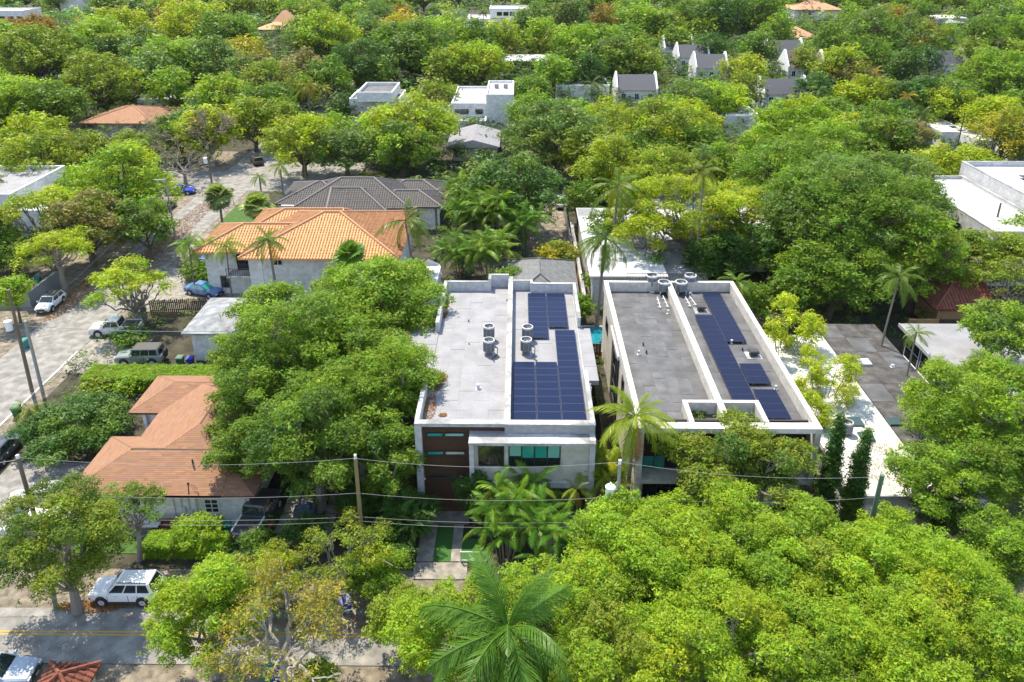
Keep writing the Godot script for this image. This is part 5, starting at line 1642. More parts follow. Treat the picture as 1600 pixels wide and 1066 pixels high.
	bx("post", Vector3(.85, 0, -.04), Vector3(.93, 1.0, .04), m.light_metal, o)
	bx("rail", Vector3(-.87, .92, -.03), Vector3(.85, .98, .03), m.light_metal, o)
	bx("rail", Vector3(-.87, .2, -.03), Vector3(.85, .26, .03), m.light_metal, o)
	for k in 10:
		bx("bar", Vector3(-.76 + k * .17, .26, -.02), Vector3(-.74 + k * .17, .92, .0), m.light_metal, o)
	o = thing("wooden_pergola", "small dark slatted pergola roof in the shade at right", "pergola", Vector3(29.17, 2.20, -39.94) + Vector3(0, -2.2, 0))
	for x in [-1.3, 1.2]:
		for z in [-1.1, 1.0]:
			bx("post", Vector3(x, 0, z), Vector3(x + .1, 2.2, z + .1), m.fence_wood, o)
	for k in 11:
		bx("slat", Vector3(-1.5 + k * .3, 2.2, -1.4), Vector3(-1.42 + k * .3, 2.3, 1.4), m.fence_wood, o)
	o = thing("low_gate", "low reddish wooden gate in the shade right of the garage", "gate", Vector3(28.81, 0.00, -44.07))
	for k in 8:
		bx("board", Vector3(-1.2 + k * .3, 0, -.03), Vector3(-.93 + k * .3, 1.2, .03), m.red_wood, o)
	scatter_leaves("drift of rusty fallen leaves along the white roof's left parapet", [[Vector3(-6.40, 7.00, -53.99), .55, 1.6], [Vector3(-6.56, 7.00, -50.19), .45, 1.9], [Vector3(-6.10, 7.00, -54.57), .5, .7]], 1100, m.leaf_litter, .07)
	scatter_leaves("small piles of fallen leaves along the rear parapet of the white roof", [[Vector3(-6.76, 7.00, -67.84), .2, 1.0], [Vector3(-6.76, 7.00, -65.67), .22, .8], [Vector3(-5.52, 7.00, -49.27), .3, .2]], 220, m.leaf_litter)
	scatter_leaves("dry leaves on the stained white roof's near end", [[Vector3(25.90, 3.50, -46.97), 1.8, 1.6], [Vector3(25.85, 3.50, -49.14), 2.6, 1.2], [Vector3(28.21, 3.50, -50.42), 2.0, 1.0]], 700, m.dry_litter, .07)
	scatter_leaves("dry leaves drifted along the near kerb by the white car", [[Vector3(-27.28, 0.00, -37.88) + Vector3(0, .06, 0), 2.2, .5], [Vector3(-10.70, 0.00, -36.77) + Vector3(0, .06, 0), 5.0, .6]], 1500, m.leaf_litter, .07)
	scatter_leaves("leaf litter lining the left street's verges", [[Vector3(-48.95, 0.00, -108.92) + Vector3(0, .05, 0), 1.6, 14.0], [Vector3(-48.00, 0.00, -97.72) + Vector3(0, .05, 0), 2.6, 9.0], [Vector3(-52.08, 0.00, -85.51) + Vector3(0, .05, 0), 1.5, 8.0]], 5000, m.leaf_litter, .11)
	hedge("long clipped bright green box hedge behind the brown-roofed house", Vector3(-40.6, 0, -65.8), Vector3(-27.4, 1.5, -63.2), .22, 3600, Color(.24, .37, .02))
	hedge("low clipped hedge in front of the brown-roofed house", Vector3(-25.6, 0, -43.6), Vector3(-20.2, 1.1, -42.2), .2, 1500, Color(.25, .40, .02))

func make_undergrowth() -> void:
	# low ground cover wherever nothing is built; kept clear of streets and houses
	var keep := [Rect2(-61, -160, 17.2, 115), Rect2(-90, -41.4, 160, 11), Rect2(-45, -143, 17, 20), Rect2(-45, -93, 15, 13), Rect2(-38, -99, 27, 20), Rect2(-36, -119, 26, 15), Rect2(-41, -74, 20, 12), Rect2(-33, -62, 15, 20), Rect2(-9.5, -72.5, 16, 32), Rect2(6, -79, 3, 7), Rect2(8, -72, 14, 26), Rect2(22.5, -72, 14, 28), Rect2(37, -72, 18, 18), Rect2(7, -113, 28, 32), Rect2(1, -126, 6.3, 34), Rect2(-2, -90, 9, 14), Rect2(55, -113, 30, 26), Rect2(-41, -53, 10, 10), Rect2(-17, -47, 6, 5), Rect2(-44.5, -119, 7, 22)]
	var b := Mesher.new()
	var tints := [Color(.05, .11, .02), Color(.09, .16, .022), Color(.13, .20, .02), Color(.06, .13, .03), Color(.12, .13, .03)]
	for i in 15000:
		var z := -30.0 - 330.0 * pow(rng.randf(), 1.35)
		var x := rng.randf_range(-1, 1) * (absf(z) * .68 + 12)
		var ok := true
		for r in keep:
			if r.has_point(Vector2(x, z)):
				ok = false
				break
		if not ok:
			continue
		var s := clampf(absf(z) * .011, .5, 2.6) * rng.randf_range(.6, 1.3)
		var pts: PackedVector3Array = Transform3D(Basis(Vector3.UP, rng.randf() * TAU).scaled(Vector3(s, s * .6, s)), Vector3(x, s * .35 + rng.randf() * clampf(-z * .02, 1.0, 4.5), z)) * clump_v[rng.randi() % 7]
		b.v.append_array(pts)
		var cc := PackedColorArray()
		cc.resize(pts.size())
		cc.fill(tinted(tints[rng.randi() % 5], .25))
		b.c.append_array(cc)
	for i in 3200:
		var z := -340.0 - 420.0 * rng.randf()
		var s := rng.randf_range(3.2, 6.0)
		var pts: PackedVector3Array = Transform3D(Basis(Vector3.UP, rng.randf() * TAU).scaled(Vector3(s, s * .8, s)), Vector3(rng.randf_range(-1, 1) * (absf(z) * .68 + 12), rng.randf() * 5.0, z)) * clump_v[rng.randi() % 7]
		b.v.append_array(pts)
		var cc := PackedColorArray()
		cc.resize(pts.size())
		cc.fill(tinted(tints[rng.randi() % 5] * 1.5, .25))
		b.c.append_array(cc)
	stuff(tag(part("undergrowth", b, m.leaf, self, true, true), "mixed green undergrowth filling the ground between trees", "undergrowth"))

const TREES := [
		["lime_tree", "broad", Vector3(6.98, 0, -38.51), 4.16, 3.12, 4.80, 0.42, 1060, "L", "lime street tree nearest the grey-roofed townhouse, leftmost of its row", "P", 0.25, 0, "tree"],
		["lime_tree", "broad", Vector3(12.39, 0, -39.29), 4.31, 3.45, 5.00, 0.42, 1185, "L", "lime street tree directly in front of the grey-roofed townhouse", "P", 0.20, 0, "tree"],
		["fresh_green_tree", "broad", Vector3(17.37, 0, -38.60), 3.86, 3.08, 4.90, 0.42, 975, "P", "lime street tree at the grey-roofed townhouse's right corner", "P", 0.20, 0, "tree"],
		["lime_tree", "broad", Vector3(9.38, 0, -35.56), 4.66, 3.50, 5.00, 0.39, 1503, "L", "broad lime tree second from the front row, right of the big foreground palm", "O", 0.15, 0, "tree"],
		["fresh_green_tree", "broad", Vector3(14.79, 0, -35.61), 4.66, 3.50, 5.00, 0.39, 1503, "P", "broad fresh green tree in the middle of the foreground mass", "L", 0.50, 0, "tree"],
		["lime_tree", "broad", Vector3(4.15, 0, -33.17), 3.38, 2.70, 5.00, 0.37, 926, "L", "lime tree just right of the big foreground palm", "P", 0.30, 0, "tree"],
		["lime_tree", "broad", Vector3(10.48, 0, -30.72), 5.04, 3.53, 5.20, 0.35, 2164, "L", "wide yellowish lime crown at bottom centre right", "Y", 0.20, 0, "tree"],
		["olive_green_tree", "broad", Vector3(5.02, 0, -29.62), 4.13, 3.09, 4.60, 0.35, 1503, "O", "olive-tinged crown at the bottom edge right of the palm", "L", 0.50, 0, "tree"],
		["lime_tree", "broad", Vector3(19.52, 0, -35.45), 4.64, 3.48, 5.20, 0.39, 1503, "L", "lime crown below the grey garage door", "O", 0.20, 0, "tree"],
		["lime_tree", "broad", Vector3(23.60, 0, -34.26), 4.89, 3.67, 5.00, 0.38, 1753, "L", "lime crown below the dark pergola", "Y", 0.20, 0, "tree"],
		["lime_tree", "broad", Vector3(19.71, 0, -30.40), 5.00, 3.50, 5.20, 0.35, 2164, "L", "wide lime crown at the bottom edge, right half", "O", 0.25, 0, "tree"],
		["fresh_green_tree", "broad", Vector3(25.49, 0, -31.26), 4.07, 3.05, 5.20, 0.36, 1385, "P", "fresh green crown in the bottom right corner", "L", 0.40, 0, "tree"],
		["fresh_green_tree", "broad", Vector3(15.71, 0, -30.10), 3.83, 2.87, 4.60, 0.35, 1272, "P", "green crown at the bottom edge between two wide lime crowns", "O", 0.40, 0, "tree"],
		["lime_tree", "broad", Vector3(23.68, 0, -40.15), 2.24, 2.01, 4.20, 0.43, 345, "L", "small lime tree right in front of the grey garage door", "L", 0.00, 0, "tree"],
		["leafy_tree", "broad", Vector3(30.25, 0, -38.50), 2.96, 2.66, 4.60, 0.41, 649, "G", "bright mid-green tree at the right edge above the corner crown", "P", 0.40, 0, "tree"],
		["fresh_green_tree", "broad", Vector3(34.31, 0, -49.55), 5.87, 5.58, 7.00, 0.49, 1904, "P", "large fresh green tree overhanging the right flat roofs", "L", 0.25, 0, "tree"],
		["fresh_green_tree", "broad", Vector3(43.14, 0, -63.54), 3.71, 2.97, 6.50, 0.69, 353, "P", "pale green crown at the right edge below the red-tiled shed", "S", 0.30, 0, "tree"],
		["fresh_green_tree", "broad", Vector3(27.78, 0, -43.79), 3.23, 2.58, 6.00, 0.45, 577, "P", "green crown over the stained white roof's right edge", "G", 0.30, 0, "tree"],
		["leafy_tree", "broad", Vector3(32.97, 0, -44.82), 4.17, 3.34, 5.50, 0.46, 926, "G", "mid-green crown at the right edge, below the large overhanging tree", "P", 0.30, 0, "tree"],
		["dark_tree", "broad", Vector3(29.12, 0, -43.26), 2.60, 2.08, 3.50, 0.46, 369, "D", "dark shaded tree beside the reddish wooden gate", "G", 0.30, 0, "tree"],
		["lime_tree", "broad", Vector3(-17.46, 0, -32.91), 3.56, 3.38, 4.60, 0.37, 1218, "L", "bright lime tree at the bottom between the white SUV and the forked tree", "P", 0.30, 0, "tree"],
		["lime_tree", "broad", Vector3(-4.14, 0, -32.13), 3.33, 3.33, 4.40, 0.37, 926, "L", "thin-leaved lime tree left of the big foreground palm", "O", 0.20, 0, "tree"],
		["lime_tree", "broad", Vector3(1.59, 0, -36.10), 2.49, 2.11, 3.40, 0.40, 460, "L", "lime tree behind the big foreground palm, before the palm clump", "L", 0.00, 0, "tree"],
		["olive_green_tree", "broad", Vector3(-27.86, 0, -37.54), 4.57, 4.57, 5.50, 0.41, 1328, "O", "spreading dark green tree at the left edge over the front street", "D", 0.60, 0, "tree"],
		["leafy_tree", "airy", Vector3(-25.91, 0, -41.95), 2.55, 1.79, 4.20, 0.38, 192, "G", "light branch-tipped tree before the brown-roofed house's front wall", "O", 0.40, 0, "tree"],
		["large_shrub", "bush", Vector3(-36.68, 0, -54.70), 4.75, 1.75, 2.00, 0.55, 856, "D", "rounded glossy dark green shrub left of the brown roof", "G", 0.50, 1, "shrub"],
		["fresh_green_tree", "broad", Vector3(-13.40, 0, -66.21), 6.85, 5.48, 7.50, 0.71, 1123, "P", "large green tree left of the white townhouse, upper part by the orange house", "G", 0.40, 0, "tree"],
		["leafy_tree", "broad", Vector3(-18.37, 0, -58.39), 7.30, 5.84, 6.50, 0.57, 1870, "G", "large mid-green tree between brown roof and orange-roofed house", "P", 0.40, 0, "tree"],
		["fresh_green_tree", "broad", Vector3(-9.88, 0, -52.76), 4.21, 4.00, 7.50, 0.52, 880, "P", "green tree overhanging the white townhouse roof's left edge", "G", 0.40, 0, "tree"],
		["leafy_tree", "broad", Vector3(-20.65, 0, -53.07), 4.29, 3.86, 5.50, 0.53, 834, "G", "mid-green crown hanging over the brown shingle roof", "P", 0.30, 0, "tree"],
		["leafy_tree", "broad", Vector3(-14.68, 0, -47.36), 5.52, 4.69, 6.00, 0.48, 1570, "G", "large leafy crown right of the brown roof, behind the yellowish pole", "D", 0.35, 0, "tree"],
		["leafy_tree", "broad", Vector3(-9.31, 0, -46.52), 2.96, 3.26, 5.00, 0.48, 596, "G", "mid-green tree close against the white townhouse's left wall", "D", 0.40, 0, "tree"],
		["fresh_green_tree", "broad", Vector3(-10.68, 0, -72.67), 2.91, 2.91, 6.50, 0.78, 214, "P", "bright green tree top beside the white townhouse's rear left corner", "P", 0.00, 0, "tree"],
		["fresh_green_tree", "broad", Vector3(-24.29, 0, -69.78), 3.79, 3.41, 5.00, 0.76, 343, "P", "fresh green tree in front of the orange-roofed house's white wall", "P", 0.00, 0, "tree"],
		["olive_green_tree", "broad", Vector3(14.86, 0, -45.24), 5.20, 3.64, 5.80, 0.46, 1461, "O", "olive dark tree spread across the grey-roofed townhouse's front", "D", 0.50, 0, "tree"],
		["column_tree", "column", Vector3(21.84, 0, -45.44), 0.81, 4.25, 4.50, 0.42, 942, "D", "left one of two tall narrow drooping evergreens", "G", 0.20, 0, "tree"],
		["column_tree", "column", Vector3(23.41, 0, -44.67), 0.80, 3.95, 4.20, 0.42, 872, "D", "right one of two tall narrow drooping evergreens", "G", 0.40, 0, "tree"],
		["bamboo_tree", "wispy", Vector3(24.93, 0, -65.57), 3.28, 3.28, 5.00, 0.57, 327, "U", "yellow bamboo-like tree beside the grey-roofed townhouse's rear right corner", "Y", 0.50, 0, "tree"],
		["bamboo_tree", "wispy", Vector3(25.98, 0, -57.96), 2.97, 3.57, 4.50, 0.45, 435, "U", "yellow thin-leaved tree over the stained white roof", "Y", 0.60, 0, "tree"],
		["yellow_green_tree", "wispy", Vector3(23.14, 0, -53.62), 2.05, 2.66, 3.60, 0.43, 272, "Y", "yellow-green thin tree along the grey-roofed townhouse's right wall", "U", 0.40, 0, "tree"],
		["large_shrub", "bush", Vector3(-22.05, 0, -43.08), 1.81, 1.25, 1.50, 0.46, 201, "L", "bright lime shrub between the wooden bench and the teal bin", "L", 0.00, 0, "shrub"],
		["large_shrub", "bush", Vector3(-17.87, 0, -42.34), 1.20, 0.95, 1.20, 0.46, 106, "D", "dark shrub below the dark pickup truck", "G", 0.40, 0, "shrub"],
		["round_bush", "bush", Vector3(-11.12, 0, -32.19), 1.08, 0.85, 1.10, 0.38, 101, "G", "clipped round bush at the bottom edge by the forked tree", "O", 0.30, 0, "shrub"],
		["large_shrub", "bush", Vector3(-38.69, 0, -63.24), 1.79, 0.65, 0.90, 0.71, 78, "O", "olive rounded shrub inside the hedge, left", "O", 0.00, 0, "shrub"],
		["large_shrub", "bush", Vector3(-36.11, 0, -63.48), 1.79, 0.65, 0.90, 0.72, 83, "L", "pale lime spiky shrub inside the hedge, right", "L", 0.00, 0, "shrub"],
		["large_shrub", "bush", Vector3(-7.67, 0, -44.94), 2.16, 1.55, 1.80, 0.48, 286, "D", "dark green shrub left of the white townhouse's forecourt", "G", 0.30, 0, "shrub"],
		["large_shrub", "bush", Vector3(-11.43, 0, -45.58), 1.84, 1.55, 1.80, 0.48, 202, "D", "dark shrub behind the yellowish pole's foot", "R", 0.15, 0, "shrub"],
		["large_shrub", "bush", Vector3(-9.10, 0, -42.31), 1.96, 1.05, 1.30, 0.46, 227, "D", "dark green shrub at the forecourt's near left corner", "G", 0.30, 0, "shrub"],
		["large_shrub", "bush", Vector3(-3.14, 0, -45.57), 1.36, 1.91, 3.00, 0.48, 177, "D", "dark shrub against the white townhouse's middle fin", "D", 0.00, 0, "shrub"],
		["large_shrub", "bush", Vector3(-39.68, 0, -71.48), 1.97, 1.05, 1.30, 0.79, 78, "D", "dark shrub between pickup truck and grey jeep", "G", 0.30, 0, "shrub"],
		["leafy_tree", "broad", Vector3(38.32, 0, -87.74), 11.27, 8.21, 8.91, 0.90, 1803, "G", "giant spreading oak in the middle right, largest crown in view", "S", 0.35, 0, "tree"],
		["leafy_tree", "broad", Vector3(37.99, 0, -105.77), 9.50, 7.41, 7.75, 1.06, 718, "G", "oak crown at the giant oak's upper left", "P", 0.40, 0, "tree"],
		["grey_green_tree", "broad", Vector3(48.19, 0, -98.65), 8.12, 7.19, 7.55, 1.00, 597, "S", "oak crown at the giant oak's upper right", "G", 0.20, 0, "tree"],
		["fresh_green_tree", "broad", Vector3(44.03, 0, -80.77), 5.24, 5.75, 6.45, 0.84, 477, "P", "oak crown left of the white villa's wall", "O", 0.20, 0, "tree"],
		["leafy_tree", "broad", Vector3(33.86, 0, -78.26), 6.56, 5.11, 5.81, 0.82, 726, "G", "mid-green crown below the giant oak, above the flat roofs", "P", 0.30, 0, "tree"],
		["dark_tree", "broad", Vector3(29.88, 0, -87.15), 4.92, 4.36, 5.06, 0.91, 403, "D", "dark green tree right of the brilliant white roof", "G", 0.30, 0, "tree"],
		["dark_tree", "broad", Vector3(23.29, 0, -86.06), 4.14, 3.61, 4.31, 0.90, 289, "D", "dark green tree before the brilliant white roof's right part", "G", 0.40, 0, "tree"],
		["yellow_green_tree", "airy", Vector3(20.48, 0, -90.81), 8.32, 4.16, 8.50, 0.79, 627, "Y", "flat-topped yellow-green tree with open branches over the white roof", "O", 0.40, 0, "tree"],
		["olive_green_tree", "airy", Vector3(28.45, 0, -94.25), 5.62, 2.81, 7.50, 0.82, 241, "O", "olive flat-topped crown at the white roof's right end", "Y", 0.50, 0, "tree"],
		["dark_tree", "broad", Vector3(-0.94, 0, -104.75), 7.53, 5.92, 6.33, 1.06, 492, "D", "rich dark green dense tree behind the palm grove", "G", 0.45, 1, "tree"],
		["leafy_tree", "broad", Vector3(-6.21, 0, -103.32), 3.98, 3.92, 4.43, 1.06, 152, "G", "mid-green tree at the slate roof's right end", "G", 0.00, 0, "tree"],
		["grey_green_tree", "broad", Vector3(6.80, 0, -132.11), 8.83, 7.06, 7.42, 1.30, 465, "S", "grey-green oak right of the metal-roofed house", "O", 0.40, 0, "tree"],
		["olive_green_tree", "broad", Vector3(11.99, 0, -126.83), 6.53, 5.77, 6.20, 1.26, 289, "O", "olive tree behind the tall palms, right of the grey-green oak", "S", 0.40, 0, "tree"],
		["olive_green_tree", "broad", Vector3(21.89, 0, -133.90), 9.63, 6.93, 7.30, 1.32, 478, "O", "olive-yellow tree right of the grey-green oak, centre", "Y", 0.50, 0, "tree"],
		["leafy_tree", "broad", Vector3(19.88, 0, -126.76), 6.53, 5.21, 5.66, 1.26, 256, "G", "mid-green tree below the olive-yellow one, centre", "G", 0.00, 0, "tree"],
		["yellow_green_tree", "broad", Vector3(-20.74, 0, -141.28), 10.15, 6.23, 6.63, 1.39, 478, "Y", "bright yellow-green flat-topped tree before the white stepped house", "L", 0.40, 0, "tree"],
		["leafy_tree", "broad", Vector3(-20.24, 0, -132.68), 7.40, 4.93, 5.39, 1.32, 282, "G", "mid-green tree above the slate roof, right part", "P", 0.30, 0, "tree"],
		["grey_green_tree", "broad", Vector3(-30.00, 0, -133.33), 6.58, 4.13, 4.64, 1.33, 219, "S", "grey-green tree above the slate roof, left part", "D", 0.30, 0, "tree"],
		["yellow_green_tree", "broad", Vector3(-37.55, 0, -133.24), 7.43, 5.53, 5.97, 1.32, 283, "Y", "yellow-green tree right of the bare brown tree", "O", 0.40, 0, "tree"],
		["olive_green_tree", "broad", Vector3(-50.99, 0, -149.55), 6.23, 5.39, 5.83, 1.47, 193, "O", "olive tree next to the bare brown tree", "Y", 0.30, 0, "tree"],
		["lime_tree", "broad", Vector3(-54.37, 0, -103.71), 7.45, 6.68, 7.07, 1.05, 483, "L", "large airy lime tree left of the street, dark trunk showing", "Y", 0.30, 0, "tree"],
		["leafy_tree", "broad", Vector3(-48.02, 0, -95.09), 4.20, 4.28, 4.77, 0.98, 196, "G", "mid-green lower part of the trees left of the street", "L", 0.40, 0, "tree"],
		["yellow_green_tree", "airy", Vector3(-60.04, 0, -93.19), 6.02, 3.01, 7.00, 0.82, 305, "Y", "flat-topped yellowish tree at left edge with pale branches", "O", 0.50, 0, "tree"],
		["yellow_green_tree", "airy", Vector3(-54.35, 0, -85.55), 4.68, 2.11, 5.50, 0.76, 212, "Y", "yellow-green spreading tree above the teal bin", "O", 0.50, 0, "tree"],
		["yellow_green_tree", "airy", Vector3(-41.49, 0, -76.74), 4.46, 2.76, 4.50, 0.70, 229, "Y", "small airy street tree above the pale pickup truck", "L", 0.50, 0, "tree"],
		["olive_green_tree", "broad", Vector3(-76.14, 0, -121.41), 6.79, 5.36, 5.80, 1.22, 279, "O", "olive tree above the left-edge white house", "Y", 0.40, 0, "tree"],
		["leafy_tree", "broad", Vector3(-61.54, 0, -88.81), 3.52, 3.20, 3.75, 0.93, 152, "G", "mid-green tree at the left edge behind the yellowish crowns", "G", 0.00, 0, "tree"],
		["lime_tree", "broad", Vector3(-54.72, 0, -77.14), 2.08, 2.29, 3.50, 0.83, 105, "L", "lime tree at the left edge beside the leaning pole", "L", 0.00, 0, "tree"],
		["olive_green_tree", "broad", Vector3(22.05, 0, -112.32), 7.98, 5.64, 6.07, 1.13, 447, "O", "olive-yellow bushy crown behind the flat-topped tree", "Y", 0.50, 0, "tree"],
		["fresh_green_tree", "broad", Vector3(16.10, 0, -109.27), 3.65, 3.78, 4.30, 1.11, 117, "P", "green crown between the two tall palms and the flat-topped tree", "P", 0.00, 0, "tree"],
		["fresh_green_tree", "broad", Vector3(25.55, 0, -93.19), 4.07, 4.29, 4.79, 0.96, 171, "P", "fresh green crown over the brilliant white roof's right part, flat-topped tree behind", "Y", 0.40, 0, "tree"],
		["yellow_green_tree", "airy", Vector3(21.88, 0, -90.88), 3.13, 2.19, 6.00, 0.80, 78, "Y", "thin yellow-green crown in front of the flat-topped tree", "O", 0.40, 0, "tree"],
		["lime_tree", "broad", Vector3(-0.30, 0, -33.85), 3.28, 2.78, 4.00, 0.38, 883, "L", "lime crown directly under the big foreground palm", "P", 0.30, 0, "tree"],
		["fresh_green_tree", "broad", Vector3(-0.27, 0, -30.07), 3.36, 2.69, 4.00, 0.35, 1026, "P", "green crown at the bottom edge under the big foreground palm", "L", 0.50, 0, "tree"],
		["lime_tree", "broad", Vector3(-6.82, 0, -34.50), 2.23, 1.79, 3.00, 0.39, 369, "L", "lime shrub-like tree at the near end of the forecourt", "O", 0.40, 0, "tree"],
		["olive_green_tree", "airy", Vector3(-10.91, 0, -39.08), 3.45, 2.42, 3.20, 0.36, 236, "O", "yellowish thin tree among the bare branches, before the yellowish pole", "Y", 0.50, 0, "tree"],
		["olive_green_tree", "broad", Vector3(-15.68, 0, -37.77), 2.59, 2.07, 2.60, 0.42, 433, "O", "olive low tree left of the bare branches, before the low clipped hedge", "Y", 0.40, 0, "tree"],
		["fresh_green_tree", "broad", Vector3(-8.80, 0, -38.30), 2.21, 1.99, 2.40, 0.42, 349, "P", "green low tree at the yellowish pole's foot", "D", 0.40, 0, "tree"],
		["large_shrub", "bush", Vector3(-14.53, 0, -43.16), 1.55, 1.24, 1.60, 0.46, 137, "D", "dark shrub at the paver pad's near edge", "G", 0.40, 0, "shrub"],
		["olive_green_tree", "broad", Vector3(53.18, 0, -85.13), 4.43, 4.17, 4.87, 0.89, 305, "O", "olive tree hiding the white villa's lower wall", "G", 0.40, 0, "tree"],
		["fresh_green_tree", "broad", Vector3(61.74, 0, -92.77), 4.05, 3.76, 4.28, 0.96, 171, "P", "fresh green tree at the right edge before the villa", "O", 0.40, 0, "tree"],
		["leafy_tree", "broad", Vector3(-13.78, 0, -50.07), 4.52, 3.62, 7.20, 0.50, 926, "G", "mid-green crown at the heart of the large tree group, left of the white roof overhang", "P", 0.40, 0, "tree"],
		["fresh_green_tree", "broad", Vector3(-23.65, 0, -60.09), 3.62, 3.26, 5.50, 0.58, 487, "P", "fresh green crown over the brown roof's rear right corner", "G", 0.40, 0, "tree"],
		["fresh_green_tree", "broad", Vector3(-14.17, 0, -58.11), 5.08, 4.07, 7.60, 0.56, 926, "P", "fresh green crown in the upper middle of the large tree group", "G", 0.40, 0, "tree"],
		["leafy_tree", "broad", Vector3(-20.17, 0, -47.54), 2.55, 2.55, 5.00, 0.49, 388, "G", "mid-green crown over the brown roof's right end, nearest the street", "P", 0.30, 0, "tree"],
		["fresh_green_tree", "broad", Vector3(-11.71, 0, -49.13), 3.52, 3.17, 7.00, 0.49, 649, "P", "fresh green crown between the yellowish pole and the white roof", "G", 0.40, 0, "tree"],
		["olive_green_tree", "airy", Vector3(14.11, 0, -94.26), 3.64, 2.18, 6.00, 0.82, 99, "O", "thin olive crown across the brilliant white roof's middle", "Y", 0.40, 0, "tree"],
		["leafy_tree", "broad", Vector3(15.52, 0, -86.31), 2.07, 1.98, 2.68, 0.91, 63, "G", "low green tree at the brilliant white roof's near right corner", "P", 0.40, 0, "tree"],
		["large_shrub", "bush", Vector3(9.79, 0, -85.18), 2.16, 1.30, 1.80, 0.90, 71, "G", "green shrub under the brilliant white roof's near edge", "P", 0.40, 0, "shrub"],
		["yellow_green_tree", "airy", Vector3(15.84, 0, -89.72), 5.03, 2.52, 6.00, 0.79, 229, "Y", "thin yellow-green crown left of the flat-topped tree, over the white roof", "O", 0.50, 0, "tree"],
		["leafy_tree", "broad", Vector3(11.45, 0, -95.62), 2.78, 3.68, 4.21, 0.98, 85, "G", "slim green crown between the two tall palms over the white roof", "G", 0.00, 0, "tree"],
		["leafy_tree", "broad", Vector3(8.72, 0, -109.20), 2.87, 3.46, 3.99, 1.11, 72, "G", "small green tree at the far end of the tan boundary wall", "G", 0.00, 0, "tree"],
		["lime_tree", "broad", Vector3(-100.54, 0, -157.30), 9.43, 6.59, 6.98, 1.54, 336, "L", "bright lime tree at the left edge, upper", "L", 0.00, 0, "tree"],
		["leafy_tree", "broad", Vector3(-93.57, 0, -156.81), 7.58, 6.56, 6.95, 1.53, 248, "G", "large mid-green leafy tree left of the faded terracotta roof", "G", 0.00, 0, "tree"],
		["olive_green_tree", "broad", Vector3(-94.82, 0, -179.86), 9.71, 7.22, 7.57, 1.74, 279, "O", "large olive-green leafy tree above the faded terracotta roof", "O", 0.00, 0, "tree"],
		["fresh_green_tree", "broad", Vector3(-78.70, 0, -178.92), 4.96, 6.37, 6.77, 1.73, 108, "P", "tall bright green tree rising left of the bare brown tree", "P", 0.00, 0, "tree"],
		["olive_green_tree", "broad", Vector3(-66.75, 0, -132.61), 4.34, 4.13, 4.64, 1.32, 103, "O", "nearest medium olive-green leafy tree below the faded terracotta roof", "O", 0.00, 0, "tree"],
		["yellow_green_tree", "broad", Vector3(-86.95, 0, -139.33), 5.85, 4.95, 5.41, 1.38, 161, "Y", "medium yellow-green leafy tree left of the faded terracotta roof", "Y", 0.00, 0, "tree"],
		["olive_green_tree", "broad", Vector3(-73.45, 0, -128.62), 5.20, 4.72, 5.19, 1.28, 156, "O", "second medium olive-green leafy tree below the faded terracotta roof", "O", 0.00, 0, "tree"],
		["olive_green_tree", "broad", Vector3(-130.91, 0, -216.13), 12.14, 8.31, 8.61, 2.06, 311, "O", "large olive-green leafy tree below the top left building", "O", 0.00, 0, "tree"],
		["rust_brown_tree", "broad", Vector3(-165.80, 0, -275.20), 11.00, 6.91, 7.28, 2.59, 161, "R", "rust-brown crown at upper left behind the olive one", "R", 0.00, 0, "tree"],
		["leafy_tree", "broad", Vector3(-130.74, 0, -228.57), 9.22, 7.35, 7.70, 2.17, 161, "G", "large mid-green leafy tree below the top left building", "G", 0.00, 0, "tree"],
		["lime_tree", "broad", Vector3(-134.41, 0, -257.93), 10.33, 7.72, 8.05, 2.44, 161, "L", "large lime-green leafy tree right of the top left building", "L", 0.00, 0, "tree"],
		["yellow_green_tree", "broad", Vector3(-135.52, 0, -275.88), 11.61, 8.12, 8.43, 2.59, 179, "Y", "second large yellow-green leafy tree right of the top left building", "Y", 0.00, 0, "tree"],
		["grey_green_tree", "broad", Vector3(-105.73, 0, -228.80), 7.68, 7.21, 7.57, 2.17, 119, "S", "third large grey-green leafy tree above the white roof at upper left", "S", 0.00, 0, "tree"],
		["fresh_green_tree", "broad", Vector3(-87.82, 0, -203.32), 10.08, 7.61, 7.95, 1.95, 240, "P", "large fresh green leafy tree above the white roof at upper left", "P", 0.00, 0, "tree"],
		["grey_green_tree", "broad", Vector3(-89.41, 0, -191.85), 7.82, 6.74, 7.12, 1.85, 171, "S", "nearest large grey-green leafy tree above the white roof at upper left", "S", 0.00, 0, "tree"],
		["yellow_green_tree", "broad", Vector3(-110.65, 0, -276.52), 13.44, 9.47, 9.72, 2.59, 240, "Y", "nearest large yellow-green leafy tree left of the far tan roof", "Y", 0.00, 0, "tree"],
		["rust_brown_tree", "broad", Vector3(-129.46, 0, -309.75), 8.18, 7.69, 8.02, 2.89, 71, "R", "large rust-brown leafy tree left of the far tan roof", "R", 0.00, 0, "tree"],
		["leafy_tree", "broad", Vector3(-97.65, 0, -266.88), 9.46, 7.96, 8.28, 2.51, 127, "G", "large mid-green leafy tree left of the far tan roof", "G", 0.00, 0, "tree"],
		["fresh_green_tree", "broad", Vector3(-92.86, 0, -270.81), 6.26, 7.44, 7.79, 2.54, 54, "P", "medium fresh green leafy tree left of the far tan roof", "P", 0.00, 0, "tree"],
		["golden_tree", "broad", Vector3(-79.19, 0, -229.35), 8.32, 6.29, 6.69, 2.18, 131, "W", "golden-yellow crown beside the far tan roof, upper left", "W", 0.00, 0, "tree"],
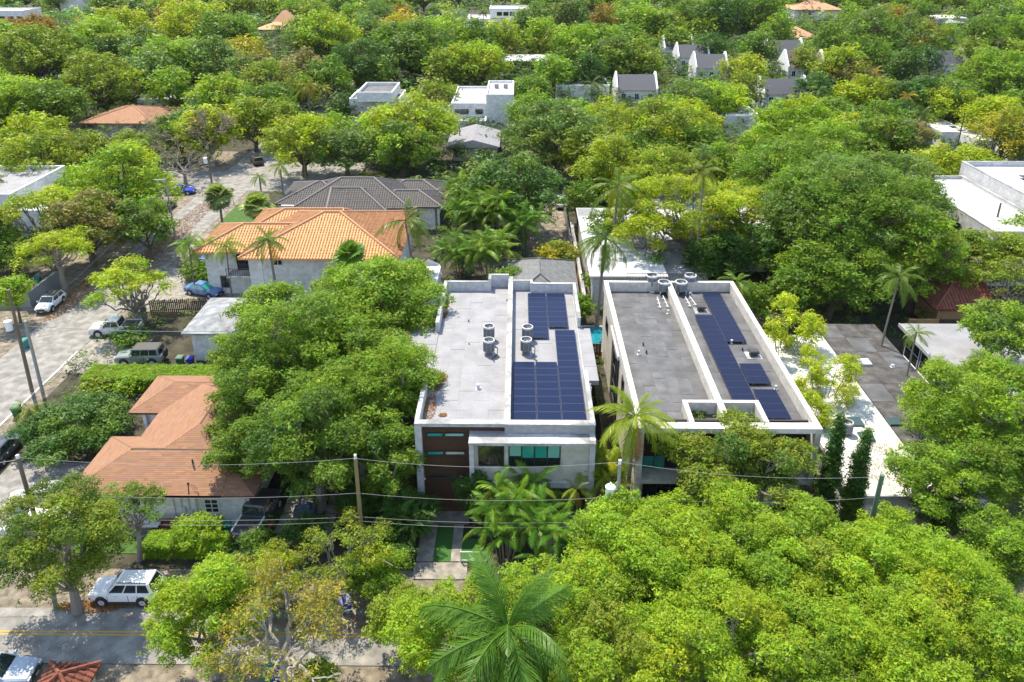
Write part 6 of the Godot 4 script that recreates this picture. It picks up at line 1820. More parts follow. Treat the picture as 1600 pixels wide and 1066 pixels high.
		["grey_green_tree", "broad", Vector3(-78.72, 0, -205.38), 8.78, 7.62, 7.96, 1.96, 191, "S", "second large grey-green leafy tree above the white roof at upper left", "S", 0.00, 0, "tree"],
		["fresh_green_tree", "broad", Vector3(-87.92, 0, -216.52), 6.80, 7.20, 7.56, 2.06, 117, "P", "medium fresh green leafy tree above the white roof at upper left", "P", 0.00, 0, "tree"],
		["grey_green_tree", "broad", Vector3(-64.90, 0, -194.85), 7.93, 6.41, 6.81, 1.87, 161, "S", "large grey-green leafy tree below the far tan roof", "B", 0.50, 0, "tree"],
		["grey_green_tree", "broad", Vector3(-63.44, 0, -239.50), 6.32, 7.52, 7.87, 2.26, 83, "S", "nearest medium grey-green leafy tree right of the far tan roof", "S", 0.00, 0, "tree"],
		["yellow_green_tree", "broad", Vector3(-56.92, 0, -241.91), 10.20, 9.44, 9.69, 2.28, 203, "Y", "tall yellow-green tree at top, left of centre", "L", 0.50, 0, "tree"],
		["golden_tree", "broad", Vector3(-44.77, 0, -220.50), 5.43, 5.87, 6.29, 2.09, 60, "W", "medium golden leafy tree above the white block with roof box", "W", 0.00, 0, "tree"],
		["grey_green_tree", "broad", Vector3(-51.61, 0, -299.72), 7.90, 8.87, 9.15, 2.79, 76, "S", "large grey-green leafy tree left of the top-edge apartment building", "S", 0.00, 0, "tree"],
		["rust_brown_tree", "broad", Vector3(-42.11, 0, -293.79), 4.90, 8.05, 8.37, 2.74, 28, "R", "small rust-brown crown at top centre-left", "R", 0.00, 0, "tree"],
		["golden_tree", "broad", Vector3(-38.48, 0, -263.83), 8.16, 8.06, 8.38, 2.48, 97, "W", "golden crown below the small rust-brown crown", "W", 0.00, 0, "tree"],
		["grey_green_tree", "broad", Vector3(-47.85, 0, -258.40), 6.86, 7.96, 8.28, 2.43, 76, "S", "second medium grey-green leafy tree right of the far tan roof", "S", 0.00, 0, "tree"],
		["lime_tree", "broad", Vector3(-23.51, 0, -246.89), 11.97, 8.19, 8.50, 2.32, 238, "L", "nearest large lime-green leafy tree left of the top-edge apartment building", "L", 0.00, 0, "tree"],
		["leafy_tree", "broad", Vector3(-12.88, 0, -247.71), 7.63, 8.06, 8.38, 2.33, 96, "G", "large mid-green leafy tree below the top-edge apartment building", "G", 0.00, 0, "tree"],
		["yellow_green_tree", "broad", Vector3(-5.38, 0, -259.77), 6.01, 7.39, 7.74, 2.44, 65, "Y", "medium yellow-green leafy tree below the top-edge apartment building", "Y", 0.00, 0, "tree"],
		["leafy_tree", "broad", Vector3(-28.40, 0, -222.49), 14.25, 8.95, 9.22, 2.11, 408, "G", "large mid-green oak behind the modern white houses", "S", 0.40, 0, "tree"],
		["yellow_green_tree", "broad", Vector3(-10.99, 0, -208.76), 9.39, 7.37, 7.72, 1.99, 200, "Y", "yellow-green feathery tree above the white stepped house", "L", 0.50, 0, "tree"],
		["dark_tree", "broad", Vector3(-42.07, 0, -210.45), 9.03, 7.19, 7.55, 2.01, 193, "D", "large dark green leafy tree above the white block with roof box", "D", 0.00, 0, "tree"],
		["brownish_tree", "broad", Vector3(-55.02, 0, -202.43), 6.38, 6.13, 6.54, 1.93, 97, "B", "bare brownish crown between two greens, upper left of centre", "B", 0.00, 0, "tree"],
		["olive_green_tree", "broad", Vector3(-57.62, 0, -183.37), 7.07, 6.46, 6.85, 1.77, 153, "O", "large olive-green leafy tree above the bare brown tree", "B", 0.40, 0, "tree"],
		["leafy_tree", "broad", Vector3(-45.89, 0, -192.25), 6.07, 5.85, 6.27, 1.85, 115, "G", "medium mid-green leafy tree left of the white block with roof box", "G", 0.00, 0, "tree"],
		["olive_green_tree", "broad", Vector3(-18.20, 0, -205.92), 6.47, 6.76, 7.14, 1.96, 104, "O", "medium olive-green leafy tree above the white stepped house", "O", 0.00, 0, "tree"],
		["leafy_tree", "broad", Vector3(-36.43, 0, -206.01), 5.09, 4.67, 5.15, 1.98, 63, "G", "medium mid-green leafy tree above the white block with roof box", "G", 0.00, 0, "tree"],
		["olive_green_tree", "broad", Vector3(-18.91, 0, -178.79), 5.56, 4.59, 5.07, 1.73, 92, "O", "medium olive-green leafy tree left of the white stepped house", "B", 0.30, 0, "tree"],
		["leafy_tree", "broad", Vector3(-52.48, 0, -165.29), 6.07, 5.58, 6.02, 1.61, 152, "G", "medium mid-green leafy tree right of the bare brown tree", "G", 0.00, 0, "tree"],
		["dark_tree", "broad", Vector3(-38.38, 0, -172.84), 2.97, 3.50, 4.03, 1.68, 33, "D", "small dark green leafy tree left of the white block with roof box", "D", 0.00, 0, "tree"],
		["olive_green_tree", "broad", Vector3(-48.51, 0, -158.21), 3.99, 4.27, 4.76, 1.55, 63, "O", "small olive-green leafy tree right of the bare brown tree", "O", 0.00, 0, "tree"],
		["lime_tree", "broad", Vector3(7.35, 0, -257.16), 5.68, 7.91, 8.24, 2.41, 63, "L", "small round lime tree above the long white metal roof", "L", 0.00, 0, "tree"],
		["dark_tree", "broad", Vector3(16.97, 0, -278.49), 7.58, 9.98, 10.20, 2.59, 102, "D", "large dark green leafy tree left of the rust-orange top crown", "B", 0.50, 0, "tree"],
		["rust_brown_tree", "broad", Vector3(29.58, 0, -293.02), 5.38, 8.73, 9.02, 2.72, 35, "R", "rust-orange crown at the top edge, centre", "R", 0.00, 0, "tree"],
		["leafy_tree", "broad", Vector3(20.31, 0, -229.57), 12.89, 8.48, 8.77, 2.17, 317, "G", "wide layered green tree behind the long white metal roof", "L", 0.35, 0, "tree"],
		["grey_green_tree", "broad", Vector3(4.14, 0, -289.50), 6.35, 9.11, 9.38, 2.69, 59, "S", "medium grey-green leafy tree right of the top-edge apartment building", "S", 0.00, 0, "tree"],
		["olive_green_tree", "broad", Vector3(11.11, 0, -250.67), 4.77, 6.66, 7.04, 2.36, 39, "O", "medium olive-green leafy tree above the long white metal roof", "O", 0.00, 0, "tree"],
		["fresh_green_tree", "broad", Vector3(49.66, 0, -295.91), 6.48, 7.74, 8.07, 2.75, 49, "P", "medium fresh green leafy tree right of the rust-orange top crown", "P", 0.00, 0, "tree"],
		["leafy_tree", "broad", Vector3(65.45, 0, -309.76), 9.47, 9.10, 9.36, 2.87, 97, "G", "second large mid-green leafy tree right of the rust-orange top crown", "G", 0.00, 0, "tree"],
		["dark_tree", "broad", Vector3(74.62, 0, -303.54), 9.27, 9.57, 9.81, 2.81, 97, "D", "large dark green leafy tree left of the orange hipped roof", "D", 0.00, 0, "tree"],
		["leafy_tree", "broad", Vector3(88.18, 0, -316.63), 16.39, 10.50, 10.70, 2.93, 279, "G", "broad green tree at the top edge right of the far palms", "P", 0.40, 0, "tree"],
		["olive_green_tree", "broad", Vector3(30.16, 0, -216.62), 9.67, 6.98, 7.35, 2.06, 198, "O", "large olive-green leafy tree above the half-hidden gabled house", "G", 0.40, 0, "tree"],
		["fresh_green_tree", "broad", Vector3(9.10, 0, -200.98), 5.50, 5.61, 6.04, 1.92, 87, "P", "medium fresh green leafy tree below the long white metal roof", "P", 0.00, 0, "tree"],
		["dark_tree", "broad", Vector3(17.32, 0, -203.65), 5.50, 5.61, 6.04, 1.95, 85, "D", "medium dark green leafy tree left of the half-hidden gabled house", "D", 0.00, 0, "tree"],
		["grey_green_tree", "broad", Vector3(25.56, 0, -217.54), 6.80, 7.20, 7.56, 2.06, 117, "S", "medium grey-green leafy tree above the half-hidden gabled house", "S", 0.00, 0, "tree"],
		["grey_green_tree", "broad", Vector3(34.89, 0, -168.17), 6.05, 5.56, 5.99, 1.63, 132, "S", "medium grey-green leafy tree below the stepped town houses", "S", 0.00, 0, "tree"],
		["fresh_green_tree", "broad", Vector3(30.55, 0, -157.53), 5.66, 4.89, 5.35, 1.53, 122, "P", "medium fresh green leafy tree right of the half-hidden gabled house", "P", 0.00, 0, "tree"],
		["dark_tree", "broad", Vector3(58.15, 0, -244.02), 5.18, 6.04, 6.46, 2.30, 45, "D", "medium dark green leafy tree above the stepped town houses", "D", 0.00, 0, "tree"],
		["yellow_green_tree", "broad", Vector3(57.07, 0, -203.74), 6.53, 5.96, 6.37, 1.94, 101, "Y", "medium yellow-green leafy tree right of the stepped town houses", "B", 0.20, 0, "tree"],
		["leafy_tree", "broad", Vector3(69.75, 0, -237.66), 6.04, 6.88, 7.26, 2.24, 78, "G", "medium mid-green leafy tree left of the orange hipped roof", "G", 0.00, 0, "tree"],
		["fresh_green_tree", "broad", Vector3(2.81, 0, -160.62), 5.21, 4.98, 5.44, 1.56, 106, "P", "medium fresh green leafy tree right of the white stepped house", "P", 0.00, 0, "tree"],
		["fresh_green_tree", "broad", Vector3(10.95, 0, -151.12), 5.07, 5.19, 5.65, 1.48, 113, "P", "medium fresh green leafy tree left of the half-hidden gabled house", "P", 0.00, 0, "tree"],
		["yellow_green_tree", "broad", Vector3(16.12, 0, -147.46), 5.58, 5.64, 6.07, 1.44, 160, "Y", "nearest medium yellow-green leafy tree below the half-hidden gabled house", "Y", 0.00, 0, "tree"],
		["yellow_green_tree", "broad", Vector3(31.29, 0, -148.09), 6.82, 5.58, 6.02, 1.45, 212, "Y", "second medium yellow-green leafy tree left of the white roof among lime crowns", "Y", 0.00, 0, "tree"],
		["lime_tree", "broad", Vector3(43.62, 0, -170.76), 6.49, 5.16, 5.61, 1.65, 138, "L", "medium lime-green leafy tree above the white roof among lime crowns", "U", 0.20, 0, "tree"],
		["yellow_green_tree", "broad", Vector3(34.88, 0, -152.53), 4.49, 4.19, 4.69, 1.49, 86, "Y", "nearest medium yellow-green leafy tree left of the white roof among lime crowns", "R", 0.20, 0, "tree"],
		["leafy_tree", "broad", Vector3(31.76, 0, -133.04), 4.74, 4.50, 4.99, 1.32, 139, "G", "medium mid-green leafy tree below the white roof among lime crowns", "G", 0.00, 0, "tree"],
		["leafy_tree", "broad", Vector3(28.03, 0, -130.76), 4.89, 4.34, 4.83, 1.30, 135, "G", "medium mid-green leafy tree left of the white roof among lime crowns", "G", 0.00, 0, "tree"],
		["olive_green_tree", "broad", Vector3(52.62, 0, -185.87), 4.20, 4.87, 5.34, 1.78, 53, "O", "medium olive-green leafy tree right of the stepped town houses", "O", 0.00, 0, "tree"],
		["grey_green_tree", "broad", Vector3(17.16, 0, -140.62), 4.55, 5.21, 5.66, 1.38, 117, "S", "medium grey-green leafy tree below the half-hidden gabled house", "S", 0.00, 0, "tree"],
		["fresh_green_tree", "broad", Vector3(39.36, 0, -176.04), 2.78, 4.99, 5.46, 1.69, 28, "P", "small fresh green leafy tree below the stepped town houses", "P", 0.00, 0, "tree"],
		["lime_tree", "broad", Vector3(49.83, 0, -140.45), 8.64, 6.70, 7.08, 1.37, 355, "L", "brilliant lime tree right of centre, below the brown-roofed town house", "Y", 0.20, 0, "tree"],
		["lime_tree", "broad", Vector3(38.90, 0, -126.05), 4.82, 5.36, 5.81, 1.25, 143, "L", "brilliant lime tree next to the flat roof showing through, right of centre", "L", 0.00, 0, "tree"],
		["fresh_green_tree", "broad", Vector3(48.02, 0, -121.53), 7.36, 6.49, 6.88, 1.20, 336, "P", "large fresh green leafy tree above the giant oak", "P", 0.00, 0, "tree"],
		["leafy_tree", "broad", Vector3(90.50, 0, -237.11), 6.77, 7.56, 7.90, 2.23, 93, "G", "medium mid-green leafy tree right of the orange hipped roof", "G", 0.00, 0, "tree"],
		["grey_green_tree", "broad", Vector3(106.06, 0, -247.03), 10.94, 9.46, 9.71, 2.32, 240, "S", "round grey-green oak at upper right, right of the orange roof", "P", 0.30, 0, "tree"],
		["rust_brown_tree", "broad", Vector3(124.70, 0, -279.45), 9.17, 9.01, 9.28, 2.59, 111, "R", "reddish-olive crown at the top right", "O", 0.50, 0, "tree"],
		["olive_green_tree", "broad", Vector3(125.53, 0, -252.65), 5.22, 7.63, 7.97, 2.36, 44, "O", "medium olive-green leafy tree above the low white roof", "R", 0.30, 0, "tree"],
		["fresh_green_tree", "broad", Vector3(136.23, 0, -261.13), 4.18, 7.16, 7.51, 2.44, 31, "P", "medium fresh green leafy tree below the sloping pale roof", "P", 0.00, 0, "tree"],
		["yellow_green_tree", "broad", Vector3(79.96, 0, -201.59), 6.89, 7.24, 7.59, 1.92, 139, "Y", "yellow-green leafy tree right of the brown-roofed town house", "O", 0.40, 0, "tree"],
		["leafy_tree", "broad", Vector3(94.34, 0, -218.15), 6.80, 6.89, 7.26, 2.06, 104, "G", "medium mid-green leafy tree left of the low white roof", "G", 0.00, 0, "tree"],
		["dark_tree", "broad", Vector3(113.04, 0, -223.23), 4.52, 5.83, 6.25, 2.11, 41, "D", "medium dark green leafy tree below the low white roof", "D", 0.00, 0, "tree"],
		["olive_green_tree", "broad", Vector3(124.79, 0, -224.83), 5.81, 6.52, 6.91, 2.12, 71, "O", "nearest medium olive-green leafy tree right of the low white roof", "O", 0.00, 0, "tree"],
		["grey_green_tree", "broad", Vector3(161.91, 0, -279.37), 7.33, 9.00, 9.27, 2.59, 85, "S", "large grey-green leafy tree right of the sloping pale roof", "S", 0.00, 0, "tree"],
		["leafy_tree", "broad", Vector3(146.94, 0, -260.15), 6.55, 8.15, 8.46, 2.43, 78, "G", "second medium mid-green leafy tree right of the sloping pale roof", "G", 0.00, 0, "tree"],
		["fresh_green_tree", "broad", Vector3(157.55, 0, -260.25), 5.72, 7.80, 8.13, 2.43, 59, "P", "third medium fresh green leafy tree right of the sloping pale roof", "P", 0.00, 0, "tree"],
		["fresh_green_tree", "broad", Vector3(108.02, 0, -181.98), 10.46, 7.74, 8.07, 1.74, 324, "P", "large fresh green tree right of the lone grey-gabled house", "G", 0.40, 0, "tree"],
		["leafy_tree", "broad", Vector3(93.49, 0, -168.83), 5.86, 5.48, 5.92, 1.63, 123, "G", "medium mid-green leafy tree below the lone grey-gabled house", "G", 0.00, 0, "tree"],
		["dark_tree", "broad", Vector3(84.26, 0, -169.33), 6.24, 5.63, 6.06, 1.63, 139, "D", "medium dark green leafy tree below the lone grey-gabled house", "D", 0.00, 0, "tree"],
		["olive_green_tree", "broad", Vector3(79.98, 0, -173.39), 5.91, 5.24, 5.69, 1.67, 119, "O", "medium olive-green leafy tree left of the lone grey-gabled house", "O", 0.00, 0, "tree"],
		["yellow_green_tree", "broad", Vector3(73.71, 0, -173.33), 5.91, 5.24, 5.69, 1.67, 119, "Y", "medium yellow-green leafy tree right of the brown-roofed town house", "Y", 0.00, 0, "tree"],
		["golden_tree", "broad", Vector3(84.56, 0, -136.26), 5.09, 5.99, 6.40, 1.33, 153, "W", "golden pine-like tree at the right edge", "O", 0.50, 0, "tree"],
		["yellow_green_tree", "broad", Vector3(73.77, 0, -128.43), 3.14, 3.42, 3.96, 1.27, 57, "Y", "small yellow-green leafy tree below the small white roofs", "Y", 0.00, 0, "tree"],
		["brownish_tree", "airy", Vector3(67.91, 0, -135.98), 4.74, 2.84, 6.50, 1.14, 88, "B", "greyish bare-topped crown above the giant oak's right side", "S", 0.40, 0, "tree"],
		["yellow_green_tree", "broad", Vector3(66.88, 0, -124.22), 4.17, 4.07, 4.58, 1.24, 108, "Y", "medium yellow-green leafy tree below the small white roofs", "Y", 0.00, 0, "tree"],
		["yellow_green_tree", "broad", Vector3(74.28, 0, -125.40), 4.02, 3.75, 4.27, 1.25, 99, "Y", "small yellow-green leafy tree left of the right-edge white house", "L", 0.40, 0, "tree"],
		["leafy_tree", "broad", Vector3(62.01, 0, -156.22), 5.73, 4.91, 5.38, 1.52, 135, "G", "medium mid-green leafy tree below the brown-roofed town house", "G", 0.00, 0, "tree"],
		["leafy_tree", "broad", Vector3(68.12, 0, -148.42), 6.14, 5.33, 5.77, 1.45, 171, "G", "second medium mid-green leafy tree left of the small white roofs", "G", 0.00, 0, "tree"],
		["dark_tree", "broad", Vector3(77.29, 0, -159.34), 4.37, 4.41, 4.90, 1.55, 76, "D", "medium dark green leafy tree left of the small white roofs", "D", 0.00, 0, "tree"],
		["yellow_green_tree", "broad", Vector3(61.58, 0, -145.27), 4.69, 4.53, 5.01, 1.42, 104, "Y", "medium yellow-green leafy tree left of the small white roofs", "Y", 0.00, 0, "tree"],
		["dark_tree", "broad", Vector3(68.60, 0, -184.70), 4.18, 4.79, 5.26, 1.77, 59, "D", "medium dark green leafy tree below the brown-roofed town house", "D", 0.00, 0, "tree"],
		["olive_green_tree", "broad", Vector3(78.50, 0, -222.06), 3.75, 5.93, 6.34, 2.10, 34, "O", "small olive-green leafy tree below the orange hipped roof", "O", 0.00, 0, "tree"],
		["fresh_green_tree", "broad", Vector3(88.27, 0, -278.40), 5.32, 8.16, 8.47, 2.59, 45, "P", "medium fresh green leafy tree above the orange hipped roof", "P", 0.00, 0, "tree"],
		["grey_green_tree", "broad", Vector3(124.11, 0, -262.06), 6.02, 7.93, 8.25, 2.45, 65, "S", "medium grey-green leafy tree left of the low white roof", "S", 0.00, 0, "tree"],
		["dark_tree", "broad", Vector3(98.34, 0, -204.99), 5.25, 6.29, 6.69, 1.95, 78, "D", "medium dark green leafy tree left of the lone grey-gabled house", "D", 0.00, 0, "tree"],
		["lime_tree", "broad", Vector3(68.98, 0, -104.19), 2.50, 2.55, 3.12, 1.06, 49, "L", "lime hedge tree beyond the white villa at the right edge", "L", 0.00, 0, "tree"],
		["olive_green_tree", "airy", Vector3(57.05, 0, -84.19), 3.29, 2.63, 5.50, 0.75, 106, "O", "olive thin-branched tree before the white villa at the right edge", "Y", 0.30, 0, "tree"],
		["olive_green_tree", "broad", Vector3(48.42, 0, -79.72), 2.68, 3.11, 3.81, 0.84, 139, "O", "olive tree in front of the villa's lower wall", "G", 0.40, 0, "tree"],
		["olive_green_tree", "airy", Vector3(52.30, 0, -78.14), 3.10, 2.48, 5.00, 0.70, 106, "O", "brownish-olive tree with bare limbs right of the red-tiled shed", "B", 0.40, 0, "tree"],
		["leafy_tree", "broad", Vector3(25.18, 0, -76.26), 2.38, 2.14, 3.50, 0.82, 117, "G", "green tree just behind the grey-roofed townhouse's rear right corner", "P", 0.40, 0, "tree"],
		["leafy_tree", "broad", Vector3(30.24, 0, -76.57), 3.06, 2.75, 4.50, 0.82, 193, "G", "mid-green tree above the yellow bamboo-like tree", "D", 0.30, 0, "tree"],
		["large_shrub", "bush", Vector3(6.58, 0, -77.20), 1.56, 1.87, 2.20, 0.83, 70, "G", "green shrub filling the gap behind the tall palm trunks", "P", 0.40, 0, "shrub"],
		["large_shrub", "bush", Vector3(5.51, 0, -61.41), 0.87, 1.04, 1.60, 0.69, 30, "G", "green shrub in the gap right of the solar panels", "P", 0.40, 0, "shrub"],
		["large_shrub", "bush", Vector3(-0.75, 0, -83.80), 2.60, 1.56, 2.40, 0.89, 106, "G", "green shrub at the small grey hipped roof's left end", "G", 0.00, 0, "shrub"],
		["large_shrub", "bush", Vector3(4.81, 0, -92.22), 2.82, 1.75, 2.00, 0.97, 106, "W", "yellow-orange croton shrub at the dirt drive's end", "G", 0.40, 0, "shrub"],
		["large_shrub", "bush", Vector3(-13.83, 0, -81.99), 1.82, 1.46, 3.00, 0.87, 58, "G", "green shrub under the windblown palm", "G", 0.00, 0, "shrub"],
		["large_shrub", "bush", Vector3(-37.28, 0, -68.82), 0.96, 0.55, 0.80, 0.76, 27, "O", "small olive shrub in front of the jeep", "O", 0.00, 0, "shrub"],
		["large_shrub", "bush", Vector3(-39.23, 0, -88.62), 2.35, 0.95, 1.20, 0.94, 78, "G", "low green shrub row before the dark blue car", "G", 0.00, 0, "shrub"],
		["lime_tree", "broad", Vector3(-268.76, 0, -416.67), 7.57, 6.56, 6.95, 3.87, 34, "L", "second large lime-green leafy tree above the top left building", "Y", 0.30, 0, "tree"],
		["leafy_tree", "broad", Vector3(-276.14, 0, -444.29), 8.05, 6.21, 6.61, 4.13, 36, "G", "nearest large mid-green leafy tree above the top left building", "O", 0.30, 0, "tree"],
		["lime_tree", "broad", Vector3(-266.26, 0, -444.22), 8.81, 6.62, 7.01, 4.12, 40, "L", "nearest large lime-green leafy tree above the top left building", "O", 0.30, 0, "tree"],
		["leafy_tree", "broad", Vector3(-269.62, 0, -470.54), 7.50, 5.60, 6.03, 4.36, 26, "G", "second large mid-green leafy tree above the top left building", "Y", 0.30, 0, "tree"],
		["fresh_green_tree", "broad", Vector3(-244.12, 0, -436.07), 8.16, 6.83, 7.21, 4.05, 38, "P", "nearest large fresh green leafy tree right of the top left building", "O", 0.30, 0, "tree"],
		["yellow_green_tree", "broad", Vector3(-236.36, 0, -441.61), 10.00, 8.06, 8.38, 4.09, 61, "Y", "nearest large yellow-green leafy tree right of the top left building", "P", 0.30, 0, "tree"],
		["leafy_tree", "broad", Vector3(-221.30, 0, -435.10), 6.51, 6.29, 6.69, 4.04, 25, "G", "nearest medium mid-green leafy tree right of the top left building", "P", 0.30, 0, "tree"],
		["leafy_tree", "broad", Vector3(-204.03, 0, -413.77), 6.69, 6.23, 6.63, 3.84, 27, "G", "second medium mid-green leafy tree right of the top left building", "Y", 0.30, 0, "tree"],
		["leafy_tree", "broad", Vector3(-211.31, 0, -458.58), 8.75, 6.71, 7.09, 4.25, 43, "G", "large mid-green leafy tree right of the top left building", "P", 0.30, 0, "tree"],
		["leafy_tree", "broad", Vector3(-178.73, 0, -428.23), 6.63, 5.90, 6.32, 3.97, 25, "G", "medium mid-green leafy tree left of the far tan roof", "Y", 0.30, 0, "tree"],
		["yellow_green_tree", "broad", Vector3(-181.79, 0, -457.38), 7.28, 6.83, 7.21, 4.23, 33, "Y", "second large yellow-green leafy tree left of the far tan roof", "G", 0.30, 0, "tree"],
		["dark_tree", "broad", Vector3(-175.21, 0, -458.98), 8.19, 6.04, 6.46, 4.25, 33, "D", "large dark green leafy tree left of the far tan roof", "P", 0.30, 0, "tree"],
		["grey_green_tree", "broad", Vector3(-158.34, 0, -452.27), 7.96, 7.19, 7.54, 4.18, 36, "S", "large grey-green leafy tree above the far tan roof", "O", 0.30, 0, "tree"],
		["olive_green_tree", "broad", Vector3(-148.75, 0, -472.05), 8.05, 5.88, 6.30, 4.37, 30, "O", "second large olive-green leafy tree above the far tan roof", "O", 0.30, 0, "tree"],
		["leafy_tree", "broad", Vector3(-132.06, 0, -444.12), 8.59, 6.60, 6.98, 4.11, 41, "G", "large mid-green leafy tree above the far tan roof", "Y", 0.30, 0, "tree"],
		["dark_tree", "broad", Vector3(-125.02, 0, -471.74), 7.48, 6.39, 6.79, 4.36, 32, "D", "large dark green leafy tree above the far tan roof", "G", 0.30, 0, "tree"],
		["yellow_green_tree", "broad", Vector3(-108.65, 0, -443.79), 7.08, 7.20, 7.56, 4.10, 32, "Y", "large yellow-green leafy tree above the far tan roof", "O", 0.30, 0, "tree"],
		["leafy_tree", "broad", Vector3(-106.99, 0, -469.81), 8.73, 6.85, 7.22, 4.34, 42, "G", "second large mid-green leafy tree right of the far tan roof", "Y", 0.30, 0, "tree"],
		["olive_green_tree", "broad", Vector3(-90.34, 0, -432.63), 7.97, 7.09, 7.45, 4.01, 44, "O", "second large olive-green leafy tree right of the far tan roof", "O", 0.30, 0, "tree"],
		["olive_green_tree", "broad", Vector3(-85.65, 0, -453.70), 8.82, 6.93, 7.30, 4.20, 48, "O", "third large olive-green leafy tree right of the far tan roof", "G", 0.30, 0, "tree"],
		["dark_tree", "broad", Vector3(-74.95, 0, -478.26), 8.61, 5.88, 6.30, 4.42, 34, "D", "large dark green leafy tree left of the top-edge apartment building", "P", 0.30, 0, "tree"],
		["leafy_tree", "broad", Vector3(-57.62, 0, -415.70), 7.21, 7.28, 7.63, 3.85, 39, "G", "second large mid-green leafy tree left of the top-edge apartment building", "G", 0.30, 0, "tree"],
		["lime_tree", "broad", Vector3(-49.02, 0, -423.57), 9.27, 7.92, 8.24, 3.92, 62, "L", "second large lime-green leafy tree left of the top-edge apartment building", "O", 0.30, 0, "tree"],
		["leafy_tree", "broad", Vector3(-43.88, 0, -469.42), 9.56, 7.02, 7.39, 4.33, 55, "G", "nearest large mid-green leafy tree left of the top-edge apartment building", "O", 0.30, 0, "tree"],
		["leafy_tree", "broad", Vector3(-35.27, 0, -477.64), 9.91, 7.89, 8.21, 4.40, 52, "G", "second large mid-green leafy tree above the top-edge apartment building", "P", 0.30, 0, "tree"],
		["leafy_tree", "broad", Vector3(-26.79, 0, -499.77), 9.79, 7.27, 7.63, 4.60, 47, "G", "nearest large mid-green leafy tree above the top-edge apartment building", "Y", 0.30, 0, "tree"],
		["dark_tree", "broad", Vector3(-13.44, 0, -474.85), 7.91, 5.48, 5.92, 4.38, 29, "D", "large dark green leafy tree above the top-edge apartment building", "O", 0.30, 0, "tree"],
		["dark_tree", "broad", Vector3(-2.53, 0, -469.60), 9.11, 7.17, 7.53, 4.33, 46, "D", "large dark green leafy tree right of the top-edge apartment building", "Y", 0.30, 0, "tree"],
		["leafy_tree", "broad", Vector3(5.76, 0, -433.13), 8.07, 6.43, 6.82, 4.00, 36, "G", "large mid-green leafy tree right of the top-edge apartment building", "O", 0.30, 0, "tree"],
		["leafy_tree", "broad", Vector3(16.21, 0, -453.42), 8.35, 7.36, 7.71, 4.18, 44, "G", "second large mid-green leafy tree left of the rust-orange top crown", "P", 0.30, 0, "tree"],
		["grey_green_tree", "broad", Vector3(29.67, 0, -461.81), 9.19, 6.24, 6.64, 4.26, 41, "S", "large grey-green leafy tree left of the rust-orange top crown", "P", 0.30, 0, "tree"],
		["fresh_green_tree", "broad", Vector3(36.50, 0, -443.47), 7.54, 6.32, 6.72, 4.09, 30, "P", "second large fresh green leafy tree above the rust-orange top crown", "Y", 0.30, 0, "tree"],
		["fresh_green_tree", "broad", Vector3(46.95, 0, -440.81), 9.52, 7.13, 7.49, 4.07, 54, "P", "nearest large fresh green leafy tree above the rust-orange top crown", "P", 0.30, 0, "tree"],
		["leafy_tree", "broad", Vector3(59.71, 0, -417.59), 8.43, 7.06, 7.43, 3.85, 42, "G", "nearest large mid-green leafy tree right of the rust-orange top crown", "G", 0.30, 0, "tree"],
		["fresh_green_tree", "broad", Vector3(72.70, 0, -452.05), 9.57, 7.06, 7.42, 4.17, 50, "P", "third large fresh green leafy tree right of the rust-orange top crown", "P", 0.30, 0, "tree"],
		["olive_green_tree", "broad", Vector3(86.17, 0, -447.84), 8.08, 5.56, 6.00, 4.13, 34, "O", "second large olive-green leafy tree right of the rust-orange top crown", "O", 0.30, 0, "tree"],
		["grey_green_tree", "broad", Vector3(132.92, 0, -440.54), 9.18, 7.15, 7.51, 4.05, 46, "S", "large grey-green leafy tree left of the wide peach roof", "O", 0.30, 0, "tree"],
		["fresh_green_tree", "broad", Vector3(140.09, 0, -435.65), 9.67, 7.04, 7.41, 4.01, 52, "P", "large fresh green leafy tree left of the wide peach roof", "Y", 0.30, 0, "tree"],
		["leafy_tree", "broad", Vector3(166.58, 0, -454.02), 7.15, 5.84, 6.26, 4.18, 26, "G", "second large mid-green leafy tree above the wide peach roof", "G", 0.30, 0, "tree"],
		["fresh_green_tree", "broad", Vector3(161.98, 0, -422.77), 6.34, 6.72, 7.10, 3.89, 27, "P", "medium fresh green leafy tree above the wide peach roof", "G", 0.30, 0, "tree"],
		["leafy_tree", "broad", Vector3(185.49, 0, -457.85), 7.95, 7.08, 7.45, 4.21, 38, "G", "second large mid-green leafy tree right of the wide peach roof", "P", 0.30, 0, "tree"],
		["fresh_green_tree", "broad", Vector3(183.94, 0, -430.25), 6.49, 6.76, 7.14, 3.96, 28, "P", "second medium fresh green leafy tree right of the wide peach roof", "O", 0.30, 0, "tree"],
		["leafy_tree", "broad", Vector3(192.39, 0, -431.83), 9.65, 7.57, 7.91, 3.98, 62, "G", "fourth large mid-green leafy tree left of the sloping pale roof", "P", 0.30, 0, "tree"],
		["leafy_tree", "broad", Vector3(212.12, 0, -453.46), 7.77, 5.92, 6.34, 4.17, 32, "G", "third large mid-green leafy tree left of the sloping pale roof", "Y", 0.30, 0, "tree"],
		["leafy_tree", "broad", Vector3(217.11, 0, -436.65), 7.01, 6.62, 7.01, 4.01, 28, "G", "nearest large mid-green leafy tree above the sloping pale roof", "O", 0.30, 0, "tree"],
		["grey_green_tree", "broad", Vector3(223.12, 0, -438.14), 7.94, 7.65, 7.98, 4.03, 42, "S", "large grey-green leafy tree above the sloping pale roof", "Y", 0.30, 0, "tree"],
		["leafy_tree", "broad", Vector3(244.98, 0, -450.87), 9.24, 7.06, 7.42, 4.14, 48, "G", "second large mid-green leafy tree above the sloping pale roof", "G", 0.30, 0, "tree"],
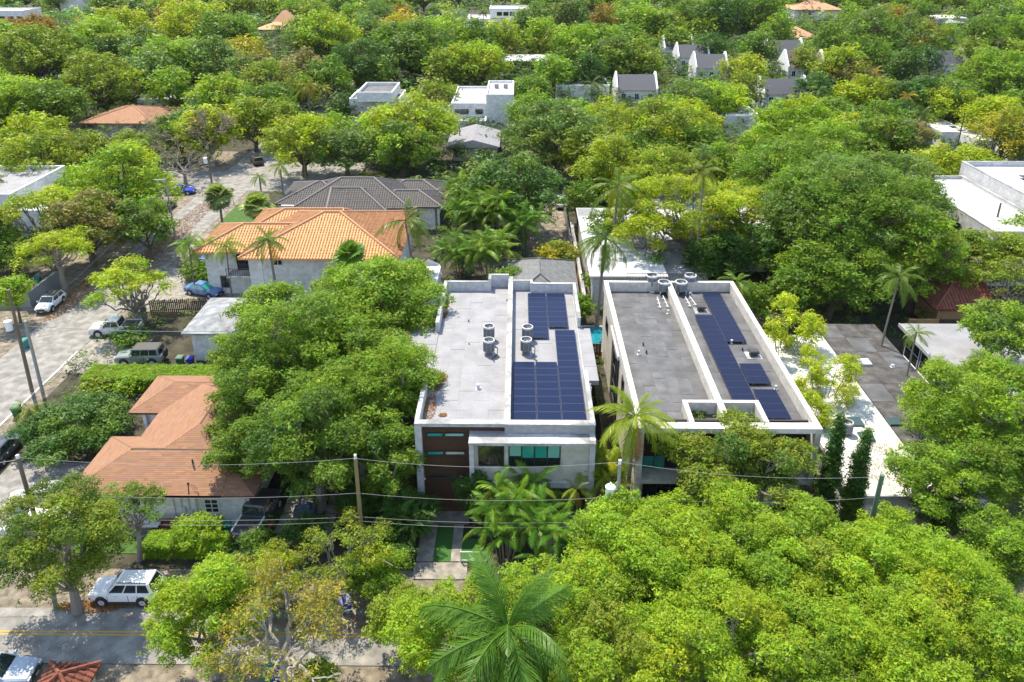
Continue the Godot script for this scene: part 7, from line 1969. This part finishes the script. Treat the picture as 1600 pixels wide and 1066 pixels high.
		["dark_tree", "broad", Vector3(257.47, 0, -443.72), 9.80, 7.88, 8.21, 4.07, 57, "D", "large dark green leafy tree right of the sloping pale roof", "P", 0.30, 0, "tree"],
		["yellow_green_tree", "broad", Vector3(261.96, 0, -431.22), 7.12, 6.18, 6.58, 3.96, 29, "Y", "large yellow-green leafy tree right of the sloping pale roof", "O", 0.30, 0, "tree"],
		["leafy_tree", "broad", Vector3(286.49, 0, -459.82), 8.58, 6.33, 6.73, 4.22, 45, "G", "fourth large mid-green leafy tree right of the sloping pale roof", "O", 0.30, 0, "tree"],
		["fresh_green_tree", "broad", Vector3(-205.21, 0, -406.86), 7.82, 5.67, 6.10, 3.79, 38, "P", "second large fresh green leafy tree right of the top left building", "O", 0.30, 0, "tree"],
		["lime_tree", "broad", Vector3(-166.85, 0, -389.06), 6.38, 5.95, 6.36, 3.62, 27, "L", "medium lime-green leafy tree left of the far tan roof", "P", 0.30, 0, "tree"],
		["olive_green_tree", "broad", Vector3(-138.91, 0, -385.90), 6.52, 5.79, 6.22, 3.59, 33, "O", "medium olive-green leafy tree left of the far tan roof", "G", 0.30, 0, "tree"],
		["olive_green_tree", "broad", Vector3(-130.86, 0, -387.06), 8.02, 6.57, 6.95, 3.60, 54, "O", "large olive-green leafy tree left of the far tan roof", "P", 0.30, 0, "tree"],
		["fresh_green_tree", "broad", Vector3(-123.86, 0, -402.80), 9.42, 6.71, 7.09, 3.74, 66, "P", "second large fresh green leafy tree above the far tan roof", "G", 0.30, 0, "tree"],
		["fresh_green_tree", "broad", Vector3(-117.07, 0, -412.26), 6.85, 5.54, 5.98, 3.83, 29, "P", "medium fresh green leafy tree above the far tan roof", "Y", 0.30, 0, "tree"],
		["grey_green_tree", "broad", Vector3(-101.18, 0, -386.90), 6.66, 6.54, 6.93, 3.60, 36, "S", "medium grey-green leafy tree above the far tan roof", "O", 0.30, 0, "tree"],
		["leafy_tree", "broad", Vector3(-78.91, 0, -370.09), 8.05, 6.61, 6.99, 3.44, 49, "G", "nearest large mid-green leafy tree right of the far tan roof", "G", 0.30, 0, "tree"],
		["leafy_tree", "broad", Vector3(-74.08, 0, -387.42), 6.11, 5.97, 6.39, 3.60, 27, "G", "medium mid-green leafy tree right of the far tan roof", "Y", 0.30, 0, "tree"],
		["olive_green_tree", "broad", Vector3(-60.13, 0, -389.19), 9.23, 5.98, 6.40, 3.62, 58, "O", "large olive-green leafy tree left of the top-edge apartment building", "Y", 0.30, 0, "tree"],
		["leafy_tree", "broad", Vector3(16.97, 0, -414.94), 7.58, 6.28, 6.68, 3.84, 41, "G", "nearest large mid-green leafy tree left of the rust-orange top crown", "Y", 0.30, 0, "tree"],
		["olive_green_tree", "broad", Vector3(35.52, 0, -405.68), 7.25, 6.08, 6.49, 3.76, 38, "O", "large olive-green leafy tree left of the rust-orange top crown", "G", 0.30, 0, "tree"],
		["grey_green_tree", "broad", Vector3(73.31, 0, -397.29), 6.36, 5.76, 6.18, 3.68, 28, "S", "medium grey-green leafy tree right of the rust-orange top crown", "O", 0.30, 0, "tree"],
		["leafy_tree", "broad", Vector3(139.84, 0, -407.70), 8.59, 6.85, 7.22, 3.76, 46, "G", "nearest large mid-green leafy tree above the wide peach roof", "O", 0.30, 0, "tree"],
		["leafy_tree", "broad", Vector3(163.89, 0, -401.02), 7.07, 5.81, 6.23, 3.70, 32, "G", "nearest large mid-green leafy tree right of the wide peach roof", "Y", 0.30, 0, "tree"],
		["leafy_tree", "broad", Vector3(179.02, 0, -381.43), 7.71, 7.19, 7.55, 3.52, 53, "G", "second large mid-green leafy tree left of the sloping pale roof", "Y", 0.30, 0, "tree"],
		["lime_tree", "broad", Vector3(204.08, 0, -416.53), 9.50, 7.66, 7.99, 3.83, 59, "L", "large lime-green leafy tree above the sloping pale roof", "O", 0.30, 0, "tree"],
		["olive_green_tree", "broad", Vector3(221.43, 0, -420.98), 7.45, 6.28, 6.68, 3.88, 37, "O", "large olive-green leafy tree above the sloping pale roof", "P", 0.30, 0, "tree"],
		["leafy_tree", "broad", Vector3(217.48, 0, -390.36), 6.03, 5.16, 5.61, 3.60, 25, "G", "nearest medium mid-green leafy tree right of the sloping pale roof", "G", 0.30, 0, "tree"],
		["leafy_tree", "broad", Vector3(217.77, 0, -378.08), 8.81, 6.66, 7.04, 3.49, 57, "G", "nearest large mid-green leafy tree right of the sloping pale roof", "P", 0.30, 0, "tree"],
		["dark_tree", "broad", Vector3(-160.81, 0, -347.66), 7.31, 6.12, 6.53, 3.25, 49, "D", "large dark green leafy tree right of the top left building", "Y", 0.30, 0, "tree"],
		["olive_green_tree", "broad", Vector3(-111.79, 0, -378.94), 7.99, 6.78, 7.15, 3.53, 50, "O", "nearest large olive-green leafy tree above the far tan roof", "P", 0.30, 0, "tree"],
		["fresh_green_tree", "broad", Vector3(-97.98, 0, -360.49), 7.37, 6.24, 6.64, 3.36, 43, "P", "nearest large fresh green leafy tree above the far tan roof", "O", 0.30, 0, "tree"],
		["olive_green_tree", "broad", Vector3(-87.42, 0, -351.10), 7.26, 6.07, 6.48, 3.27, 44, "O", "nearest large olive-green leafy tree right of the far tan roof", "P", 0.30, 0, "tree"],
		["fresh_green_tree", "broad", Vector3(-67.83, 0, -343.25), 7.30, 5.99, 6.40, 3.20, 46, "P", "large fresh green leafy tree right of the far tan roof", "Y", 0.30, 0, "tree"],
		["dark_tree", "broad", Vector3(10.54, 0, -328.76), 7.52, 6.48, 6.87, 3.07, 56, "D", "large dark green leafy tree above the long white metal roof", "P", 0.30, 0, "tree"],
		["fresh_green_tree", "broad", Vector3(46.86, 0, -350.93), 8.86, 7.29, 7.64, 3.26, 75, "P", "nearest large fresh green leafy tree right of the rust-orange top crown", "Y", 0.30, 0, "tree"],
		["fresh_green_tree", "broad", Vector3(137.15, 0, -341.96), 5.73, 6.04, 6.45, 3.17, 32, "P", "nearest medium fresh green leafy tree right of the wide peach roof", "G", 0.30, 0, "tree"],
		["leafy_tree", "broad", Vector3(164.97, 0, -341.96), 8.12, 6.87, 7.24, 3.17, 58, "G", "nearest large mid-green leafy tree left of the sloping pale roof", "O", 0.30, 0, "tree"],
		["fresh_green_tree", "broad", Vector3(202.76, 0, -336.16), 5.81, 6.40, 6.80, 3.11, 38, "P", "second medium fresh green leafy tree right of the sloping pale roof", "O", 0.30, 0, "tree"],
		["leafy_tree", "broad", Vector3(209.19, 0, -335.63), 7.93, 6.47, 6.87, 3.11, 58, "G", "second large mid-green leafy tree right of the sloping pale roof", "G", 0.30, 0, "tree"],
		["fresh_green_tree", "broad", Vector3(-79.26, 0, -298.54), 5.98, 5.58, 6.01, 2.80, 40, "P", "medium fresh green leafy tree right of the far tan roof", "O", 0.30, 0, "tree"],
		["olive_green_tree", "broad", Vector3(3.88, 0, -294.00), 7.15, 6.89, 7.26, 2.75, 65, "O", "large olive-green leafy tree above the long white metal roof", "P", 0.30, 0, "tree"],
		["fresh_green_tree", "broad", Vector3(36.15, 0, -297.52), 8.21, 6.92, 7.29, 2.78, 79, "P", "large fresh green leafy tree below the rust-orange top crown", "P", 0.30, 0, "tree"],
		["fresh_green_tree", "broad", Vector3(44.66, 0, -303.75), 8.20, 7.61, 7.94, 2.84, 92, "P", "second large fresh green leafy tree right of the rust-orange top crown", "Y", 0.30, 0, "tree"],
		["olive_green_tree", "broad", Vector3(52.30, 0, -299.28), 8.04, 6.81, 7.19, 2.80, 87, "O", "nearest large olive-green leafy tree right of the rust-orange top crown", "G", 0.30, 0, "tree"],
		["olive_green_tree", "broad", Vector3(66.71, 0, -298.47), 6.14, 5.65, 6.08, 2.79, 43, "O", "medium olive-green leafy tree above the stepped town houses", "G", 0.30, 0, "tree"],
		["grey_green_tree", "broad", Vector3(73.23, 0, -304.38), 8.01, 5.82, 6.24, 2.85, 71, "S", "large grey-green leafy tree above the stepped town houses", "O", 0.30, 0, "tree"],
		["leafy_tree", "broad", Vector3(195.41, 0, -308.69), 7.56, 5.69, 6.12, 2.88, 63, "G", "third large mid-green leafy tree right of the sloping pale roof", "Y", 0.30, 0, "tree"],
		["lime_tree", "broad", Vector3(-172.57, 0, -260.28), 7.53, 7.09, 7.45, 2.46, 96, "L", "large lime-green leafy tree left of the top left building", "G", 0.30, 0, "tree"],
		["fresh_green_tree", "broad", Vector3(-165.97, 0, -259.70), 7.20, 7.13, 7.49, 2.46, 90, "P", "large fresh green leafy tree below the top left building", "O", 0.30, 0, "tree"],
		["lime_tree", "broad", Vector3(-10.90, 0, -271.83), 6.02, 5.31, 5.75, 2.56, 49, "L", "medium lime-green leafy tree below the top-edge apartment building", "Y", 0.30, 0, "tree"],
		["leafy_tree", "broad", Vector3(4.11, 0, -266.41), 5.18, 5.64, 6.07, 2.51, 38, "G", "medium mid-green leafy tree above the long white metal roof", "P", 0.30, 0, "tree"],
		["leafy_tree", "broad", Vector3(34.97, 0, -262.78), 7.79, 6.09, 6.50, 2.47, 89, "G", "large mid-green leafy tree below the rust-orange top crown", "G", 0.30, 0, "tree"],
		["leafy_tree", "broad", Vector3(49.84, 0, -261.36), 5.97, 6.27, 6.67, 2.45, 53, "G", "medium mid-green leafy tree above the stepped town houses", "Y", 0.30, 0, "tree"],
		["fresh_green_tree", "broad", Vector3(147.97, 0, -256.23), 5.30, 6.17, 6.58, 2.40, 52, "P", "nearest medium fresh green leafy tree right of the sloping pale roof", "Y", 0.30, 0, "tree"],
		["dark_tree", "broad", Vector3(-122.28, 0, -245.51), 7.96, 5.64, 6.08, 2.34, 109, "D", "large dark green leafy tree above the white roof at upper left", "Y", 0.30, 0, "tree"],
		["olive_green_tree", "broad", Vector3(151.22, 0, -253.27), 6.66, 4.63, 5.11, 2.39, 69, "O", "second medium olive-green leafy tree right of the low white roof", "O", 0.30, 0, "tree"],
		["leafy_tree", "broad", Vector3(160.45, 0, -254.77), 8.00, 4.57, 5.05, 2.40, 111, "G", "large mid-green leafy tree right of the low white roof", "G", 0.30, 0, "tree"],
		["lime_tree", "broad", Vector3(-147.92, 0, -220.52), 6.84, 5.12, 5.58, 2.12, 111, "L", "nearest medium lime-green leafy tree below the top left building", "P", 0.30, 0, "tree"],
		["lime_tree", "broad", Vector3(-121.55, 0, -221.73), 5.47, 4.71, 5.19, 2.12, 59, "L", "second medium lime-green leafy tree below the top left building", "G", 0.30, 0, "tree"],
		["grey_green_tree", "broad", Vector3(103.13, 0, -224.08), 5.67, 4.50, 4.99, 2.13, 63, "S", "medium grey-green leafy tree left of the lone grey-gabled house", "Y", 0.30, 0, "tree"],
		["lime_tree", "broad", Vector3(-128.04, 0, -193.06), 4.89, 4.87, 5.34, 1.87, 67, "L", "third medium lime-green leafy tree below the top left building", "G", 0.30, 0, "tree"],
		["brownish_tree", "broad", Vector3(82.52, 0, -199.22), 7.25, 5.18, 5.63, 1.91, 133, "B", "large brownish leafy tree right of the brown-roofed town house", "G", 0.30, 0, "tree"],
		["leafy_tree", "broad", Vector3(135.34, 0, -201.53), 6.20, 4.90, 5.36, 1.92, 96, "G", "medium mid-green leafy tree right of the lone grey-gabled house", "O", 0.30, 0, "tree"],
		["lime_tree", "broad", Vector3(-65.55, 0, -174.34), 6.87, 5.45, 5.89, 1.69, 154, "L", "medium lime-green leafy tree above the bare brown tree", "Y", 0.30, 0, "tree"],
		["lime_tree", "broad", Vector3(-50.97, 0, -189.91), 5.23, 4.31, 4.81, 1.83, 73, "L", "medium lime-green leafy tree left of the white block with roof box", "G", 0.30, 0, "tree"],
		["leafy_tree", "broad", Vector3(2.94, 0, -187.98), 5.63, 4.24, 4.74, 1.81, 87, "G", "medium mid-green leafy tree right of the white stepped house", "G", 0.30, 0, "tree"],
		["brownish_tree", "broad", Vector3(119.19, 0, -184.32), 5.94, 4.57, 5.05, 1.77, 110, "B", "second medium brownish leafy tree above the right-edge white house", "P", 0.30, 0, "tree"],
		["leafy_tree", "broad", Vector3(-110.81, 0, -161.37), 6.96, 5.38, 5.83, 1.58, 174, "G", "medium mid-green leafy tree above the left-edge white house", "Y", 0.30, 0, "tree"],
		["fresh_green_tree", "broad", Vector3(-35.31, 0, -147.61), 4.58, 4.16, 4.66, 1.45, 89, "P", "medium fresh green leafy tree below the white block with roof box", "O", 0.30, 0, "tree"],
		["leafy_tree", "broad", Vector3(102.45, 0, -165.64), 5.61, 4.87, 5.34, 1.60, 117, "G", "medium mid-green leafy tree right of the small white roofs", "G", 0.30, 0, "tree"],
		["brownish_tree", "broad", Vector3(109.43, 0, -166.87), 6.06, 4.15, 4.66, 1.62, 125, "B", "nearest medium brownish leafy tree above the right-edge white house", "O", 0.30, 0, "tree"],
		["grey_green_tree", "broad", Vector3(-63.25, 0, -144.47), 5.17, 4.57, 5.05, 1.43, 117, "S", "medium grey-green leafy tree left of the bare brown tree", "P", 0.30, 0, "tree"],
		["yellow_green_tree", "broad", Vector3(-56.96, 0, -140.78), 6.12, 5.27, 5.72, 1.39, 189, "Y", "medium yellow-green leafy tree below the bare brown tree", "Y", 0.30, 0, "tree"],
		["yellow_green_tree", "broad", Vector3(88.84, 0, -165.28), 6.77, 5.22, 5.67, 1.60, 183, "Y", "medium yellow-green leafy tree above the small white roofs", "P", 0.30, 0, "tree"],
		["yellow_green_tree", "broad", Vector3(91.60, 0, -152.59), 6.22, 5.33, 5.78, 1.49, 192, "Y", "medium yellow-green leafy tree right of the small white roofs", "Y", 0.30, 0, "tree"],
		["fresh_green_tree", "broad", Vector3(103.28, 0, -150.97), 4.93, 4.42, 4.91, 1.47, 100, "P", "medium fresh green leafy tree above the right-edge white house", "G", 0.30, 0, "tree"],
		["fresh_green_tree", "broad", Vector3(-97.66, 0, -136.46), 4.65, 4.19, 4.69, 1.36, 127, "P", "medium fresh green leafy tree above the left-edge white house", "P", 0.30, 0, "tree"],
		["leafy_tree", "broad", Vector3(64.22, 0, -137.18), 6.32, 5.01, 5.48, 1.35, 240, "G", "nearest medium mid-green leafy tree left of the small white roofs", "O", 0.30, 0, "tree"],
		["olive_green_tree", "broad", Vector3(92.47, 0, -136.03), 4.88, 4.51, 4.99, 1.34, 146, "O", "medium olive-green leafy tree right of the right-edge white house", "P", 0.30, 0, "tree"],
		["yellow_green_tree", "broad", Vector3(-85.52, 0, -121.79), 4.88, 4.70, 5.18, 1.22, 154, "Y", "medium yellow-green leafy tree above the left-edge white house", "G", 0.30, 0, "tree"],
		["yellow_green_tree", "broad", Vector3(14.05, 0, -117.57), 5.96, 5.33, 5.78, 1.18, 282, "Y", "second medium yellow-green leafy tree below the half-hidden gabled house", "O", 0.30, 0, "tree"],
		["fresh_green_tree", "broad", Vector3(29.06, 0, -116.72), 5.17, 5.30, 5.74, 1.17, 217, "P", "medium fresh green leafy tree below the white roof among lime crowns", "O", 0.30, 0, "tree"],
		["grey_green_tree", "broad", Vector3(-79.41, 0, -108.42), 5.23, 4.25, 4.75, 1.11, 211, "S", "medium grey-green leafy tree left of the left-edge white house", "Y", 0.30, 0, "tree"],
		["lime_tree", "broad", Vector3(-62.04, 0, -105.50), 4.65, 4.77, 5.24, 1.08, 188, "L", "medium lime-green leafy tree right of the left-edge white house", "G", 0.30, 0, "tree"],
		["brownish_tree", "broad", Vector3(72.96, 0, -102.82), 5.20, 4.21, 4.71, 1.04, 229, "B", "medium brownish leafy tree right of the white villa", "G", 0.30, 0, "tree"],
		["leafy_tree", "broad", Vector3(-67.15, 0, -90.10), 5.49, 4.64, 5.12, 0.94, 307, "G", "medium mid-green leafy tree below the left-edge white house", "O", 0.30, 0, "tree"],
		["brownish_tree", "broad", Vector3(-54.59, 0, -93.12), 6.35, 4.68, 5.16, 0.97, 386, "B", "medium brownish leafy tree right of the left-edge white house", "O", 0.30, 0, "tree"],
]
const TINTS := {"L": Color(0.275, 0.395, 0.022), "Y": Color(0.349, 0.411, 0.018), "G": Color(0.145, 0.240, 0.023), "D": Color(0.070, 0.148, 0.023), "O": Color(0.225, 0.287, 0.027), "S": Color(0.155, 0.236, 0.054), "R": Color(0.295, 0.171, 0.027), "B": Color(0.248, 0.214, 0.072), "W": Color(0.404, 0.360, 0.023), "P": Color(0.215, 0.330, 0.024), "U": Color(0.435, 0.497, 0.027)}

func make_trees() -> void:
	for q in TREES:
		var tint: Color = TINTS[q[8]]
		tree(q[0], q[1], q[2], q[3], q[4], q[5], q[6], q[7], tint, q[9], q[13], "", TINTS[q[10]], q[11], q[12] > 0)
	bare_tree("forked_tree", Vector3(-13.03, 0.00, -31.84), 2.6, 4.6, 7, 1.1, 3, .32, 760, Color(.27, .25, .03), "forked tree with bare grey branches and sparse yellowish leaves, bottom left of centre", m.grey_bark, .3)
	bare_tree("bare_tree", Vector3(-55.68, 0.00, -138.63), 2.0, 8.2, 8, 2.6, 3, .45, 420, Color(.26, .16, .06), "tall leafless brown tree at the far street corner", m.pale_bark)
	bare_tree("bare_tree", Vector3(-68.12, 0.00, -138.52), 2.2, 8.0, 9, .55, 3, .4, 160, Color(.2, .18, .05), "wide grey leafless tree left of the street corner", m.pale_bark)
	bare_tree("bare_tree", Vector3(-56.60, 0.00, -128.46), 1.8, 6.5, 8, .5, 3, .35, 220, Color(.2, .2, .04), "lower grey branchy tree at the street corner's verge", m.pale_bark)
	bare_tree("cut_tree", Vector3(-41.28, 0.00, -77.73), 2.4, 2.2, 3, 1.2, 1, .4, 0, Color(.2, .2, .04), "thick pruned trunk with stub limbs beside the picket fence", m.pale_bark)

func make_palms() -> void:
	var green := Color(.13, .23, .02)
	var deep := Color(.055, .14, .022)
	var yellow := Color(.26, .30, .02)
	var gold := Color(.42, .30, .03)
	palm("coconut_palm", Vector3(7.88, 0, -46.30), "feather", 8.91, 3.7, 24, Color(.26, .34, .02), "coconut palm with orange-tipped fronds at the grey-roofed townhouse's left corner", true, Vector3(.2, 0, 0), Color(.40, .20, .04), .18)
	palm("royal_palm", Vector3(-0.43, 0, -29.60), "feather_long", 7.45, 5.6, 22, Color(.10, .215, .025), "big glossy palm spreading its fronds at the bottom centre", true, Vector3.ZERO, Color(0, 0, 0, 0), .24)
	palm("small_palm", Vector3(6.08, 0, -36.00), "feather", 3.55, 1.9, 12, Color(.03, .10, .025), "small dark palm sunk among the lime crowns", true)
	palm("royal_palm", Vector3(8.43, 0, -76.30), "feather_long", 10.57, 4.2, 19, Color(.13, .21, .03), "tall palm with hanging windblown fronds behind the townhouse gap", true, Vector3(.6, 0, 0), Color(0, 0, 0, 0), .2, "", Vector3(-.35, -.35, 0))
	palm("royal_palm", Vector3(11.73, 0, -92.00), "feather_long", 11.34, 4.4, 18, Color(.15, .22, .03), "second tall palm, behind the windblown one", true, Vector3(.3, 0, 0), Color(.3, .26, .05), .2, "", Vector3(.4, -.25, 0))
	palm("tall_palm", Vector3(20.84, 0, -86.00), "feather", 15.11, 2.9, 18, Color(.17, .22, .03), "tall slender palm rising right of the flat-topped tree", true, Vector3.ZERO, Color(.3, .26, .05), .15)
	palm("coconut_palm", Vector3(-27.01, 0, -80.00), "feather_long", 8.87, 2.9, 20, Color(.12, .24, .025), "shaggy palm before the orange-roofed house's white wall", true, Vector3(-.2, 0, 0), gold, .19)
	palm("fan_palm", Vector3(-18.16, 0, -78.50), "fan", 7.72, 2.1, 34, Color(.15, .27, .03), "fan palm before the middle of the orange roof's eave", false, Vector3.ZERO, Color(0, 0, 0, 0), .17)
	palm("coconut_palm", Vector3(-12.02, 0, -84.50), "feather_long", 9.44, 3.9, 20, Color(.13, .20, .035), "windblown palm bending at the orange roof's right end", true, Vector3(-.8, 0, .3), Color(.34, .26, .06), .16, "", Vector3(.7, -.1, 0))
	palm("fan_palm", Vector3(-40.55, 0, -101.50), "fan", 6.79, 2.4, 60, Color(.26, .33, .12), "round-headed fan palm on the corner lawn", false, Vector3.ZERO, Color(.22, .2, .09), .22)
	palm("fan_palm", Vector3(-35.27, 0, -101.00), "fan", 5.52, 2.5, 60, Color(.28, .36, .10), "second fan palm, against the slate roof's left end", false, Vector3.ZERO, Color(.22, .2, .09), .22)
	palm("coconut_palm", Vector3(-35.04, 0, -112.00), "feather", 8.10, 2.4, 16, Color(.19, .27, .03), "yellowish young palm left of the slate roof", true, Vector3.ZERO, gold, .17)
	palm("coconut_palm", Vector3(-37.58, 0, -110.00), "feather", 6.94, 1.9, 14, Color(.17, .27, .03), "smaller young palm nearer the stop sign", true)
	palm("coconut_palm", Vector3(-47.19, 0, -177.00), "feather", 7.85, 4.0, 20, Color(.27, .26, .03), "golden-fronded palm on the far sunlit lot at upper left", true, Vector3.ZERO, Color(.42, .26, .05), .3)
	palm("coconut_palm", Vector3(-44.45, 0, -179.00), "feather", 6.92, 3.2, 18, Color(.26, .27, .03), "second palm on the far sunlit lot, right one", true, Vector3.ZERO, Color(.42, .26, .05), .25)
	for e in [[Vector3(-38.20, 0, -84.50), 6.62, "left"], [Vector3(-36.94, 0, -86.00), 5.87, "middle"], [Vector3(-33.55, 0, -83.50), 6.71, "right"]]:
		palm("arching_palm", e[0], "feather", e[1], 2.7, 15, Color(.21, .33, .03), "%s one of three slim palms before the orange roof's left end" % e[2], true, Vector3(.2, 0, 0), Color(0, 0, 0, 0), .11, "slim palms by the orange-roofed house")
	palm("small_palm", Vector3(-43.14, 0, -59.00), "feather", 0.86, 1.9, 15, Color(.24, .30, .03), "small yellowish palm over the street at the left edge", true, Vector3.ZERO, gold, .14)
	palm("small_palm", Vector3(-40.51, 0, -55.50), "feather", 0.01, 1.5, 12, Color(.20, .28, .03), "second small palm at the left edge, left of the glossy shrub", true, Vector3.ZERO, gold, .12)
	palm("slender_palm", Vector3(34.33, 0, -66.50), "feather", 10.69, 2.9, 16, Color(.14, .22, .03), "slender palm with pale leaning trunk behind the dark flat roof", true, Vector3(.5, 0, 0), Color(0, 0, 0, 0), .12)
	palm("small_palm", Vector3(34.39, 0, -61.00), "feather", 7.80, 1.7, 14, Color(.19, .28, .03), "small palm between the two right-hand flat roofs", true, Vector3.ZERO, Color(0, 0, 0, 0), .1)
	palm("coconut_palm", Vector3(22.51, 0, -74.50), "feather", 6.52, 2.8, 16, Color(.16, .26, .03), "leafy palm behind the grey-roofed townhouse's rear right corner", true)
	palm("coconut_palm", Vector3(4.25, 0, -44.50), "feather", 4.20, 1.8, 11, Color(.23, .28, .03), "slim pale-stemmed palm before the dark garage, right", true, Vector3(-.2, 0, 0), gold, .08)
	areca(Vector3(-0.82, 0.00, -42.45), 4.9, 2.1, 10, 1.5, Color(.15, .29, .025), "left clump of feathery palms before the white townhouse")
	areca(Vector3(0.81, 0.00, -47.13) + Vector3(0, 0, 2.2), 4.9, 2.4, 8, 1.6, Color(.17, .30, .025), "tallest feathery palm clump before the teal windows")
	areca(Vector3(1.79, 0.00, -41.42), 4.0, 2.1, 8, 1.6, Color(.15, .29, .025), "right clump of feathery palms before the white townhouse")
	areca(Vector3(6.23, 0.00, -47.18), 5.6, 2.1, 9, 1.1, Color(.26, .34, .025), "yellowish feathery palms in the gap beside the transformer pole")
	areca(Vector3(-7.60, 0.00, -43.74), 2.6, 1.8, 6, 1.0, Color(.055, .13, .02), "dark feathery palm clump left of the forecourt")
	areca(Vector3(4.97, 0.00, -56.83), 4.0, 1.7, 6, .9, Color(.12, .22, .02), "palm clump deep in the gap between the townhouses")
	var k := 0
	for e in [[740, "palm clump below the slate roof's right end", Vector3(-5.97, 0.00, -100.41), 5.5], [0, "palm clump in the grove's middle behind the white townhouse", Vector3(-3.04, 0.00, -98.81), 6.5], [0, "palm clump at the grove's right side by the drive", Vector3(1.00, 0.00, -97.03), 5.0], [0, "palm clump nearest the white townhouse's rear wall", Vector3(-3.55, 0.00, -88.74), 4.5], [0, "palm clump at the grove's near left by the shade sail", Vector3(-7.04, 0.00, -90.26), 3.6], [0, "palm clump at the grove's far edge under the rich green tree", Vector3(-7.65, 0.00, -110.68), 5.0]]:
		areca(e[2], e[3] + 1.2, 3.0, 10, 2.3, Color(.18, .29, .025) if k % 2 else Color(.13, .25, .025), e[1], "palm grove behind the white townhouse")
		k += 1
	k = 0
	for e in [[Vector3(48.30, 0, -330.00), 7.54, "leftmost palm of the far top row"], [Vector3(58.00, 0, -310.00), 7.89, "second palm of the far top row"], [Vector3(62.73, 0, -300.00), 8.03, "third palm of the far top row"], [Vector3(70.33, 0, -305.00), 8.42, "rightmost palm of the far top row"], [Vector3(44.47, 0, -320.00), 6.60, "low palm below the far top row"],
			[Vector3(91.60, 0, -215.00), 7.62, "golden palm right of the brown-roofed town house"], [Vector3(90.37, 0, -205.00), 6.57, "second golden palm, lower and further right"], [Vector3(106.23, 0, -225.00), 7.52, "tall palm left of the lone grey-gabled house"], [Vector3(80.95, 0, -190.00), 6.91, "yellow palm below the golden palms"],
			[Vector3(146.68, 0, -250.00), 8.92, "tall palm near the top right corner by the pale pole"], [Vector3(90.21, 0, -165.00), 9.46, "silvery palm below the lone grey-gabled house"], [Vector3(76.51, 0, -150.00), 7.39, "low green palm above the greyish bare-topped crown"], [Vector3(80.73, 0, -165.00), 8.13, "green palm between golden palms and silvery palm"],
			[Vector3(-13.17, 0, -300.00), 12.45, "palm before the top-edge apartment building"], [Vector3(27.78, 0, -235.00), 10.66, "tall thin palm right of the wide layered tree"], [Vector3(-46.63, 0, -270.00), 12.76, "palm left of the small rust-brown crown"], [Vector3(26.78, 0, -112.00), 10.46, "bushy palm behind the tall slender palm"], [Vector3(34.41, 0, -165.00), 8.05, "palm half hidden left of the stepped town houses"], [Vector3(63.92, 0, -170.00), 8.49, "palm in front of the brown-roofed town house"], [Vector3(16.88, 0, -185.00), 7.10, "palm left of the half-hidden gabled house"]]:
		var tall: float = e[1]
		palm("coconut_palm", e[0], "feather", tall, 3.0 + .3 * (k % 4), 14, gold if e[2].contains("golden") or e[2].contains("yellow") else Color(.13, .18, .04) if k % 2 else Color(.10, .19, .03), e[2], false, Vector3.ZERO, Color(.3, .25, .05), .22)
		k += 1

func _ready() -> void:
	var cam := Camera3D.new()
	cam.name = "camera"
	add_child(cam)
	cam.position = Vector3(0, 40, 0)
	cam.rotation = Vector3(deg_to_rad(-22.40576), deg_to_rad(.51385), 0)
	cam.projection = Camera3D.PROJECTION_FRUSTUM
	cam.near = .5
	cam.far = 3000.0
	cam.size = .5 * 1066.0 / 1237.0
	cam.frustum_offset = Vector2(0, -.5 * 133.0 / 1237.0)
	cam.current = true
	var env := Environment.new()
	var sky_mat := ProceduralSkyMaterial.new()
	sky_mat.sky_top_color = Color(.50, .58, .70)
	sky_mat.sky_horizon_color = Color(.86, .87, .87)
	sky_mat.sky_curve = .14
	sky_mat.ground_bottom_color = Color(.20, .22, .16)
	sky_mat.ground_horizon_color = Color(.60, .68, .72)
	sky_mat.sky_energy_multiplier = 1.25
	var sky := Sky.new()
	sky.sky_material = sky_mat
	env.background_mode = Environment.BG_SKY
	env.sky = sky
	env.tonemap_mode = Environment.TONE_MAPPER_LINEAR
	env.tonemap_exposure = 1.95
	env.fog_enabled = true
	env.fog_light_color = Color(.86, .90, .93)
	env.fog_density = .00003
	env.sdfgi_enabled = true
	env.ssao_enabled = true
	env.ssil_enabled = true
	var we := WorldEnvironment.new()
	we.name = "environment"
	we.environment = env
	add_child(we)
	var sun := DirectionalLight3D.new()
	sun.name = "sun"
	sun.light_color = Color(1, .955, .87)
	sun.light_energy = 1.5
	sun.light_angular_distance = .5
	sun.shadow_enabled = true
	add_child(sun)
	sun.look_at_from_position(Vector3(-.30, 1, -.45), Vector3.ZERO, Vector3.UP)
	rng.seed = 20260
	make_materials()
	mat("wood_pole_yellow", Color(.30, .235, .09), .85, "grain", .8)
	mat("grey_bark", Color(.42, .38, .33), .95, "grain", .6)
	mat("cover_blue", Color(.06, .085, .13), .7)
	make_clumps()
	make_fronds()
	make_ground()
	white_townhouse()
	grey_townhouse()
	orange_house()
	slate_house()
	brown_house()
	white_garage()
	back_house()
	right_houses()
	far_houses()
	make_trees()
	make_palms()
	make_street()
	make_undergrowth()
